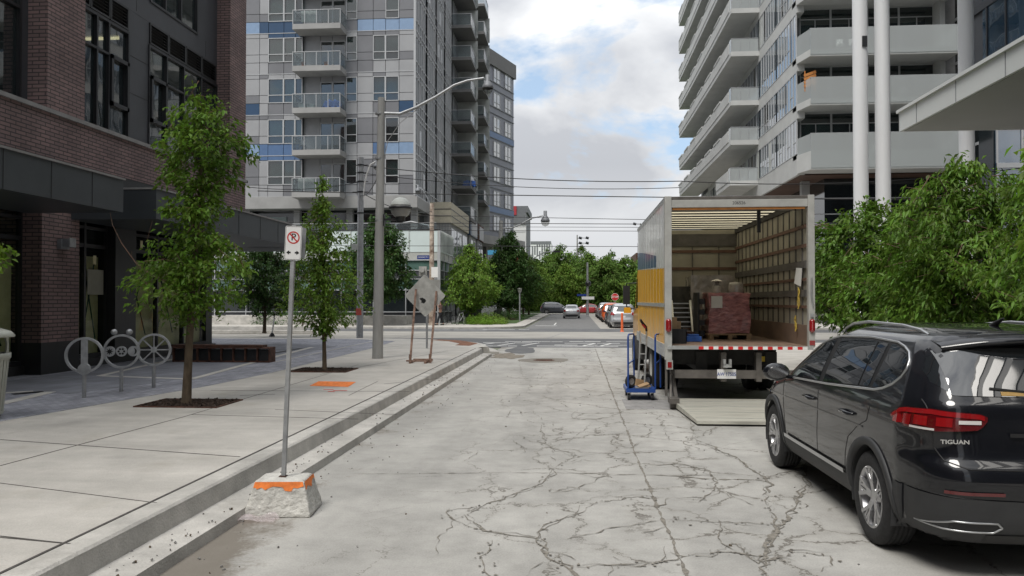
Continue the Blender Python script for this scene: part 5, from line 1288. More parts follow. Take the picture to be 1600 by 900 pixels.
def cut(o, holes, flip=False):
    for (x, y, z, r, w) in holes:
        c = MB(); c.cyl((x-w/2, y, z), (x+w/2, y, z), r, n=48); h = c.build('cutter', 'black'); md = o.modifiers.new('arch', 'BOOLEAN'); md.operation = 'DIFFERENCE'; md.solver = 'EXACT'; md.object = h
        dg = bpy.context.evaluated_depsgraph_get(); me = bpy.data.meshes.new_from_object(o.evaluated_get(dg)); o.modifiers.clear(); o.data = me; bpy.data.objects.remove(h)
def wheel(parent, x, y, R, w, sgn, detail=2, rimr=.66, name='wheel'):
    """wheel centre at x (outer face side sgn), axis along X"""
    M = Matrix(((0, 0, sgn), (1, 0, 0), (0, sgn, 0))).transposed() if False else Matrix(((0., 0., float(sgn)), (0., 1., 0.), (1., 0., 0.)))
    t = MB(); h = w/2; rr = R*rimr
    prof = [(rr, -h), (R-.03, -h*.98), (R-.006, -h*.8), (R, -h*.55)]
    if detail > 1:
        for k in range(4): a = -.5+k*.28; prof += [(R, h*a), (R-.008, h*(a+.03)), (R-.008, h*(a+.09)), (R, h*(a+.12))]
    prof += [(R, h*.62), (R-.008, h*.82), (R-.035, h*.99), (rr+.03, h*1.02), (rr, h*.92)]
    t.lathe(prof, (x, y, R), 48 if detail > 1 else 20, 0, M); o = t.build(name, 'rubber', parent, world=False)
    t = MB(); t.lathe([(rr, h*.92), (rr-.012, h*.95), (rr-.025, h*.8), (rr-.03, -h*.5)], (x, y, R), 48 if detail > 1 else 20, 0, M); t.lathe([(rr-.03, h*.1), (.001, h*.1)], (x, y, R), 24, 1, M)
    t.build('rim', ['rim', 'rim_dark'], o, world=False)
    t = MB(); c = Vector((x, y, R))
    def P_(r, a, d): return c+Vector((sgn*h*d, r*math.cos(a), r*math.sin(a)))
    if detail > 1:
        for k in range(5):
            a = 2*PI*k/5+.2
            for q in (-1, 1):
                p0 = P_(.05, a+q*.25, .62); p1 = P_(rr*.5, a+q*.13, .70); p2 = P_(rr*.72, a+q*.26, .78); p3 = P_(rr*.98, a+q*.32, .86)
                t.bar(p0, p1, .03, .028, up=(1, 0, 0)); t.bar(p1, p2, .03, .026, up=(1, 0, 0)); t.bar(p2, p3, .028, .024, up=(1, 0, 0))
                t.bar(P_(rr*.5, a+q*.13, .70), P_(rr*.97, a+q*.06, .84), .018, .02, up=(1, 0, 0))
            t.cyl(P_(.052, a+.6, .60), P_(.052, a+.6, .72), .01, n=8)
        t.cyl(P_(0, 0, .5), P_(0, 0, .72), .075, .06, 24)
        d_ = MB(); d_.cyl(P_(0, 0, .12), P_(0, 0, .2), rr*.62, n=32); d_.build('brake_disc', 'galv_dull', o, world=False)
    else:
        for k in range(5): a = 2*PI*k/5; t.bar(P_(0, 0, .7), P_(rr*.97, a, .8), .07, .03, up=(1, 0, 0))
        t.cyl(P_(0, 0, .5), P_(0, 0, .78), .06, n=10)
    t.build('spokes', 'rim', o, world=False)
    return o
# ---------------------------------------------------------------- the black SUV
def big_suv():
    t = thing('parked_car', 'shiny black SUV parked behind the truck with chrome window trim', 'car'); L_ = 4.70; Wd = .92; H = 1.67
    S = Shell(L_, Wd, H,
        rear=[(.25, .16), (.36, .06), (.52, .02), (.66, .0), (.75, .015), (.83, .07), (.95, .085), (1.14, .10), (1.22, .15), (1.38, .25), (1.53, .36), (1.60, .43), (1.645, .62), (1.67, 1.05)],
        front=[(.25, 4.5), (.4, 4.64), (.6, 4.69), (.75, 4.68), (.85, 4.58), (.93, 4.36), (.99, 4.0), (1.035, 3.62), (1.08, 3.50), (1.22, 3.24), (1.42, 2.86), (1.58, 2.42), (1.64, 2.12), (1.67, 1.7)],
        width=[(.25, .82), (.34, .885), (.5, .915), (.66, .92), (.8, .915), (.98, .908), (1.06, .898), (1.14, .875), (1.25, .832), (1.42, .752), (1.53, .695), (1.59, .635), (1.645, .50), (1.67, .3)],
        rr=[(.25, .3), (.6, .30), (1.1, .24), (1.4, .20), (1.6, .2), (1.67, .25)],
        rf=[(.25, .5), (.7, .55), (.95, .5), (1.1, .35), (1.4, .3), (1.67, .25)], taper=.05, p=2.25)
    WR, WF, R = .98, 3.77, .352
    b = S.body(.25, 56, n=(9, 9, 40, 9, 9)); o = b.build('body', ['paint_black', 'black'], t, world=False)
    cut(o, [(-.95, WR, R, .395, .62), (.95, WR, R, .395, .62), (-.95, WF, R, .395, .62), (.95, WF, R, .395, .62)])
    inn = MB(); inn.box(-.62, .4, .2, .62, 4.3, .55); inn.build('underbody', 'black', t, world=False)
    # wheel arches and sills
    for sg in (-1, 1):
        cl = MB()
        for wy in (WR, WF):
            P = []
            for r in (.392, .40, .43, .452, .456):
                row = []
                for k in range(33):
                    a = -.38+(PI+.76)*k/32; y = wy+r*math.cos(a); z = max(.25, R+r*math.sin(a)); row.append((sg*(S.X(y, z)+(.018 if .395 < r < .455 else -.004)), y, z))
                P.append(row)
            cl.grid(P, 0, True, flip=sg < 0)
            cl.grid([[(sg*.62, wy+.394*math.cos(-.3+(PI+.6)*k/24), R+.394*math.sin(-.3+(PI+.6)*k/24)) for k in range(25)], [(sg*.9, wy+.394*math.cos(-.3+(PI+.6)*k/24), R+.394*math.sin(-.3+(PI+.6)*k/24)) for k in range(25)]], 0, True)
        ys = list(np.linspace(WR+.44, WF-.44, 30)); S.side(ys, lambda y: .255, lambda y: .43, .012, 4, sg, cl)
        S.side(list(np.linspace(WF+.43, 4.2, 10)), lambda y: .26, lambda y: .45, .010, 3, sg, cl)
        cl.build('wheel_arch_trim', 'cladding', t, world=False)
        tr_ = MB(); S.side(list(np.linspace(WR+.50, WF-.50, 26)), lambda y: .425, lambda y: .462, .022, 2, sg, tr_); tr_.build('chrome_strip', 'trim_satin', t, world=False)
        for wy in (WR, WF): wheel(t, sg*.79, wy, R, .235, sg)
    # side glass
    top = lin([(.62, 1.40), (.72, 1.485), (.95, 1.525), (1.5, 1.54), (2.2, 1.515), (2.6, 1.435), (3.0, 1.28), (3.35, 1.105)])
    bot = lin([(.62, 1.32), (.75, 1.225), (.95, 1.18), (2.0, 1.115), (3.35, 1.06)])
    for sg in (-1, 1):
        for nm, a, c, gm in (('quarter_window', .66, 1.03, 'car_glass_dark'), ('rear_door_window', 1.10, 1.28, 'car_glass_dark'), ('rear_door_window', 1.31, 2.12, 'car_glass_dark'), ('front_door_window', 2.24, 3.26, 'car_glass_dark')):
            S.side(list(np.linspace(a, c, 16)), lambda y: bot(y)+.012, lambda y: max(bot(y)+.02, top(y)-.012), .005, 8, sg).build(nm, gm, t, world=False)
        bp = MB(); S.side(list(np.linspace(.62, 3.34, 60)), bot, top, .001, 8, sg, bp); bp.build('window_pillar', 'black', t, world=False)
        q = MB(); pts = [(y, bot(y)-.008) for y in np.linspace(3.36, .85, 20)]+[(.72, 1.24), (.64, 1.30), (.61, 1.36), (.63, 1.42), (.69, 1.475), (.80, 1.51)]+[(y, top(y)+.01) for y in np.linspace(.95, 3.30, 24)]
        S.sideline(pts, .010, .004, sg, q, sub=2); q.build('window_trim', 'trim_satin', t, world=False)
        # door seams, crease, handles
        q = MB()
        for pts in ([(2.20, 1.03), (2.19, .9), (2.2, .45), (2.17, .3)], [(3.33, 1.02), (3.36, .85), (3.28, .6), (3.24, .32)], [(.98, 1.05), (1.02, .93), (1.20, .86), (1.40, .74), (1.46, .6), (1.49, .45), (1.46, .32)]): S.sideline(pts, .0045, -.001, sg, q, sub=8, n=5)
        q.build('door_seam', 'black', t, world=False)
        for y in (1.42, 2.43):
            q = MB(); x = S.X(y, .94); q.tube([(sg*(x-.01), y-.1, .93), (sg*(x+.03), y-.08, .935), (sg*(x+.035), y+.08, .94), (sg*(x-.01), y+.1, .94)], [.012, .016, .016, .012], 8); q.build('door_handle', 'paint_black', t, world=False)
        q = MB(); S.side(list(np.linspace(1.1, 4.2, 50)), lambda y: .86-.012*(y-1), lambda y: .875-.012*(y-1), .006, 1, sg, q); q.build('body_crease', 'paint_black', t, world=False)
        # roof rail
        q = MB(); ra = [(sg*.575, .70, 1.60), (sg*.58, .82, 1.632), (sg*.59, 1.1, 1.658), (sg*.59, 1.8, 1.668), (sg*.58, 2.2, 1.64), (sg*.57, 2.42, 1.595), (sg*.56, 2.48, 1.56)]
        q.tube(ra, .013, 8); q.build('roof_rail', 'trim_satin', t, world=False)
        # mirror
        q = MB(); mz, my = 1.12, 3.02; xb = S.X(my, 1.06)
        prof_ = [(-.02, .03), (.0, .075), (.05, .10), (.10, .09), (.14, .05), (.15, .01)]
        rows = []
        for dy, r in prof_:
            rows.append([(sg*(xb+.17+r*1.35*math.cos(2*PI*k/16)*(1)), my+dy-.04, mz+r*.92*math.sin(2*PI*k/16)) for k in range(17)])
        q.grid(rows, 0, True, flip=sg < 0); q.add(rows[0][:-1], [tuple(range(16)) if sg > 0 else tuple(range(16))[::-1]], 0); q.bar((sg*(xb-.03), my+.02, mz-.055), (sg*(xb+.12), my+.02, mz-.04), .06, .035, m=0)
        mo = q.build('wing_mirror', 'paint_black', t, world=False)
        q = MB(); q.add([(sg*(xb+.17+.105*math.cos(2*PI*k/16)), my-.063, mz+.06*math.sin(2*PI*k/16)) for k in range(16)], [tuple(range(16)) if sg > 0 else tuple(range(16))[::-1]]); q.build('mirror_glass', 'chrome', mo, world=False)
    # windscreen
    S.frontp(list(np.linspace(-.72, .72, 17)), lambda x: 1.10, lambda x: 1.55-.12*(abs(x)/.72)**3, .005, 8).build('windscreen', 'car_glass_dark', t, world=False)
    # rear glass, spoiler
    g = S.rearp(list(np.linspace(-.66, .66, 21)), lambda x: 1.215+.01*abs(x), lambda x: 1.53-.03*(abs(x)/.66)**2, .006, 8); g.build('rear_window', 'car_glass_dark', t, world=False)
    for sg in (-1, 1): S.rearp(list(np.linspace(sg*.66, sg*.735, 5)) if sg > 0 else list(np.linspace(-.735, -.66, 5)), lambda x: 1.23+.9*(abs(x)-.66), lambda x: 1.515-1.2*(abs(x)-.66), .003, 6).build('rear_pillar_trim', 'car_glass_dark', t, world=False)
    q = MB(); rows = []
    for j, (yo, z) in enumerate(((.62, 1.648), (.40, 1.635), (.28, 1.612), (.245, 1.59), (.255, 1.57), (.34, 1.55))):
        rows.append([(x*(1-.0*j), yo+.16*(x/.62)**2, z-.07*(x/.62)**2) for x in np.linspace(-.62, .62, 17)])
    q.grid(rows, 0, True); rows2 = [rows[-1], [(x, 0.50, 1.545-.05*(x/.62)**2) for x in np.linspace(-.62, .62, 17)]]; q.grid(rows2, 0, True); q.build('roof_spoiler', 'paint_black', t, world=False)
    q = MB(); q.box(-.14, .238, 1.582, .14, .245, 1.597); q.build('brake_light', 'lamp_red_dark', t, world=False)
    # tailgate seams
    q = MB()
    for sg in (-1, 1): S.rearline([(sg*.80, 1.18), (sg*.79, 1.1), (sg*.78, .88), (sg*.74, .80), (sg*.62, .76)], .0045, -.001, q)
    S.rearline([(-.62, .76), (.62, .76)], .005, -.001, q, sub=14); S.rearline([(-.85, .585), (-.4, .555), (.4, .555), (.85, .585)], .004, -.001, q, sub=10); q.build('tailgate_seam', 'black', t, world=False)
    # lower bumper cladding, reflector, exhaust trim
    S.rearp(list(np.linspace(-.86, .86, 33)), lambda x: .255, lambda x: .33, .003, 3).build('bumper_base', 'cladding', t, world=False)
    for sg in (-1, 1): S.wrap(0, .13, lambda f: .27, lambda f: .555+.03*f, .009, sg, 6, 34).build('bumper_cladding', 'cladding', t, world=False)
    S.rearp(list(np.linspace(-.5, .5, 17)), lambda x: .262, lambda x: .33, .014, 3).build('diffuser', 'black', t, world=False)
    for sg in (-1, 1):
        xs = list(np.linspace(sg*.42, sg*.76, 10)) if sg > 0 else list(np.linspace(-.76, -.42, 10))
        S.rearp(xs, lambda x: .596, lambda x: .618, .010, 1).build('rear_reflector', 'lamp_red_dark', t, world=False)
        q = MB(); pts = [(sg*.42, .385), (sg*.45, .415), (sg*.70, .415), (sg*.84, .365), (sg*.74, .350), (sg*.47, .350), (sg*.42, .385)]
        S.rearline(pts, .007, .014, q); q.build('exhaust_trim', 'trim_satin', t, world=False)
        q = MB(); xs2 = list(np.linspace(.42, .72, 8)) if sg > 0 else list(np.linspace(-.72, -.42, 8)); S.rearp(xs2, lambda x: .357, lambda x: .408-.10*max(0, abs(x)-.66), .013, 1, q); q.build('exhaust_opening', 'black', t, world=False)
        # tail lamp wrapping the corner: built on a strip from the tailgate to the side
        def lampstrip(t0, t1, lo, hi, off, m, name, rows=5, n=22, par=t):
            P = []
            for j in range(rows+1):
                row = []
                for i in range(n+1):
                    f = t0+(t1-t0)*i/n   # 0 at inner end on the tailgate, 1 at outer end on the flank
                    z = lo(f)+(hi(f)-lo(f))*j/rows
                    yr, yf, w, rr, rf = S.par(z); w2 = w*(1-S.taper*.9); a0 = .48; st = w2-rr-a0; arc = rr*1.75; sd_ = .12; tot = st+arc+sd_; d = f*tot
                    if d < st: x = a0+d; p = (x, S.YR(x, z)-off)
                    elif d < st+arc:
                        a = (d-st)/arc*PI/2; q_ = math.sin(a)**(2/S.p); x = w2-rr+rr*q_; p = (x+off*math.sin(a), S.YR(x, z)-off*math.cos(a))
                    else: y = yr+rr*1.3+.05+(d-st-arc); p = (S.X(y, z)+off, y)
                    row.append((sg*p[0], p[1], z))
                P.append(row)
            mb = MB(); mb.grid(P, 0, True, flip=sg < 0); return mb.build(name, m, par, world=False)
        lo_ = lin([(0, 1.065), (.07, 1.005), (.45, .985), (.8, .985), (1., 1.03)]); hi_ = lin([(0, 1.09), (.06, 1.11), (.5, 1.13), (.8, 1.115), (1, 1.045)])
        lp = lampstrip(0, 1, lo_, hi_, .014, 'lamp_red_dark', 'tail_lamp')
        lampstrip(.03, .95, lambda f: hi_(f)-.034, lambda f: hi_(f)-.004, .019, 'lamp_red', 'light_strip', 1, par=lp)
        lampstrip(.30, .44, lambda f: 1.02, lambda f: 1.078, .019, 'lamp_red', 'light_strip', 1, par=lp)
        lampstrip(.52, .66, lambda f: 1.015, lambda f: 1.078, .019, 'lamp_red', 'light_strip', 1, par=lp)
        lampstrip(.70, .92, lambda f: 1.0, lambda f: 1.072, .018, 'lamp_red', 'light_strip', 1, par=lp)
        lampstrip(.06, .25, lambda f: 1.042, lambda f: 1.066, .019, 'lamp_clear', 'reversing_lens', 1, par=lp)
        lampstrip(.45, .70, lambda f: .989, lambda f: 1.003, .019, 'lamp_clear', 'reversing_lens', 1, par=lp)
        # headlamp
        S.frontp([sg*x for x in (np.linspace(.5, .85, 8) if sg > 0 else np.linspace(.85, .5, 8))], lambda x: .68, lambda x: .77, .006, 3).build('headlamp', 'lamp_clear', t, world=False)
    yb = S.YR(-.52, .84)
    text('TIGUAN', .037, 'badge_text', 'chrome', t, (-.68, S.YR(-.68, .92)-.010, .925), E(PI/2-.05, 0, -.06), .003, bold=.0010, sx=1.3)
    pl = MB(); pl.box(-.16, .055, .79, .16, .07, .94); po = pl.build('number_plate', 'plate_white', t, world=False)
    text('C', .085, 'plate_text', 'plate_blue', po, (-.125, .0535, .865), E(PI/2, 0, 0), .001)
    S.rearp(list(np.linspace(-.35, .35, 12)), lambda x: .965, lambda x: .99, .02, 2).build('tailgate_handle', 'black', t, world=False)
    q = MB(); q.lathe([(.052, 0), (.052, .01), (.04, .012)], (0, S.YR(0, 1.1)-.004, 1.08), 24, 0, Matrix(((1, 0, 0), (0, 0, -1), (0, 1, 0)))); q.build('round_badge', 'chrome', t, world=False)
    q = MB(); q.bar((0, S.YR(0, 1.23)-.012, 1.23), (-.42, S.YR(-.42, 1.27)-.012, 1.27), .014, .014); q.bar((.04, S.YR(0, 1.2)-.014, 1.2), (-.02, S.YR(0, 1.24)-.014, 1.24), .03, .03); q.build('rear_wiper', 'wiper', t, world=False)
    q = MB(); q.tube([(0, .95, 1.655), (0, .88, 1.69), (0, .80, 1.72)], [.03, .018, .006], 8); q.build('antenna_fin', 'black', t, world=False)
    S.rearp(list(np.linspace(-.36, -.02, 8)), lambda x: 1.225, lambda x: 1.25, .009, 1).build('window_sticker', 'sticker_gold', t, world=False)
    return t
suv = big_suv(); suv.location = (3.15, 5.28, 0); suv.rotation_euler.z = math.radians(.6)
# ---------------------------------------------------------------- ordinary cars
def small_car(label, paint, kind, loc, rz, group=None, name='parked_car', cat='car', plate=True):
    t = thing(name, label, cat, (0, 0, 0), 0, group)
    if kind == 'sedan':
        L_, H = 4.6, 1.45
        S = Shell(L_, .89, H, [(.2, .12), (.5, .0), (.7, .02), (.88, .06), (.98, .22), (1.02, .5), (1.06, .72), (1.3, 1.15), (1.41, 1.5), (1.45, 2.0)], [(.2, 4.5), (.5, 4.6), (.7, 4.5), (.82, 4.2), (.92, 3.7), (.98, 3.35), (1.1, 3.12), (1.3, 2.75), (1.41, 2.45), (1.45, 2.2)],
            [(.2, .82), (.5, .89), (.75, .885), (.9, .86), (1.0, .80), (1.1, .75), (1.3, .65), (1.41, .55), (1.45, .3)], [(.2, .28), (.9, .3), (1.1, .2), (1.45, .2)], [(.2, .5), (.9, .5), (1.1, .3), (1.45, .2)])
        gt = lin([(.95, 1.12), (1.3, 1.3), (1.8, 1.37), (2.4, 1.37), (2.8, 1.24), (3.15, 1.06)]); gb = lin([(.95, 1.0), (3.15, .97)]); g0, g1 = .98, 3.12; rg = (1.03, 1.33); wr, wf, R = .95, 3.65, .32; tl = (.72, .88)
    elif kind == 'van':
        L_, H = 5.3, 2.0
        S = Shell(L_, .98, H, [(.25, .1), (.5, .0), (1.0, .05), (1.8, .15), (2.0, .5)], [(.25, 5.2), (.6, 5.3), (.9, 5.15), (1.08, 4.6), (1.15, 4.4), (1.75, 3.85), (1.93, 3.5), (2.0, 3.1)],
            [(.25, .9), (.5, .98), (1.1, .97), (1.7, .9), (1.92, .8), (2.0, .6)], [(.25, .15), (2.0, .15)], [(.25, .4), (1.1, .35), (2.0, .2)])
        gt = lin([(3.3, 1.7), (3.9, 1.6), (4.35, 1.2)]); gb = lin([(3.3, 1.12), (4.35, 1.1)]); g0, g1 = 3.3, 4.3; rg = (1.2, 1.7); wr, wf, R = 1.0, 4.35, .36; tl = (.9, 1.2)
    else:
        L_, H = 4.55, 1.68
        S = Shell(L_, .92, H, [(.25, .1), (.5, .0), (.75, .06), (1.0, .1), (1.1, .16), (1.5, .38), (1.63, .6), (1.68, 1.1)], [(.25, 4.4), (.6, 4.55), (.82, 4.4), (.95, 4.0), (1.04, 3.5), (1.1, 3.38), (1.45, 2.78), (1.6, 2.4), (1.68, 1.9)],
            [(.25, .82), (.5, .92), (.9, .91), (1.05, .87), (1.3, .78), (1.55, .66), (1.65, .5), (1.68, .3)], [(.25, .3), (1.68, .22)], [(.25, .5), (1., .5), (1.2, .3), (1.68, .25)])
        gt = lin([(.5, 1.3), (.75, 1.45), (1.5, 1.53), (2.4, 1.48), (2.9, 1.3), (3.3, 1.1)]); gb = lin([(.5, 1.2), (.8, 1.08), (3.3, 1.04)]); g0, g1 = .6, 3.2; rg = (1.12, 1.5); wr, wf, R = .92, 3.6, .345; tl = (.88, 1.08)
    o = S.body(.22, 26, n=(5, 5, 22, 5, 5)).build('body', paint, t, world=False)
    cut(o, [(-.92, wr, R, R+.045, .5), (.92, wr, R, R+.045, .5), (-.92, wf, R, R+.045, .5), (.92, wf, R, R+.045, .5)])
    MB().box(-.6, .3, .16, .6, L_-.4, .5).build('underbody', 'black', t, world=False)
    for sg in (-1, 1):
        n = 2 if kind != 'van' else 1
        for i in range(n):
            a = g0+(g1-g0)*i/n+.03; c = g0+(g1-g0)*(i+1)/n-.04; S.side(list(np.linspace(a, c, 10)), gb, gt, .005, 5, sg).build('side_window', 'car_glass_dark', t, world=False)
        for wy in (wr, wf): wheel(t, sg*.80*S.W/.92, wy, R, .2, sg, 1)
        xs = sorted([sg*.58, sg*.84]); S.rearp(list(np.linspace(xs[0], xs[1], 7)), lambda x: tl[0], lambda x: tl[1], .008, 3).build('tail_lamp', 'lamp_red', t, world=False)
        S.frontp(list(np.linspace(xs[0], xs[1], 7)), lambda x: .62, lambda x: .74, .008, 3).build('headlamp', 'lamp_clear', t, world=False)
        q = MB(); xb = S.X(g1-.15, gb(g1-.15)); q.ball((sg*(xb+.12), g1-.1, gb(g1)+.06), .1, 8, sz=.7); q.build('wing_mirror', paint, t, world=False)
        q = MB(); S.sideline([((g0+g1)/2, gb(2)-.01), ((g0+g1)/2, .35)], .006, 0, sg, q); S.sideline([(g1+.1, gb(2)-.04), (g1+.05, .35)], .006, 0, sg, q); q.build('door_seam', 'black', t, world=False)
    S.rearp(list(np.linspace(-.6, .6, 11)), lambda x: rg[0], lambda x: rg[1], .006, 5).build('rear_window', 'car_glass_dark', t, world=False)
    S.frontp(list(np.linspace(-.62, .62, 11)), lambda x: rg[0]+.02, lambda x: rg[1], .006, 5).build('windscreen', 'car_glass_dark', t, world=False)
    MB().box(-.15, S.YR(0, .8)-.02, .72, .15, S.YR(0, .8)-.005, .85).build('number_plate', 'plate_white', t, world=False)
    S.rearp(list(np.linspace(-.7, .7, 11)), lambda x: .25, lambda x: .42, .01, 2).build('bumper', 'cladding', t, world=False)
    t.location = loc; t.rotation_euler.z = rz; return t
g_ = 'cars parked along the far kerb'
small_car('silver SUV parked nearest in the far row, beside the orange posts', 'paint_silver', 'suv', (3.15, 51.6+1.5, 0), 0, g_)
small_car('dark saloon parked directly in front of the silver SUV in the row', 'paint_darkblue', 'sedan', (3.2, 60.6, 0), 0, g_)
small_car('orange hatchback third in the parked row', 'paint_orange', 'suv', (3.1, 67.5, 0), 0, g_)
small_car('grey saloon fourth in the parked row', 'paint_grey', 'sedan', (3.1, 74.5, 0), 0, g_)
small_car('pale silver SUV fifth in the parked row', 'paint_silver', 'suv', (3.1, 81, 0), 0, g_)
small_car('black car farthest along the parked row', 'paint_black', 'sedan', (3.1, 88, 0), 0, g_)
p = AY(893, 497, 83); small_car('silver saloon driving up the far street', 'paint_silver', 'sedan', (p.x, 82, 0), 0, None, 'moving_car')
p = AY(842, 492, 104); small_car('dark grey SUV crossing at the far junction', 'paint_grey', 'suv', (p.x, 107.5, 0), -PI/2, None, 'moving_car')
p = AY(945, 492, 106); small_car('low red car crossing at the far junction', 'paint_red', 'sedan', (p.x, 110.5, 0), PI/2, None, 'moving_car')
p = AY(832, 495, 92); small_car('white van parked behind the verge trees', 'paint_white', 'van', (-12.8, 84.5, .12), -PI/2, None, 'parked_van', 'van')

# ================================================================ TRUCK
mat('box_paint', (.80, .81, .80), .3, metal=.0, var=.05, vscale=1, coat=.4); mat('box_yellow', (.74, .37, .0), .28, var=.14, vscale=1.5, spec=.4); mat('box_blue', (.06, .12, .22), .35, var=.06, coat=.4)
mat('liner', (.30, .285, .235), .7, var=.2, vscale=1.6, stretch=(1, 1, 1)); mat('rail_brown', (.12, .065, .045), .7, var=.3, vscale=5); mat('rail_grey', (.09, .085, .08), .7, var=.3, vscale=5)
mat('deck_wood', (.17, .115, .085), .75, var=.3, vscale=2, stretch=(8, .5, 1)); mat('frame_grey', (.36, .36, .34), .55, var=.15, vscale=4); mat('plate_alu', (.50, .49, .43), .5, metal=.35, var=.25, vscale=4, stretch=(.5, 6, 1), bump=.2, bscale=60); mat('chassis', (.02, .019, .018), .8, var=.4, vscale=6); mat('bar_grey', (.12, .11, .10), .6, metal=.4, var=.3, vscale=5)
mat('roof_skin', (.62, .56, .40), .6, var=.06, trans=.8)
tk = thing('moving_truck', 'yellow-sided box truck with open rear, lowered tail lift and empty-looking deck', 'truck', (2.81, 13.85, 0))
x0, x1, ya, yb, zd, zt = 1.56, 4.06, 13.85, 20.1, 1.07, 3.67
b = MB(); b.box(x0, ya+.1, zd-.0, x0+.03, yb, zt-.02, 0); so_ = b.build('side_panel', 'box_paint', tk)
b = MB(); b.add([(x0-.004, ya+.1, zd+.02), (x0-.004, yb-.02, zd+.02), (x0-.004, yb-.02, 2.62), (x0-.004, ya+.1, 2.42)], [(3, 2, 1, 0)]); b.build('yellow_livery', 'box_yellow', so_)
b = MB(); b.add([(x0-.004, ya+1.6, 2.50), (x0-.004, yb-.02, 2.63), (x0-.004, yb-.02, 3.06), (x0-.004, ya+4.5, 2.95), (x0-.004, ya+1.6, 2.72)], [(4, 3, 2, 1, 0)]); b.build('blue_livery', 'box_blue', so_)
b = MB(); b.box(x0-.02, ya+.08, 1.74, x0, yb, 1.81); b.box(x0-.03, ya+.08, zd-.20, x0+.03, yb, zd+.02); b.box(x0-.012, ya+.05, zt-.07, x0+.02, yb, zt)
y = ya+.4
while y < yb: b.box(x0-.007, y, zd+.02, x0-.003, y+.012, zt-.07); y += .6
y = ya+.2
while y < yb: b.box(x0-.036, y, zd-.13, x0-.03, y+.1, zd-.07); y += .25
b.build('rub_rail', 'alu', so_)
b = MB(); b.box(x1-.03, ya+.1, zd, x1, yb, zt-.02); b.build('side_panel', 'box_paint', tk)
b = MB(); b.add([(x0+.02, ya+.08, zt-.02), (x1-.02, ya+.08, zt-.02), (x1-.02, yb, zt-.02), (x0+.02, yb, zt-.02)], [(0, 1, 2, 3)]); b.build('roof', 'roof_skin', tk)
b = MB()
y = ya+.95
while y < yb-.1: b.box(x0+.03, y, zt-.055, x1-.04, y+.05, zt-.03); y += .5
b.box(x0+.031, ya+.08, zt-.13, x0+.09, yb-.04, zt-.035); b.box(x1-.1, ya+.08, zt-.14, x1-.035, yb-.04, zt-.036); b.build('roof_bow', 'chassis', tk)
b = MB(); b.box(x0+.1, ya+.15, zt-.17, x1-.12, ya+.85, zt-.13); 
for x in (x0+.75, x0+1.75): b.box(x, ya+.2, zt-.175, x+.06, ya+.8, zt-.17)
b.build('door_track_panel', 'frame_grey', tk)
b = MB(); b.box(x0+.03, yb-.04, zd, x1-.03, yb, zt-.04); b.build('front_wall', 'liner', tk)
b = MB()
for z, h in ((1.35, .10), (2.62, .07), (3.05, .07)): b.box(x0+.03, yb-.07, z, x1-.04, yb-.04, z+h)
b.build('wall_rail', 'rail_brown', tk)
b = MB(); b.box(x0+.03, yb-.09, 3.22, x1-.04, yb-.041, 3.52)
for x in (2.2, 2.9, 3.55): b.box(x, yb-.055, zd, x+.03, yb-.041, 3.2)
b.build('wall_rail', 'rail_grey', tk)
# right inner wall: liner, posts, rails, kick board
b = MB(); b.box(x1-.06, ya+.12, zd, x1-.03, yb-.04, zt-.1); b.build('wall_liner', 'liner', tk)
b = MB(); y = ya+.42
while y < yb-.1: b.box(x1-.075, y, zd+.35, x1-.06, y+.05, zt-.12); y += .42
b.build('wall_post', 'rail_grey', tk)
b = MB()
for z, h in ((1.72, .05), (2.2, .05), (2.78, .06), (3.12, .06)): b.box(x1-.095, ya+.14, z, x1-.075, yb-.05, z+h)
b.build('wall_rail', 'rail_brown', tk)
b = MB()
for z, h in ((1.92, .12), (2.42, .13)): b.box(x1-.10, ya+.14, z, x1-.076, yb-.05, z+h)
b.build('wall_rail', 'rail_grey', tk)
b = MB(); b.box(x1-.09, ya+.12, zd, x1-.06, yb-.05, zd+.36); b.build('kick_board', 'deck_wood', tk)
b = MB(); b.box(x0+.03, ya+.1, zd-.04, x1-.03, yb, zd); b.build('deck', 'deck_wood', tk)
# rear frame
b = MB(); b.box(x0-.02, ya, zd-.25, x0+.10, ya+.11, zt, 0); b.box(x1-.09, ya, zd-.02, x1+.02, ya+.11, zt, 0); b.box(x0+.10, ya+.01, zt-.20, x1-.09, ya+.11, zt-.065, 0); b.box(x0+.10, ya+.02, zt-.062, x1-.09, ya+.10, zt-.005, 1)
b.build('rear_frame', ['frame_grey', 'bar_grey'], tk, bevel=.006)
b = MB(); b.box(x0+.12, ya+.03, zt-.235, x1-.13, ya+.09, zt-.201); b.build('door_seal', 'wood_orange', tk)
text('206526', .075, 'fleet_number', 'black', tk, ((x0+x1)/2-2.81, .009, zt-.13), E(PI/2, 0, 0), .001)
b = MB(); b.box(x0+.02, ya-.03, zd-.06, x1-.02, ya+.12, zd+.0); b.build('sill_plate', 'alu', tk)
b = MB(); n = 11; xa, xb = x0+.55, x1-.12
for i in range(n):
    b.box(xa+(xb-xa)*i/n, ya-.036, zd-.058, xa+(xb-xa)*(i+.5)/n, ya-.031, zd-.008, 0); b.box(xa+(xb-xa)*(i+.5)/n, ya-.036, zd-.058, xa+(xb-xa)*(i+1)/n, ya-.031, zd-.008, 1)
b.build('reflective_tape', ['red', 'white'], tk)
for x in (x0+.04, x1-.035):
    b = MB(); M_ = Matrix(((1, 0, 0), (0, 0, -1), (0, 1, 0)))
    b.tube([(x, ya-.006, zd+.28), (x, ya-.006, zd+.42)], .05, 14); b.ball((x, ya-.006, zd+.28), .05, 12); b.ball((x, ya-.006, zd+.42), .05, 12); o = b.build('tail_lamp', 'lamp_red', tk)
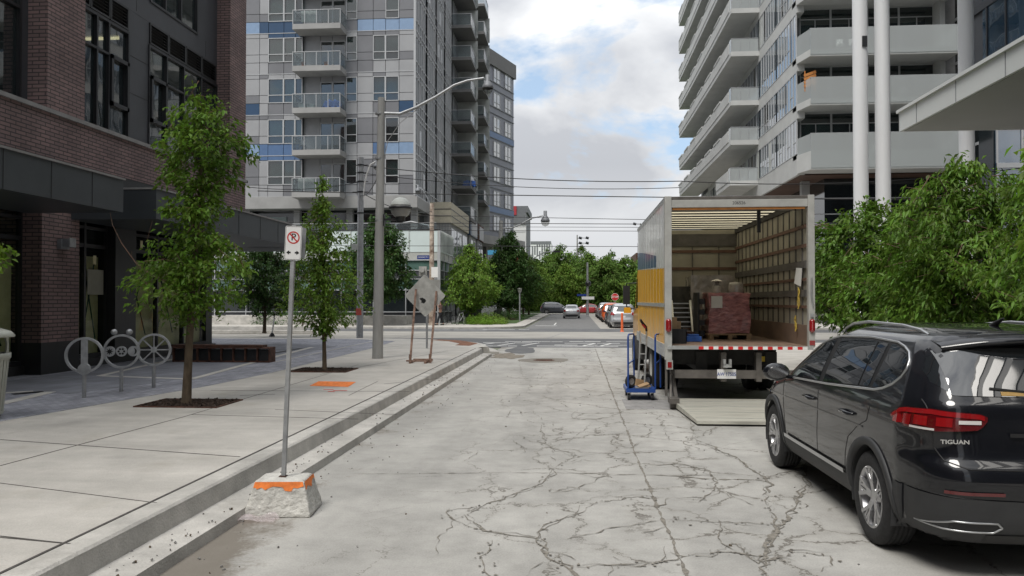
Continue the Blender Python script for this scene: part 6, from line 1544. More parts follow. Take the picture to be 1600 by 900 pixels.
b = MB(); b.box(x1-.08, ya-.01, zd+.02, x1+.01, ya, zd+.10); b.build('tail_lamp', 'lamp_red', tk)
b = MB(); b.box(x0+.0, ya-.02, .66, x0+.11, ya+.06, .82, 0); b.box(x0+.02, ya-.03, .69, x0+.09, ya-.02, .79, 1); b.build('marker_lamp', ['frame_grey', 'lamp_red'], tk)
b = MB(); b.box(x0-.015, ya+.02, .2, x0+.02, ya+.08, zd-.2, 0); b.build('corner_post', 'bar_grey', tk)
b = MB(); b.box(x1-.06, ya-.02, zd+.5, x1-.01, ya-.002, zd+.56, 0); b.tube([(x1-.04, ya-.02, 2.25), (x1-.05, ya-.03, 1.95), (x1-.02, ya-.02, 1.75)], .012, 6); b.build('latch', 'galv', tk)
b = MB(); b.box(3.23, ya+.5, zt-.6, 3.29, ya+.54, zt-.2); b.build('pull_strap', 'black', tk)
# underside: skirt, chassis, bumper
b = MB(); b.box(x0+.15, ya+.35, .72, x1-.55, ya+.5, zd-.06); b.box(x0+.55, ya+.3, .62, x0+.75, yb+2, .95); b.box(x1-.75, ya+.3, .62, x1-.55, yb+2, .95)
for y in (15, 17, 19): b.box(x0+.6, y, .66, x1-.6, y+.15, .9)
b.box(x0+.1, ya+.9, .75, x0+.3, ya+2.0, 1.0); b.build('chassis', 'chassis', tk)
b = MB(); b.box(x0+.16, ya+.1, .50, x1-.12, ya+.24, .64, 0)
for x in (x0+.95, x1-.95): b.box(x, ya+.09, .45, x+.09, ya+.25, .95, 0)
b.build('under_run_bar', 'bar_grey', tk)
b = MB(); b.box(2.44, ya+.07, .50, 2.76, ya+.085, .66); po = b.build('number_plate', 'plate_white', tk)
text('AW\u00b717505', .085, 'plate_text', 'plate_blue', po, (2.60-2.81, .0685, .575), E(PI/2, 0, 0), .001, bold=.001, sx=.85)
b = MB(); b.cyl((2.6, ya+.05, .72), (2.6, ya+.3, .72), .035); b.box(2.53, ya-.02, .74, 2.57, ya+.08, .84); b.box(2.63, ya-.02, .74, 2.67, ya+.08, .84); b.box(2.53, ya-.02, .70, 2.67, ya+.08, .75); b.build('tow_hitch', 'alu', tk)
b = MB(); b.box(3.2, ya+.32, .78, 3.38, ya+.345, .87); mat('label_yellow', (.6, .42, .03), .6); b.build('warning_label', 'label_yellow', tk)
# tail lift
b = MB(); b.add([(1.78, 11.84, .03), (3.95, 11.84, .03), (3.95, 14.1, .03), (1.66, 14.1, .03), (1.70+.08, 11.84, .075), (3.95, 11.84, .075), (3.95, 14.1, .13), (1.66, 14.1, .13)], [(0, 3, 2, 1), (4, 5, 6, 7), (0, 1, 5, 4), (1, 2, 6, 5), (2, 3, 7, 6), (3, 0, 4, 7)])
o = b.build('lift_platform', 'plate_alu', tk)
b = MB()
for k in range(4): y = 12.1+k*.55; z = .076+.055*(y-11.84)/2.26; b.box(1.80-.05*k/4, y, z, 3.94, y+.014, z+.004)
b.build('platform_rib', 'frame_grey', o)
b = MB(); b.bar((1.74, 14.0, .12), (1.70, 14.25, .62), .06, .10); b.bar((1.70, 14.2, .6), (1.74, 14.6, .9), .06, .1); b.bar((1.62, 13.75, .16), (1.68, 14.2, .55), .035, .05); b.cyl((1.60, 13.65, .09), (1.72, 13.65, .09), .09, n=16); b.box(1.58, 13.5, .10, 1.74, 13.8, .2); b.bar((3.9, 14.0, .12), (3.9, 14.3, .62), .06, .1); b.build('lift_arm', 'bar_grey', tk, bevel=.005)
# wheels, cab
def twheel(x, y, R, w):
    b = MB(); M_ = Matrix(((0., 0., -1.), (0., 1., 0.), (1., 0., 0.))); h = w/2
    b.lathe([(R*.55, -h), (R-.03, -h), (R, -h*.7), (R, h*.7), (R-.03, h), (R*.55, h*.95), (R*.5, h*.5), (.001, h*.3)], (x, y, R), 36, 0, M_); o = b.build('wheel', 'rubber', tk)
    b = MB(); b.lathe([(R*.55, h*.96), (R*.5, h*.9), (R*.45, h*.2), (R*.2, h*.2), (R*.18, h*.7), (.001, h*.7)], (x, y, R), 30, 0, M_); b.build('rim', 'frame_grey', o)
for x in (x0+.14, x0+.42, x1-.42, x1-.14): twheel(x, 16.9, .47, .25)
for x in (x0+.1, x1-.12): twheel(x, 21.4, .46, .26)
b = MB(); b.box(x0+.12, ya+2.3, .25, x0+.16, ya+2.32, 1.0); b.build('mudflap', 'rubber', tk)
cabp = [(20.25, .55), (20.25, 2.75), (21.6, 2.75), (22.15, 2.5), (22.6, 1.75), (23.3, 1.55), (23.5, 1.3), (23.5, .5)]
b = MB(); n = len(cabp)
vs = [(x0+.12, y, z) for y, z in cabp]+[(x1-.12, y, z) for y, z in cabp]
b.add(vs, [tuple(range(n)), tuple(range(n, 2*n))[::-1]]+[(i, n+i, n+(i+1) % n, (i+1) % n) for i in range(n)]); o = b.build('cab', 'paint_yellow', tk, bevel=.05)
b = MB(); b.add([(x0+.115, 20.6, 1.65), (x0+.115, 22.3, 1.65), (x0+.115, 22.0, 2.45), (x0+.115, 20.6, 2.45)], [(0, 3, 2, 1)][::1]); b.add([(x0+.25, 22.62, 1.8), (x1-.25, 22.62, 1.8), (x1-.3, 22.2, 2.45), (x0+.3, 22.2, 2.45)], [(0, 1, 2, 3)]); b.build('cab_window', 'car_glass_dark', o)
b = MB(); b.box(x0+.02, 20.3, .35, x0+.25, 20.9, .85); b.box(x0+.0, 19.0, .45, x0+.5, 20.0, .85); b.build('fuel_tank', 'chassis', tk)
b = MB(); b.box(x0-.22, 22.6, 1.75, x0-.03, 22.72, 2.28); b.tube([(x0+.15, 22.4, 2.35), (x0-.12, 22.66, 2.35), (x0-.12, 22.66, 1.68), (x0+.15, 22.4, 1.6)], .018, 6); b.build('cab_mirror', 'black', tk)
b = MB(); b.box(x0-.2, 22.55, 1.5, x0+.0, 22.7, 1.66); b.build('mirror_bracket', 'paint_yellow', tk)
b = MB()
for k in range(3): b.bar((2.2+.5*k, 18, .55), (2.4+.5*k, 19, .6), .08, .08)
b.cyl((2.0, 17.0, .47), (3.7, 17.0, .47), .09); b.build('axle', 'chassis', tk)
# ---- load
mat('wrap_red', (.22, .04, .048), .3, var=.5, vscale=5, coat=.6, bump=1.0, bscale=12, col2=(.36, .16, .155), stretch=(1, 1, 2.5)); mat('wrap_clear', (.27, .25, .23), .2, var=.5, vscale=3, coat=.8, bump=.8, bscale=8); mat('cardboard', (.33, .22, .12), .8, var=.15, vscale=3); mat('pallet_wood', (.28, .19, .11), .85, var=.25, vscale=5); mat('label_paper', (.6, .6, .58), .7); mat('blanket', (.07, .068, .062), .95, var=.4, vscale=4, bump=.6, bscale=20)
def wobble(b, amp, seed):
    r = random.Random(seed); b.v = [(x+r.uniform(-amp, amp), y+r.uniform(-amp, amp), z+r.uniform(-amp, amp)*.6) for x, y, z in b.v]; return b
def wrapped(x0_, y0_, z0_, x1_, y1_, z1_, m, seed, n=7):
    b = MB(); r = random.Random(seed)
    def gr(f): b.grid([[f(i/n, j/n) for i in range(n+1)] for j in range(n+1)], 0, True)
    jit = {}
    def J(p):
        k = tuple(round(q, 3) for q in p)
        if k not in jit: jit[k] = tuple(q+r.uniform(-.022, .022) for q in p)
        return jit[k]
    L3 = lambda a, c, f: a+(c-a)*f
    gr(lambda u, v: J((L3(x0_, x1_, u), y0_, L3(z0_, z1_, v)))); gr(lambda u, v: J((L3(x1_, x0_, u), y1_, L3(z0_, z1_, v)))); gr(lambda u, v: J((x0_, L3(y1_, y0_, u), L3(z0_, z1_, v)))); gr(lambda u, v: J((x1_, L3(y0_, y1_, u), L3(z0_, z1_, v)))); gr(lambda u, v: J((L3(x0_, x1_, u), L3(y0_, y1_, v), z1_)))
    return b
pl_ = thing('wrapped_pallet', 'pallet of red goods in shiny stretch wrap standing in the truck', 'pallet', (3.1, 16.4, zd))
q0 = AY(1108, 521, 16.2); q1 = AY(1172, 458, 16.2)
wrapped(q0.x, 16.2, zd+.12, q1.x, 17.1, q1.z, 'wrap_red', 3).build('wrapped_goods', 'wrap_red', pl_)
b = MB()
for k in range(5): b.box(q0.x-.02, 16.15+k*.22, zd+.09, q1.x+.02, 16.27+k*.22, zd+.115)
for x in (q0.x, (q0.x+q1.x)/2-.04, q1.x-.08): b.box(x, 16.15, zd, x+.08, 17.15, zd+.09)
b.build('pallet_base', 'pallet_wood', pl_)
b = MB(); b.box(q0.x+.04, 16.168, q1.z-.30, q0.x+.26, 16.175, q1.z-.06); b.build('label', 'label_paper', pl_)
bl2 = wrapped(q0.x-.15, 17.6, zd, q1.x-.05, 18.6, zd+1.33, 'wrap_clear', 5); tag(bl2.build('wrapped_furniture', 'wrap_clear'), 'tall brown furniture wrapped in clear film behind the red pallet', 'furniture')
bd = MB(); 
for (dx, dy, z, rr) in ((.16, 16.5, q1.z+.02, .09),): bd.lathe([(.10, 0), (.10, .14), (.045, .18), (.045, .24), (.001, .25)], (q0.x+dx+.05, dy, z-.02), 14, 0)
bd.lathe([(.15, .25), (.001, .30)], (q0.x+.21, 16.5, q1.z), 14, 0); tag(bd.build('wrapped_jug', 'wrap_clear'), 'pale jug under film on the left of the red pallet', 'jug')
bd = MB(); bd.lathe([(.16, 0), (.17, .1), (.15, .2), (.13, .25), (.001, .26)], (q1.x-.22, 16.5, q1.z-.03), 18, 0); tag(bd.build('wrapped_bucket', 'wrap_clear'), 'round bucket under film on the right of the red pallet', 'bucket')
bk = MB()
for k in range(3):
    for j in range(4): bk.box(q0.x-.16, 16.5+k*.2, zd+.05+j*.22, q0.x-.04, 16.65+k*.2, zd+.16+j*.22)
bk.box(q0.x-.18, 16.5, zd, q0.x-.14, 17.1, zd+.95); tag(bk.build('parts_rack', 'black_metal'), 'narrow black rack leaning against the red pallet', 'rack')
ld = MB(); xL, xR = 2.12, 2.52
for x in (xL, xR): ld.bar((x, 17.3, zd+.02), (x, 17.75, zd+.78), .035, .05)
for k in range(7): z = zd+.12+k*.10; ld.bar((xL, 17.36+k*.06, z), (xR, 17.36+k*.06, z), .05, .022)
tag(ld.build('step_ladder', 'alu'), 'aluminium step ladder standing at the left inside the truck', 'ladder')
bq = MB(); P = [[(2.1+.09*i, 17.9+.06*math.sin(i*1.9+j*.8), zd+.75+j*.07) for i in range(6)] for j in range(6)]; bq.grid(P, 0, True); bq.grid([[(x, y+.06, z) for x, y, z in r] for r in P], 0, True); bq.box(2.1, 17.85, zd, 2.5, 18.2, zd+.76); tag(bq.build('moving_blanket', 'blanket'), 'dark moving blanket hanging behind the step ladder', 'blanket')
tag(MB().box(2.58, 18.4, zd, 2.9, 18.9, zd+1.15).build('wrapped_cabinet', 'blanket', bevel=.02), 'grey blanket-wrapped cabinet right of the step ladder', 'cabinet')
cr_ = thing('black_crate', 'black plastic crate with boards standing in it at the truck edge', 'crate', (1.85, 14.6, zd))
b = MB(); c0, c1, d0, d1 = 1.68, 2.0, 14.5, 14.9
for q in ((c0, d0, c1, d0+.015), (c0, d1-.015, c1, d1), (c0, d0, c0+.015, d1), (c1-.015, d0, c1, d1)): b.box(q[0], q[1], zd+.02, q[2], q[3], zd+.26)
b.box(c0, d0, zd, c1, d1, zd+.02); b.box(c0-.012, d0-.012, zd+.24, c1+.012, d0, zd+.27)
for k in range(4): b.box(c0+.02+k*.08, d0-.008, zd+.03, c0+.035+k*.08, d0, zd+.24)
b.build('crate_body', 'black', cr_)
tag(MB().box(1.72, 14.6, zd+.02, 1.84, 14.63, zd+.48).build('wooden_board', 'cardboard', bevel=.003), 'taller tan board standing in the black crate', 'board')
tag(MB().box(1.82, 14.66, zd+.02, 1.92, 14.69, zd+.40).build('wooden_board', 'pallet_wood', bevel=.003), 'shorter brown board standing in the black crate', 'board')
b = MB(); b.box(2.1, 15.2, zd, 2.38, 15.5, zd+.1); b.box(2.14, 15.25, zd+.1, 2.34, 15.45, zd+.14); tag(b.build('tool_case', 'fabric_blue', bevel=.01), 'small blue case on the truck deck', 'case')
b = MB(); b.box(2.02, 15.6, zd, 2.3, 15.9, zd+.17); b.tube([(2.06, 15.7, zd+.17), (2.1, 15.7, zd+.23), (2.22, 15.7, zd+.23), (2.26, 15.7, zd+.17)], .012, 6); tag(b.build('tool_bag', 'rust_dark', bevel=.02), 'dark red tool bag behind the black crate', 'bag')
# straps and paper on the right wall
mat('rope_yellow', (.5, .36, .06), .8, var=.2)
def rope(y, z, l, seed, lab):
    r = random.Random(seed); b = MB(); X = x1-.13
    for k in range(4):
        pts = [(X+r.uniform(-.01, .01), y+r.uniform(-.04, .04), z)]
        for i in range(1, 7): pts.append((X+r.uniform(-.02, .015), y+r.uniform(-.07, .07)*math.sin(i), z-l*i/6*r.uniform(.8, 1)))
        b.tube(pts, .008, 5)
    tag(b.build('yellow_strap', 'rope_yellow'), lab, 'strap')
rope(14.3, 2.08, .38, 1, 'upper bundle of yellow rope tied to the truck wall'); rope(14.5, 1.58, .28, 2, 'lower bundle of yellow rope tied to the truck wall')
b = MB(); b.add([(x1-.12, 14.12, 2.42), (x1-.14, 14.42, 2.44), (x1-.16, 14.48, 2.16), (x1-.12, 14.2, 2.10)], [(0, 1, 2, 3)]); b.add([(x1-.118, 14.12, 2.42), (x1-.138, 14.42, 2.44), (x1-.158, 14.48, 2.16), (x1-.118, 14.2, 2.10)], [(3, 2, 1, 0)]); tag(b.build('paper_sheet', 'label_paper'), 'white paper sheet hanging inside the truck near the right post', 'paper')
# ================================================================ POLES AND LAMPS
glassmat('globe_glass', tint=(.5, .5, .48), see=.5, rough=.15, wave=0, tcol=(.9, .9, .88))
def globe(par, c, r):
    b = MB(); b.ball(c, r, 20); b.build('globe', 'globe_glass', par)
    b = MB(); b.ball(c, r*1.02, 20, z0=.25, z1=.999); b.build('globe_cap', 'curtain_white', par)
    b = MB(); b.lathe([(r*1.03, -.035), (r*1.12, -.02), (r*1.12, .02), (r*1.03, .035)], c, 24); b.lathe([(.12, -r*1.3), (.13, -r*.95), (r*.55, -r*.82), (r*.5, -r*.78)], c, 16); b.lathe([(.04, -.5*r), (.06, .1*r), (.001, .12*r)], c, 8)
    b.build('lamp_fitting', 'black_metal', par)
def teardrop(par, c, s=1.):
    c = Vector(c); b = MB(); b.lathe([(.001, .36*s), (.07*s, .35*s), (.07*s, .16*s), (.10*s, .12*s), (.16*s, .02*s), (.19*s, -.06*s), (.17*s, -.09*s)], c, 18); b.build('lamp_head', 'galv_dull', par)
    b = MB(); b.lathe([(.17*s, -.07*s), (.16*s, -.16*s), (.11*s, -.24*s), (.001, -.28*s)], c, 18); b.build('lamp_glass', 'globe_glass', par)
P0 = G(590, 560, SZ); lp = thing('street_lamp', 'thick concrete lamp pole with curved steel arm and a globe lantern, nearest the kerb', 'street lamp', (P0.x, P0.y, SZ)); Y = P0.y
top = AY(596, 153, Y)
b = MB(); b.cyl((P0.x, Y, SZ), (top.x, Y, top.z), .15, .095, 24); b.build('pole', 'pole_concrete', lp)
b = MB()
for py in (345, 178, 248): q = AY(593, py, Y); b.cyl((q.x, Y, q.z-.02), (q.x, Y, q.z+.02), .125, n=20)
b.build('pole_band', 'galv', lp)
ap = [AY(x, y, Y) for x, y in ((601, 177), (625, 178), (650, 168), (680, 152), (710, 133), (730, 126), (756, 122))]
b = MB(); b.tube(ap, [.045, .045, .042, .04, .035, .03, .03], 10); b.tube([AY(600, 248, Y), AY(606, 220, Y), AY(625, 192, Y), AY(655, 168, Y)], .012, 6); b.build('arm', 'galv', lp)
q = AY(762, 134, Y); teardrop(lp, q, .85)
gb_ = AY(626, 325, Y); globe(lp, (gb_.x, Y, gb_.z), .29)
b = MB(); a1 = AY(598, 343, Y); a2 = AY(628, 343, Y); b.bar(a1, a2, .06, .06); b.box(a1.x, Y-.06, a1.z-.18, a1.x+.06, Y+.06, a1.z+.14); b.build('lantern_bracket', 'black_metal', lp)
# grey steel pole behind
P0 = G(562, 530, .1); Y = 34.2; P0 = AY(562, 531, Y); sp_ = thing('utility_pole', 'tapered grey steel pole with white bracket arm, behind the concrete lamp pole', 'pole', (P0.x, Y, 0)); tp_ = AY(564, 246, Y)
b = MB(); b.cyl((P0.x, Y, .0), (tp_.x, Y, tp_.z), .15, .125, 20); b.box(P0.x-.2, Y-.2, .0, P0.x+.2, Y+.2, .06)
b.build('pole', 'galv', sp_)
b = MB()
for py in (258, 270, 284, 300, 333): q = AY(563, py, Y); b.cyl((q.x, Y, q.z-.03), (q.x, Y, q.z+.03), .155, n=16); b.bar((q.x-.35, Y, q.z), (q.x+.35, Y, q.z), .03)
b.build('pole_band', 'black_metal', sp_)
b = MB(); b.tube([AY(x, y, Y) for x, y in ((567, 312), (569, 290), (573, 272), (579, 257), (588, 252))], .035, 8); b.build('arm', 'white', sp_); q = AY(588, 259, Y); teardrop(sp_, q, .75)
mat('notice_red', (.45, .08, .06), .7, var=.4, vscale=25)
b = MB(); q = AY(562, 487, Y); b.box(q.x-.12, Y-.165, q.z-.15, q.x+.12, Y-.15, q.z+.15); b.build('poster', 'notice_red', sp_)
b = MB(); q = AY(557, 386, Y); b.box(q.x-.18, Y-.17, q.z-.13, q.x+.12, Y-.15, q.z+.13); b.box(q.x-.1, Y-.172, q.z-.07, q.x+.06, Y-.17, q.z+.05); b.build('small_sign', 'curtain_white', sp_)
# rusty pole with street name
Y = 56.; P0 = AY(674, 508, Y); rp = thing('utility_pole', 'rust-stained pole holding the blue street name sign above the diamond sign', 'pole', (P0.x, Y, .1)); tp_ = AY(675, 318, Y)
mat('pole_rusty', (.25, .14, .09), .85, var=.55, vscale=2.5, col2=(.42, .36, .30), detail=10)
b = MB(); b.cyl((P0.x, Y, .1), (tp_.x, Y, tp_.z), .20, .15, 16); b.build('pole', 'pole_rusty', rp)
mat('sign_blue', (.01, .035, .22), .4, var=.05)
b = MB(); a = AY(652, 399, Y); c = AY(671, 405, Y); b.box(a.x, Y-.02, c.z, c.x, Y, a.z); o = b.build('street_name_sign', 'sign_blue', rp)
text('DUNDAS ST E', .17, 'sign_text', 'white', o, ((a.x+c.x)/2-P0.x, -.024, (a.z+c.z)/2-.1), E(PI/2, 0, 0), .001, sx=.8*(c.x-a.x)/1.0)
b = MB(); q = AY(665, 424, Y); b.box(q.x-.45, Y-.2, q.z-.35, q.x+.1, Y+.1, q.z+.35); b.cyl((q.x-.2, Y-.22, q.z+.1), (q.x-.2, Y-.5, q.z+.1), .2, n=14); b.build('signal_head', 'frame_grey', rp)
b = MB(); q = AY(679, 426, Y); b.box(q.x-.2, Y-.22, q.z-.35, q.x+.28, Y-.2, q.z+.4); b.build('white_sign', 'white', rp)
b = MB(); b.tube([AY(x, y, Y) for x, y in ((675, 330), (668, 310), (661, 298), (653, 292))], .05, 8); b.build('arm', 'galv_dull', rp); q = AY(653, 297, Y); teardrop(rp, q, 1.1)
# far lamp pole
Y = 76.; P0 = AY(780, 498, Y); fp = thing('street_lamp', 'tall grey far lamp pole with long arm and globe, among the verge trees', 'street lamp', (P0.x, Y, .1)); tp_ = AY(783, 345, Y)
b = MB(); b.cyl((P0.x, Y, .1), (tp_.x, Y, tp_.z), .30, .19, 16); b.build('pole', 'pole_concrete', fp)
b = MB(); b.tube([AY(x, y, Y) for x, y in ((783, 357), (800, 356), (815, 350), (830, 341), (848, 337))], .07, 8); b.build('arm', 'galv', fp); q = AY(852, 343, Y); teardrop(fp, q, 2.4)
q = AY(794, 417, Y); globe(fp, (q.x, Y, q.z), .36); b = MB(); b.bar(AY(783, 423, Y), AY(794, 424, Y), .1); b.build('lantern_bracket', 'black_metal', fp)
b = MB()
for py in (445, 474): q = AY(781, py, Y); b.box(q.x-.3, Y-.34, q.z-.3, q.x+.3, Y-.3, q.z+.3)
b.build('sticker', 'white', fp)
# cobra head lamp farther
Y = 100.; P0 = AY(818, 489, Y); b_ = thing('street_lamp', 'slender far lamp with a curved arm rising over the park trees', 'street lamp', (P0.x, Y, .1))
b = MB(); b.cyl((P0.x, Y, .1), (P0.x, Y, AY(820, 415, Y).z), .12, .09, 10); b.build('pole', 'galv', b_)
b = MB(); b.tube([AY(x, y, Y) for x, y in ((820, 420), (832, 405), (848, 395), (862, 393), (868, 393))], .06, 6); b.build('arm', 'galv', b_); b = MB(); q = AY(870, 393, Y); b.obox(q, (.9, .3, .25)); b.build('lamp_head', 'black_metal', b_)
# small path lamp
Y = 66.; P0 = AY(812, 497, Y); b_ = thing('path_light', 'short grey path light with boxy head on the verge', 'path light', (P0.x, Y, .12)); b = MB(); q = AY(812, 457, Y); b.cyl((P0.x, Y, .12), (P0.x, Y, q.z), .06, n=10); b.build('pole', 'galv', b_); b = MB(); b.lathe([(.12, 0), (.2, .3), (.24, .32), (.001, .36)], (P0.x, Y, q.z), 12); b.build('lamp_head', 'frame_grey', b_)
# floodlight masts
def mast(px, py0, py1, Y, lab, heads):
    P0 = AY(px, py1, Y); q = AY(px, py0, Y); t = thing('floodlight_mast', lab, 'floodlight', (P0.x, Y, .1)); b = MB(); b.cyl((P0.x, Y, .1), (P0.x, Y, q.z), .2, .12, 10); b.build('mast', 'pole_concrete', t)
    for j, (dx, py) in enumerate(heads):
        h = AY(px, py, Y); b = MB(); b.bar((P0.x-1.3 if dx == 0 else P0.x, Y, h.z), (P0.x+2.1, Y, h.z), .1); b.build('cross_bar', 'galv_dull', t)
        for x in ([.6, 1.9] if dx else [-1.1, .6, 1.9]):
            b = MB(); b.obox((P0.x+x, Y-.3, h.z), (.6, .4, .35), Euler((.5, .3, 0)).to_matrix()); b.build('floodlight', 'black_metal', t)
mast(902, 367, 470, 150, 'floodlight mast rising over the middle of the park trees', ((1, 372), (1, 380)))
mast(1001, 349, 470, 150, 'floodlight mast just left of the truck roof', ((0, 350), (1, 357)))
Y = 95.; P0 = AY(918, 486, Y); t = thing('signal_pole', 'pale pole with small signs and camera in front of the park trees', 'pole', (P0.x, Y, .1)); b = MB(); b.cyl((P0.x, Y, .1), (P0.x, Y, AY(918, 410, Y).z), .17, .12, 12); b.build('pole', 'galv', t)
b = MB(); q = AY(918, 466, Y); b.box(q.x-.7, Y-.25, q.z-.15, q.x+.8, Y-.22, q.z+.2); b.build('sign_plate', 'white', t); b = MB(); q = AY(912, 461, Y); b.box(q.x-.8, Y-.25, q.z-.12, q.x+.3, Y-.22, q.z+.12); b.build('street_name_sign', 'sign_blue', t)
b = MB(); q = AY(919, 443, Y); b.ball((q.x, Y-.2, q.z), .35, 12); b.build('camera_dome', 'black_metal', t)
# stop sign
Y = 98.; P0 = AY(961, 486, Y); t = thing('stop_sign', 'red octagonal stop sign behind the row of parked cars', 'sign', (P0.x, Y, .1)); q = AY(961, 464, Y)
b = MB(); b.box(P0.x-.04, Y, .1, P0.x+.04, Y+.08, q.z+.4); b.build('post', 'galv', t)
def octa(r, y, m): 
    b = MB(); v = [(q.x+r*math.cos(PI/8+PI/4*k), y, q.z+r*math.sin(PI/8+PI/4*k)) for k in range(8)]; b.add(v+[(a, y+.02, c) for a, _, c in v], [tuple(range(8)), tuple(range(8, 16))[::-1]]+[(k, 8+k, 8+(k+1) % 8, (k+1) % 8) for k in range(8)]); return b
octa(.48, Y-.03, 0).build('sign_face', 'white', t); octa(.44, Y-.052, 0).build('red_face', 'red', t)
text('STOP', .34, 'sign_text', 'white', t, (q.x-P0.x, -.056, q.z-.1), E(PI/2, 0, 0), .001, bold=.006)
# crane
Y = 420.; t = thing('tower_crane', 'faint distant tower crane arm over the trees left of the truck', 'crane', (25, Y, 0)); b = MB(); a = AY(975, 412, Y); c = AY(1000, 414, Y)
b.bar(a, (a.x+14, Y, a.z-.2), .5); 
for k in range(10): b.bar((a.x+k*1.4, Y, a.z), (a.x+k*1.4+.7, Y, a.z+1.4), .2)
b.bar((a.x+2, Y, a.z+1.5), (a.x+13, Y, a.z+1.4), .3); b.bar((a.x+8, Y, 0), (a.x+8, Y, a.z+3), .9); b.build('lattice', 'galv_dull', t)
# ---------------------------------------------------------------- overhead wires
def wire(label, p0, p1, sag, r=.014, name='overhead_wire', mid=None):
    b = MB(); p0, p1 = Vector(p0), Vector(p1); pts = []
    for i in range(25): f = i/24; q = p0.lerp(p1, f); q.z -= sag*4*f*(1-f); pts.append(q)
    b.tube(pts, r, 5); tag(b.build(name, 'black'), label, 'wire', 'wires over the cross street')
def wline(label, xa, ya, xb, yb, Y, sag=.15, r=.016, ext=True):
    a = AY(xa, ya, Y); c = AY(xb, yb, Y); d = c-a
    if ext: a = a-d*.25; c = c+d*1.2
    wire(label, a, c, sag, r)
wline('topmost black wire crossing from the grey steel pole to the pale tower', 563, 258, 1065, 283, 34.2, .25, .02, False)
wline('second black wire from the top of the grey steel pole', 563, 270, 1065, 293, 34.2, .3, .015, False)
wline('thick wire crossing the sky just above the truck roof', 563, 300, 1240, 307, 36, .1, .022)
wline('thin wire passing behind the globe lantern towards the truck roof', 563, 333, 1200, 343, 38, .1, .014)
wline('upper tram wire crossing the sky left of the truck', 380, 346, 1100, 349, 41, .05, .018)
wline('lower tram wire of the near track', 380, 352, 1100, 354, 41.2, .05, .012)
wline('tram wire of the far track', 380, 358, 1100, 360, 44.5, .05, .014)
wline('lowest wire crossing at the top of the park trees', 380, 383, 1100, 385, 44.4, .02, .016)
wire('sagging wire from the grey steel pole to the brick building', AY(563, 284, 34.2), AY(385, 292, 30), .2, .014)
wire('feeder wire from the concrete lamp pole down to the steel pole', AY(597, 260, 22.2), AY(563, 305, 34.2), .3, .014)
wire('long wire rising from the steel pole up to the upper right over the tower', AY(1065, 283, 34.2), AY(1600, 262, 34.2), .35, .02)
wire('short wire from the rusty pole to the lamp pole', AY(675, 330, 56), AY(563, 300, 34.2), .4, .02)
# ---------------------------------------------------------------- no parking sign on concrete block
B0 = G(443, 805, 0); t = thing('parking_sign', 'no parking sign on a thin steel post set in an orange-marked concrete block', 'sign', (-2.565, 6.72, 0)); bx, by = -2.565, 6.78
mat('block_concrete', (.50, .49, .455), .92, var=.25, vscale=7, bump=.7, bscale=35, detail=12)
def blockpts(w, d, z, rot=.1): 
    c, s = math.cos(rot), math.sin(rot); return [(bx+x*c-y*s, by+x*s+y*c, z) for x, y in ((-w, -d), (w, -d), (w, d), (-w, d))]
b = MB(); rows = [blockpts(.285, .235, .0), blockpts(.283, .233, .03), blockpts(.215, .17, .285), blockpts(.205, .16, .30)]
vs = [p for r in rows for p in r]; fs = []
for j in range(3):
    for i in range(4): fs.append((j*4+i, j*4+(i+1) % 4, (j+1)*4+(i+1) % 4, (j+1)*4+i))
fs += [(12, 13, 14, 15), (3, 2, 1, 0)]; b.add(vs, fs); o = b.build('concrete_block', 'block_concrete', t, bevel=.012)
md = o.modifiers.new('s', 'SUBSURF'); md.subdivision_type = 'SIMPLE'; md.levels = md.render_levels = 4; tx = bpy.data.textures.new('chips', 'CLOUDS'); tx.noise_scale = .05; dm = o.modifiers.new('d', 'DISPLACE'); dm.texture = tx; dm.strength = .018; dm.mid_level = .5
# orange paint: ragged band on the upper faces
b = MB(); random.seed(4)
def facept(i, f, z):   # point on side i at fraction f and height z
    k = (z-.03)/(.285-.03); A = Vector(rows[1][i]).lerp(Vector(rows[2][i]), k); C = Vector(rows[1][(i+1) % 4]).lerp(Vector(rows[2][(i+1) % 4]), k); return A.lerp(C, f)
for i, n_, dn_ in ((0, Vector((.1, -1, .27)), .05), (1, Vector((1, .1, .27)), .045)):
    top_, bot_ = [], []
    for k in range(25):
        f = .02+.96*k/24; off = n_.normalized()*.0045
        zt_ = .292; zb_ = .262-.030*(.5+.5*math.sin(f*11+i*2.4))*random.uniform(.2, 1.6)-(.008 if i == 0 else -.005+.03*(1-f))
        top_.append(facept(i, f, zt_)+off); bot_.append(facept(i, f, max(.17, zb_))+off)
    b.grid([bot_, top_], 0, False)
for k in range(0): pass
b.build('orange_marking', 'orange_paint', o)
topz = AY(462, 352, 6.7); sx_ = topz.x
pb = Vector((bx-.01, by, .29)); ptp = Vector((AY(460, 352, by).x, by, AY(460, 352, by).z))
b = MB(); b.bar(pb-Vector((0, 0, .1)), ptp, .034, .034, up=(0, 1, 0)); b.build('post', 'galv', t)
b = MB(); b.obox(pb+Vector((0, 0, .01)), (.06, .06, .02)); b.build('post_sleeve', 'rust_dark', t)
c_ = AY(459.5, 380, by); tilt = math.atan2((ptp-pb).x, (ptp-pb).z)
Ms = Euler((0, tilt, .12)).to_matrix()
def rrect(w, h, r, n=6):
    o = []
    for cx, cy, a0 in ((w/2-r, h/2-r, 0), (-w/2+r, h/2-r, PI/2), (-w/2+r, -h/2+r, PI), (w/2-r, -h/2+r, 3*PI/2)):
        for k in range(n+1): a = a0+PI/2*k/n; o.append((cx+r*math.cos(a), cy+r*math.sin(a)))
    return o
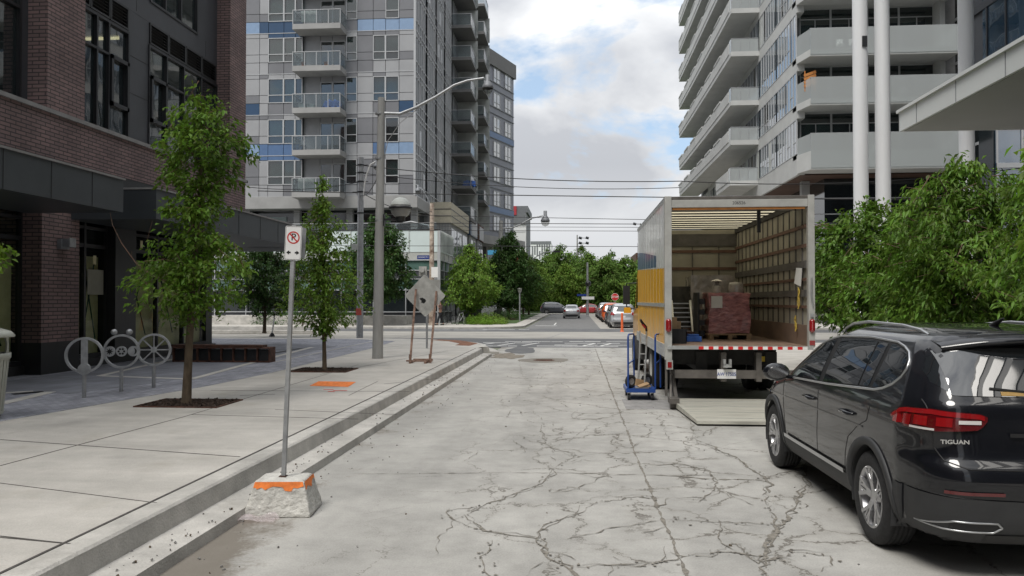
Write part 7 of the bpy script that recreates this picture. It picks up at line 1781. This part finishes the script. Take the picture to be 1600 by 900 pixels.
def plate(poly, y0, y1, C, M): 
    b = MB(); n = len(poly); v = [C+M@Vector((x, y0, z)) for x, z in poly]+[C+M@Vector((x, y1, z)) for x, z in poly]
    b.add(v, [tuple(range(n)), tuple(range(n, 2*n))[::-1]]+[(k, n+k, n+(k+1) % n, (k+1) % n) for k in range(n)]); return b
sw, sh = .145, .30
mat('sign_white', (.72, .72, .71), .4, var=.04, vscale=6); mat('sign_red', (.50, .025, .02), .4, var=.05)
C = Vector((c_.x, by-.022, c_.z)); so2 = plate(rrect(sw, sh, .015), -.001, .003, C, Ms).build('sign_plate', 'sign_white', t)
def ringp(r0, r1, y, cz, n=36):
    b = MB(); v = []
    for k in range(n): a = 2*PI*k/n; v += [C+Ms@Vector((r0*math.cos(a), y, cz+r0*math.sin(a))), C+Ms@Vector((r1*math.cos(a), y, cz+r1*math.sin(a)))]
    b.add(v, [(2*k, 2*k+1, 2*((k+1) % n)+1, 2*((k+1) % n)) for k in range(n)]); return b
rb = ringp(.044, .055, -.0024, .048); v = [C+Ms@Vector((x, -.0026, .048+z)) for x, z in ((-.036, .028), (-.028, .036), (.036, -.028), (.028, -.036))]; rb.add(v, [(3, 2, 1, 0)]); rb.build('red_ring', 'sign_red', so2)
def stext(s, size, x, z, m='black', bold=.001):
    text(s, size, 'sign_text', m, so2, (C+Ms@Vector((x, -.002, z)))-Vector(t.location), Euler((PI/2, 0, 0)).to_matrix().to_4x4().to_euler() if False else (Ms@Euler((PI/2, 0, 0)).to_matrix()).to_euler(), .0001, bold=bold)
stext('P', .085, .001, .050)
ab = MB()
for s in (-1, 1):
    v = [C+Ms@Vector((s*x, -.0022, z)) for x, z in ((.058, -.085), (.032, -.066), (.032, -.078), (.018, -.078), (.018, -.092), (.032, -.092), (.032, -.104))]; ab.add(v, [tuple(range(7)) if s < 0 else tuple(range(7))[::-1]])
ab.build('arrow', 'black', so2)
bd_ = MB(); pl1 = rrect(sw-.008, sh-.008, .013); pl2 = rrect(sw-.014, sh-.014, .011); n = len(pl1); bd_.add([C+Ms@Vector((x, -.0016, z)) for x, z in pl1]+[C+Ms@Vector((x, -.0016, z)) for x, z in pl2], [(k, (k+1) % n, n+(k+1) % n, n+k) for k in range(n)]); bd_.build('border_line', 'black', so2)
pk = plate(rrect(.10, .27, .01), 0, .003, Vector((c_.x+.045, by+.022, c_.z+.005)), Euler((0, tilt, .5)).to_matrix()); pk.build('second_plate', 'galv', t)
# plastic litter
b = MB(); rr_ = random.Random(6); q = Vector((-2.66, 6.42, .0))
P = [[(q.x-.16+.045*i+rr_.uniform(-.01, .01), q.y-.06+.04*j+rr_.uniform(-.01, .01), .012+max(0, .05*math.sin(i*.9)*math.sin(j*.9+.3))+rr_.uniform(0, .018)) for i in range(8)] for j in range(5)]
b.grid(P, 0, True); glassmat('plastic_film', tint=(.5, .45, .45), see=.5, rough=.15, wave=.6, wscale=30, tcol=(.9, .85, .85)); tag(b.build('plastic_wrapper', 'plastic_film'), 'crumpled clear plastic wrapper at the foot of the concrete block', 'litter')
# ---------------------------------------------------------------- diamond sign on A-frame
t = thing('roadwork_sign', 'back of a grey diamond sign on a rusty leaning frame near the corner', 'sign', (-4.15, 20.65, SZ)); 
A = G(641, 567, SZ); B = G(672, 567, SZ); Yd = A.y
b = MB()
for s, P1, top_ in ((-1, A, AY(650, 452, Yd+.35)), (1, B, AY(682, 455, Yd+.35))):
    b.bar(P1+Vector((0, 0, .05)), top_, .05, .035, up=(0, 1, 0)); b.bar((P1.x-.06*s-.02, Yd-.25, SZ+.03), (P1.x-.06*s-.02, Yd+.75, SZ+.03), .05, .05); b.cyl(P1+Vector((0, 0, 0)), P1+Vector((0, 0, .22)), .035, n=8)
b.bar((A.x-.08, Yd-.1, SZ+.06), (B.x+.08, Yd-.1, SZ+.06), .05, .04); b.bar((A.x, Yd+.4, SZ+.06), (B.x, Yd+.4, SZ+.06), .05, .04)
mat('rust_leg', (.16, .085, .06), .85, var=.5, vscale=9, col2=(.26, .17, .13)); b.build('frame', 'rust_leg', t)
c_ = AY(664, 462, Yd+.40); mat('sign_back', (.42, .42, .40), .6, metal=.0, var=.25, vscale=7, bump=.1); Md = Euler((.12, PI/4, -.05)).to_matrix()
plate(rrect(.80, .80, .05), 0, .006, c_, Md).build('sign_plate', 'sign_back', t)
b = MB()
for x, z, sx2, sz2, r in ((-.06, -.10, .09, .04, .4), (-.04, -.15, .05, .07, 1.0), (.10, -.23, .06, .10, .2), (.06, -.28, .10, .04, .8), (.0, -.20, .04, .05, .1)):
    M2 = Euler((.12, r, -.05)).to_matrix(); pts = [(-sx2, -sz2*.4), (-sx2*.2, -sz2), (sx2, -sz2*.3), (sx2*.6, sz2*.8), (-sx2*.3, sz2)]; n = 5
    b.add([c_+Euler((.12, 0, -.05)).to_matrix()@Vector((x, -.003, z))+M2@Vector((p_[0]*1.05, 0, p_[1]*1.05)) for p_ in pts], [tuple(range(5))])
b.build('peeled_mark', 'black', t)
P0 = AY(667, 547, 26); t = thing('sign_post', 'slim grey post with a square sign plate, directly behind the diamond sign', 'sign', (P0.x, 26, SZ)); b = MB(); b.cyl((P0.x, 26, SZ), (P0.x, 26, 2.7), .035, n=10); b.build('post', 'galv', t); b = MB(); q = AY(671, 440, 26); b.box(q.x-.36, 25.95, q.z-.75, q.x+.36, 25.96, q.z+.06); b.build('sign_plate', 'frame_grey', t)
# ---------------------------------------------------------------- bicycle rack (three joined rings)
t = thing('bicycle_rack', 'galvanised bicycle rack of three joined rings, one with spokes, one with sun and moon discs', 'bicycle rack', (-7.7, 12.9, SZ))
cs_ = [(132, 555, 28.5), (190, 549, 27), (240.5, 546.5, 25.5)]; bases = [G(130, 622, SZ), G(190, 612, SZ), G(238, 606, SZ)]
ctr = []
for (px, py, r), bs_ in zip(cs_, bases): q = AY(px, py, bs_.y); ctr.append((Vector((q.x, bs_.y, q.z)), r/F*bs_.y*1.03))
drn = (ctr[2][0]-ctr[0][0]); drn.z = 0; drn.normalize(); drn = (drn*.25+Vector((1, 0, 0))*.75).normalized()
def rp_(c, r, a): return c+drn*(r*math.cos(a))+Vector((0, 0, r*math.sin(a)))
for k, (c, r) in enumerate(ctr):
    b = MB(); nn_ = Vector((drn.y, -drn.x, 0)); n = 56; rows_ = []
    for rad, d in ((r, .03), (r, -.03), (r-.035, -.03), (r-.035, .03), (r, .03)): rows_.append([rp_(c, rad, 2*PI*i/n)+nn_*d for i in range(n+1)])
    b.grid(rows_, 0, False); o = b.build('ring', 'galv', t)
    b = MB(); b.cyl((c.x, c.y, SZ), (c.x, c.y, c.z-r+.02), .032, n=14); b.build('post', 'galv', t)
    b = MB()
    if k == 0:
        b.obox(c+Vector((0, 0, .05)), (.10, .03, r*1.5), Matrix.Rotation(math.atan2(drn.y, drn.x), 3, 'Z')); b.cyl(c+Vector((0, 0, -r*.78))-nn_*.03, c+Vector((0, 0, -r*.78))+nn_*.03, .095, n=24)
        b.obox(c+Vector((0, 0, .05))+nn_*.017, (.03, .005, r*1.2), Matrix.Rotation(math.atan2(drn.y, drn.x), 3, 'Z')); b.build('pump_bar', 'galv', o)
    elif k == 1:
        for j in (-1, 0, 1): cc = c+drn*(j*.19); b.cyl(cc-nn_*.015, cc+nn_*.015, .09, n=24)
        b.build('disc', 'galv', o); b = MB()
        for j in range(8):
            a = 2*PI*j/8; cc = c-drn*.19+nn_*.017; b.add([cc+drn*.02*math.cos(a+1.57)+Vector((0, 0, .02*math.sin(a+1.57))), cc+drn*.02*math.cos(a-1.57)+Vector((0, 0, .02*math.sin(a-1.57))), cc+drn*.065*math.cos(a)+Vector((0, 0, .065*math.sin(a)))], [(0, 1, 2)])
        for j in range(6): a = 2*PI*j/6; cc = c+nn_*.017+drn*.045*math.cos(a)+Vector((0, 0, .045*math.sin(a))); b.add([cc+drn*.02*math.cos(x)+Vector((0, 0, .02*math.sin(x))) for x in np.linspace(0, 5.5, 8)], [tuple(range(8))])
        cc = c+drn*.19+nn_*.017; b.add([cc+drn*(.06*math.cos(x))+Vector((0, 0, .06*math.sin(x))) for x in np.linspace(-1.5, 1.5, 12)]+[cc+drn*(.03*math.cos(x))+Vector((0, 0, .06*math.sin(x))) for x in np.linspace(1.5, -1.5, 12)], [tuple(range(24))]); b.build('cut_out', 'black', o)
        b = MB()
        for a in (PI/2+.35, PI/2-.35): q = rp_(c, r+.06, a); b.ball(q, .055, 12); b.cyl(rp_(c, r-.01, a), q, .02, n=8)
        b.build('knob', 'galv', o)
    else:
        for j in range(8): a = 2*PI*j/8; b.bar(c, rp_(c, r-.01, a), .022, .022)
        b.cyl(c-nn_*.02, c+nn_*.02, .055, n=20); b.build('spokes', 'galv', o)
# ---------------------------------------------------------------- litter bin at left edge
mat('bin_beige', (.40, .41, .365), .45, var=.08, vscale=4)
c = Vector((-7.93, 9.95, SZ)); t = thing('litter_bin', 'pale beige slatted litter bin with domed lid at the left edge', 'litter bin', tuple(c)); b = MB()
n = 28
for k in range(n):
    a0 = 2*PI*(k+.12)/n; a1 = 2*PI*(k+.88)/n; r0, r1 = .245, .31
    P = [(c.x+r0*math.cos(a0), c.y+r0*math.sin(a0), SZ+.07), (c.x+r0*math.cos(a1), c.y+r0*math.sin(a1), SZ+.07), (c.x+r1*math.cos(a1), c.y+r1*math.sin(a1), SZ+.76), (c.x+r1*math.cos(a0), c.y+r1*math.sin(a0), SZ+.76)]
    b.add(P+[(c.x+(x-c.x)*.94, c.y+(y-c.y)*.94, z) for x, y, z in P], [(0, 1, 2, 3), (7, 6, 5, 4), (0, 3, 7, 4), (1, 5, 6, 2)])
b.lathe([(.31, .74), (.33, .76), (.33, .82), (.30, .82), (.28, .76)], c, 36); b.lathe([(.24, .06), (.26, .1), (.23, .1)], c, 36); b.build('slatted_body', 'bin_beige', t)
b = MB(); b.lathe([(.001, .03), (.215, .03), (.28, .8)], c, 28); b.build('liner', 'black', t)
b = MB(); b.lathe([(.37, 1.02), (.375, 1.04), (.33, 1.09), (.2, 1.13), (.001, 1.14)], c, 36); b.lathe([(.37, 1.02), (.30, 1.02), (.001, 1.05)], c, 36)
for k in range(4):
    a = PI/4+PI/2*k-.35; rows_ = []
    for z, w_ in ((.82, .34), (.88, .2), (.95, .19), (1.03, .42)): rows_.append([(c.x+.30*math.cos(a+q), c.y+.30*math.sin(a+q), SZ+z) for q in np.linspace(-w_/2*1.6, w_/2*1.6, 5)])
    b.grid(rows_, 0, True); b.grid([[(c.x+(x-c.x)*.93, c.y+(y-c.y)*.93, z) for x, y, z in r] for r in rows_], 0, True)
b.build('lid', 'bin_beige', t); t.scale.z = 1.08
# ---------------------------------------------------------------- rusty bench
t = thing('steel_bench', 'long low bench of rusted steel with a dark timber top by the shop windows', 'bench', (-9, 19.8, SZ)); b = MB()
a = G(300, 560, SZ); c = G(428, 566, SZ); c.x -= .05; q = AY(428, 543, c.y); zt_ = q.z
b.box(-10.4, 19.70, SZ+.01, c.x, 19.98, zt_-.05, 1)
n = 8
for k in range(n+1): x = -10.4+(c.x+10.4)*k/n; b.box(x-.015, 19.62, SZ, x+.015, 19.75, zt_-.02, 0)
b.box(-10.4, 19.6, zt_-.02, c.x+.01, 20.02, zt_+.01, 0); b.box(c.x-.0, 19.6, SZ, c.x+.012, 20.02, zt_-.02, 0); b.box(-10.4, 19.62, SZ, c.x, 19.64, SZ+.05, 0); b.build('steel_base', ['rust_dark', 'black_metal'], t)
b = MB()
for k in range(3): b.box(-10.5, 19.66+k*.12, zt_+.012, c.x-.2, 19.76+k*.12, zt_+.065)
b.build('seat_slats', 'rust_dark', t)
# ---------------------------------------------------------------- platform trolley and hand truck
t = thing('platform_trolley', 'blue platform trolley with two hoop handles beside the open truck', 'trolley', (1.2, 15.1, 0)); mat('trolley_blue', (.012, .055, .24), .4, var=.15, vscale=10)
xL, xR, yA, yB = .93, 1.46, 14.75, 15.65; b = MB(); b.box(xL, yA, .19, xR, yB, .215); 
b.box(xL, yA-.005, .15, xR, yA+.03, .22); b.box(xL, yB-.03, .15, xR, yB+.005, .22); b.box(xL-.005, yA, .15, xL+.03, yB, .22); b.box(xR-.03, yA, .15, xR+.005, yB, .22); b.build('deck', 'trolley_blue', t)
for x in (xL+.015, xR-.015):
    b = MB(); z1 = 1.22; pts = [(x, yA+.06, .2), (x, yA+.06, z1-.06)]+[(x, yA+.06+.07*(1-math.cos(a)), z1-.06+.06*math.sin(a)) for a in np.linspace(.2, PI/2, 5)]+[(x, yA+.45-.07*(1-math.cos(a))+.0, z1-.06+.06*math.sin(a)) for a in np.linspace(PI/2, .2, 5)]+[(x, yA+.45, z1-.06), (x, yA+.45, .2)]
    dx = .10 if x < 1.2 else .10
    pts = [(px_+(py_-yA)*.35*(1 if x < 1.2 else 1), py_, pz_) for px_, py_, pz_ in pts]
    b.tube(pts, .017, 8); b.bar((x+.03, yA+.06, .68), (x+.15, yA+.45, .72), .02); b.build('handle', 'trolley_blue', t)
for x in (xL+.05, xR-.05):
    for y in (yA+.08, yB-.08):
        b = MB(); b.cyl((x-.02, y, .065), (x+.02, y, .065), .065, n=20); o = b.build('castor', 'rubber', t); b = MB(); b.cyl((x-.022, y, .065), (x+.022, y, .065), .025, n=12); b.box(x-.03, y-.02, .06, x-.024, y+.03, .15); b.box(x+.024, y-.02, .06, x+.03, y+.03, .15); b.box(x-.04, y-.03, .14, x+.04, y+.04, .152); b.build('castor_fork', 'galv', o)
t = thing('hand_truck', 'silver hand truck with black wheels and red grip standing on the blue trolley', 'hand truck', (1.15, 15.0, .22)); b = MB()
for x in (1.16, 1.28): b.tube([(x, 14.98, .25), (x+.03, 15.0, .8), (x+.05, 15.05, 1.28)], .018, 8)
for z in (.45, .65, .85, 1.05, 1.2): b.bar((1.165+(z-.25)*.045, 15.0, z), (1.285+(z-.25)*.045, 15.0, z), .03, .015)
b.build('frame', 'alu', t); b = MB(); b.tube([(1.33, 15.05, 1.28), (1.31, 14.98, 1.36), (1.22, 14.86, 1.46), (1.2, 14.84, 1.5)], [.02, .024, .024, .02], 8); b.build('grip', 'rubber', t)
b = MB(); b.tube([(1.24, 14.9, 1.42), (1.30, 14.98, 1.35)], .026, 8); b.build('grip_sleeve', 'red', t)
for x in (1.02, 1.34):
    b = MB(); M_ = Euler((0, PI/2, .9)).to_matrix() if False else Matrix(((math.cos(.9), 0, math.sin(.9)), (math.sin(.9)*-1, 0, math.cos(.9)), (0, 1, 0)))
    M_ = Matrix.Rotation(-.9, 3, 'Z')@Matrix(((0., 0., -1.), (0., 1., 0.), (1., 0., 0.)))
    cc = (x, 14.92 if x < 1.2 else 15.2, .34); b.lathe([(.06, -.03), (.10, -.045), (.125, -.02), (.125, .02), (.10, .045), (.06, .03)], cc, 28, 0, M_); o = b.build('wheel', 'rubber', t); b = MB(); b.lathe([(.001, .035), (.03, .035), (.035, .02), (.062, .03)], cc, 20, 0, M_); b.lathe([(.062, -.03), (.03, -.02), (.001, -.03)], cc, 20, 0, M_); b.build('hub', 'galv', o)
b = MB(); b.box(1.1, 14.8, .225, 1.35, 15.0, .235); b.build('toe_plate', 'alu', t)
b = MB(); b.obox((1.25, 14.86, .28), (.2, .12, .02), Euler((.2, -.3, .3)).to_matrix()); b.obox((1.19, 14.95, .31), (.18, .03, .13), Euler((0, .2, .5)).to_matrix()); b.obox((1.3, 14.9, .255), (.16, .14, .02)); tag(b.build('wood_offcuts', 'cardboard'), 'tan wood offcuts lying on the blue trolley deck', 'wood pieces')
# ---------------------------------------------------------------- posts
for i, (px, Y, lab) in enumerate(((972, 47.5, 'left orange plastic post in front of the silver SUV'), (993, 47.5, 'right orange plastic post, touching the truck mirror in view'))):
    p = AY(px, 515, Y); q = AY(px, 488, Y); t = thing('marker_post', lab, 'bollard', (p.x, Y, 0), 0, 'orange marker posts'); mat('post_orange', (.65, .12, .03), .5, var=.1)
    b = MB(); b.lathe([(.13, .0), (.10, .04), (.08, .1), (.065, 1.05), (.05, 1.12), (.001, 1.14)], (p.x, Y, 0), 16); b.build('post', 'post_orange', t)
    if i: b = MB(); b.lathe([(.072, .75), (.072, .9)], (p.x, Y, 0), 16); b.build('reflective_band', 'white', t)
for i, (px, py, py2, dx, lab, m_) in enumerate(((425, 526, 486, 5, 'white flexible post leaning right on the cross street', 'white'), (432, 508, 477, 1, 'upright white flexible post behind the leaning one', 'white'), (472, 513, 495, 4, 'dark rusty leaning post on the cross street', 'rust_dark'))):
    Y = G(px, py, 0).y; p = AY(px, py, Y); q = AY(px+dx, py2, Y); t = thing('flexible_post', lab, 'bollard', (p.x, Y, 0)); b = MB(); b.tube([(p.x, Y, .15), q], .045, 8); b.build('post', m_, t); b = MB(); b.lathe([(.16, 0), (.15, .05), (.08, .16), (.06, .2)], (p.x, Y, 0), 12); b.build('base', 'black', t)
# tram platform kerbs on the cross street
for i, (a, c, Y, h, lab) in enumerate(((-30, -14.5, 42.5, .22, 'low pale concrete tram platform edge on the left'), (-30, -17, 48.2, .25, 'second low concrete tram kerb farther back on the left'))):
    tag(MB().box(a, Y, 0, c, Y+.35, h).build('tram_kerb', 'concrete_kerb', bevel=.03), lab, 'kerb')
# ---------------------------------------------------------------- bicycles
def bicycle(loc, rz, label, m_):
    t = thing('bicycle', label, 'bicycle', (0, 0, 0)); R = .34
    for x in (-.52, .52):
        b = MB(); b.tube([(x+R*math.cos(a), 0, R+R*math.sin(a)) for a in np.linspace(0, 2*PI, 28, endpoint=False)], .018, 6, closed=True); o = b.build('wheel', 'rubber', t, world=False); b = MB()
        for k in range(10): a = PI*k/10; b.bar((x-R*math.cos(a), 0, R-R*math.sin(a)), (x+R*math.cos(a), 0, R+R*math.sin(a)), .006)
        b.build('spokes', 'galv', o, world=False)
    b = MB(); bb_ = (0-.05, 0, .30); st = (-.18, 0, .82); hd_ = (.36, 0, .86)
    for p, q in ((bb_, st), (bb_, (.38, 0, .70)), (st, hd_), (bb_, (-.52, 0, R)), (st, (-.52, 0, R)), (hd_, (.52, 0, R))): b.tube([p, q], .018, 6)
    b.build('frame', m_, t, world=False); b = MB(); b.obox((-.2, 0, .93), (.26, .13, .05)); b.tube([st, (-.2, 0, .93)], .014, 6); b.build('saddle', 'black', t, world=False)
    b = MB(); b.tube([(.36, 0, .86), (.34, 0, 1.0)], .014, 6); b.tube([(.28, -.28, 1.02), (.36, -.1, 1.0), (.36, .1, 1.0), (.28, .28, 1.02)], .014, 6); b.build('handlebar', 'black_metal', t, world=False)
    t.location = loc; t.rotation_euler.z = rz; return t
p = AY(702, 503, 57.5); bicycle((p.x, 57.5, .1), 1.1, 'dark bicycle parked next to the walking person', 'black_metal')
p = AY(720, 503, 57.0); bicycle((p.x, 57.0, .1), 1.25, 'pale blue bicycle parked near the shrubs', 'curtain_white')
# ---------------------------------------------------------------- person
mat('skin', (.32, .18, .12), .6, var=.08); mat('shirt_brown', (.10, .055, .045), .85, var=.2, vscale=8); mat('trousers', (.015, .016, .02), .85, var=.2); mat('hair', (.012, .010, .009), .7)
def skinfig(name, joints, edges, m, parent, levels=2, root=0):
    me = bpy.data.meshes.new(name); me.from_pydata([j[0] for j in joints], edges, []); o = bpy.data.objects.new(name, me); COL.objects.link(o); o.parent = parent
    o.modifiers.new('skin', 'SKIN'); me.skin_vertices or None
    for v, j in zip(me.skin_vertices[0].data, joints): v.radius = (j[1], j[1] if len(j) < 3 else j[2])
    me.skin_vertices[0].data[root].use_root = True
    sb_ = o.modifiers.new('sub', 'SUBSURF'); sb_.levels = sb_.render_levels = levels
    dg = bpy.context.evaluated_depsgraph_get(); m2 = bpy.data.meshes.new_from_object(o.evaluated_get(dg)); o.modifiers.clear(); o.data = m2; m2.materials.clear(); m2.materials.append(MATS[m])
    for p_ in m2.polygons: p_.use_smooth = True
    return o
p = AY(688, 508, 55.5); t = thing('person', 'person in brown jacket and black trousers walking past the rusty pole, hand raised', 'person', (0, 0, 0))
# facing -x, mid stride; body (with head, neck, arms, hands, legs) as one figure, clothes over it
J = [((0, 0, .95), .13), ((0, 0, 1.15), .13), ((0, 0, 1.38), .15), ((-.01, 0, 1.50), .06), ((-.02, 0, 1.56), .055), ((-.03, 0, 1.66), .095, .085), ((-.03, 0, 1.73), .08),
     ((0, -.19, 1.42), .06), ((.02, -.24, 1.16), .045), ((-.16, -.22, 1.30), .036), ((-.22, -.18, 1.50), .03), ((-.24, -.17, 1.56), .02),
     ((0, .19, 1.42), .06), ((.05, .24, 1.15), .045), ((-.04, .24, .92), .036), ((-.07, .24, .84), .028), ((-.09, .24, .78), .018),
     ((0, -.09, .88), .09), ((-.14, -.09, .50), .06), ((-.22, -.09, .10), .04), ((-.34, -.09, .05), .035), ((0, .09, .88), .09), ((.08, .09, .50), .06), ((.24, .09, .12), .04), ((.15, .09, .04), .035)]
Ed = [(0, 1), (1, 2), (2, 3), (3, 4), (4, 5), (5, 6), (2, 7), (7, 8), (8, 9), (9, 10), (10, 11), (2, 12), (12, 13), (13, 14), (14, 15), (15, 16), (0, 17), (17, 18), (18, 19), (19, 20), (0, 21), (21, 22), (22, 23), (23, 24)]
bo = skinfig('body', J, Ed, 'skin', t)
def hand(base, dirv, par_body, seed):
    pass
JJ = [((0, 0, .98), .155), ((0, 0, 1.2), .150), ((0, 0, 1.40), .165), ((0, 0, 1.46), .10), ((0, -.20, 1.43), .078), ((.02, -.25, 1.16), .062), ((-.14, -.23, 1.27), .052), ((0, .20, 1.43), .078), ((.05, .25, 1.15), .062), ((-.03, .25, .95), .052)]
skinfig('jacket', JJ, [(0, 1), (1, 2), (2, 3), (2, 4), (4, 5), (5, 6), (2, 7), (7, 8), (8, 9)], 'shirt_brown', t)
JJ = [((0, 0, .98), .145), ((0, -.09, .87), .108), ((-.14, -.09, .50), .08), ((-.21, -.09, .13), .062), ((0, .09, .87), .108), ((.08, .09, .50), .08), ((.23, .09, .15), .062)]
skinfig('trousers', JJ, [(0, 1), (1, 2), (2, 3), (0, 4), (4, 5), (5, 6)], 'trousers', t)
b = MB(); b.ball((-.0, 0, 1.70), .112, 14, z0=-.35); b.build('hair', 'hair', t, world=False)
for q in ((-.22, -.09), (.22, .09)):
    b = MB(); b.obox((q[0]-.07, q[1], .05), (.28, .10, .09)); b.build('shoe', 'black', t, world=False, bevel=.03)
for h_ in t.children:
    pass
# five fingers on each hand as their own short chains rooted in the palm
for (bx_, by_, bz_), (dx, dy, dz) in (((-.235, -.175, 1.55), (-.15, .1, .9)), ((-.08, .24, .80), (-.2, 0, -1))):
    for k in range(5):
        o_ = (k-2)*.016; l = (.045, .065, .07, .065, .05)[k]; f0 = Vector((bx_, by_+o_, bz_)); d = Vector((dx, dy+(k-2)*.12, dz)).normalized()
        b = MB(); b.tube([f0, f0+d*l*.5, f0+d*l*.85+Vector((-.012, 0, 0))], [.010, .009, .007], 6); b.build('finger', 'skin', bo, world=False)
t.location = (p.x, 55.5, .1); t.rotation_euler.z = .3
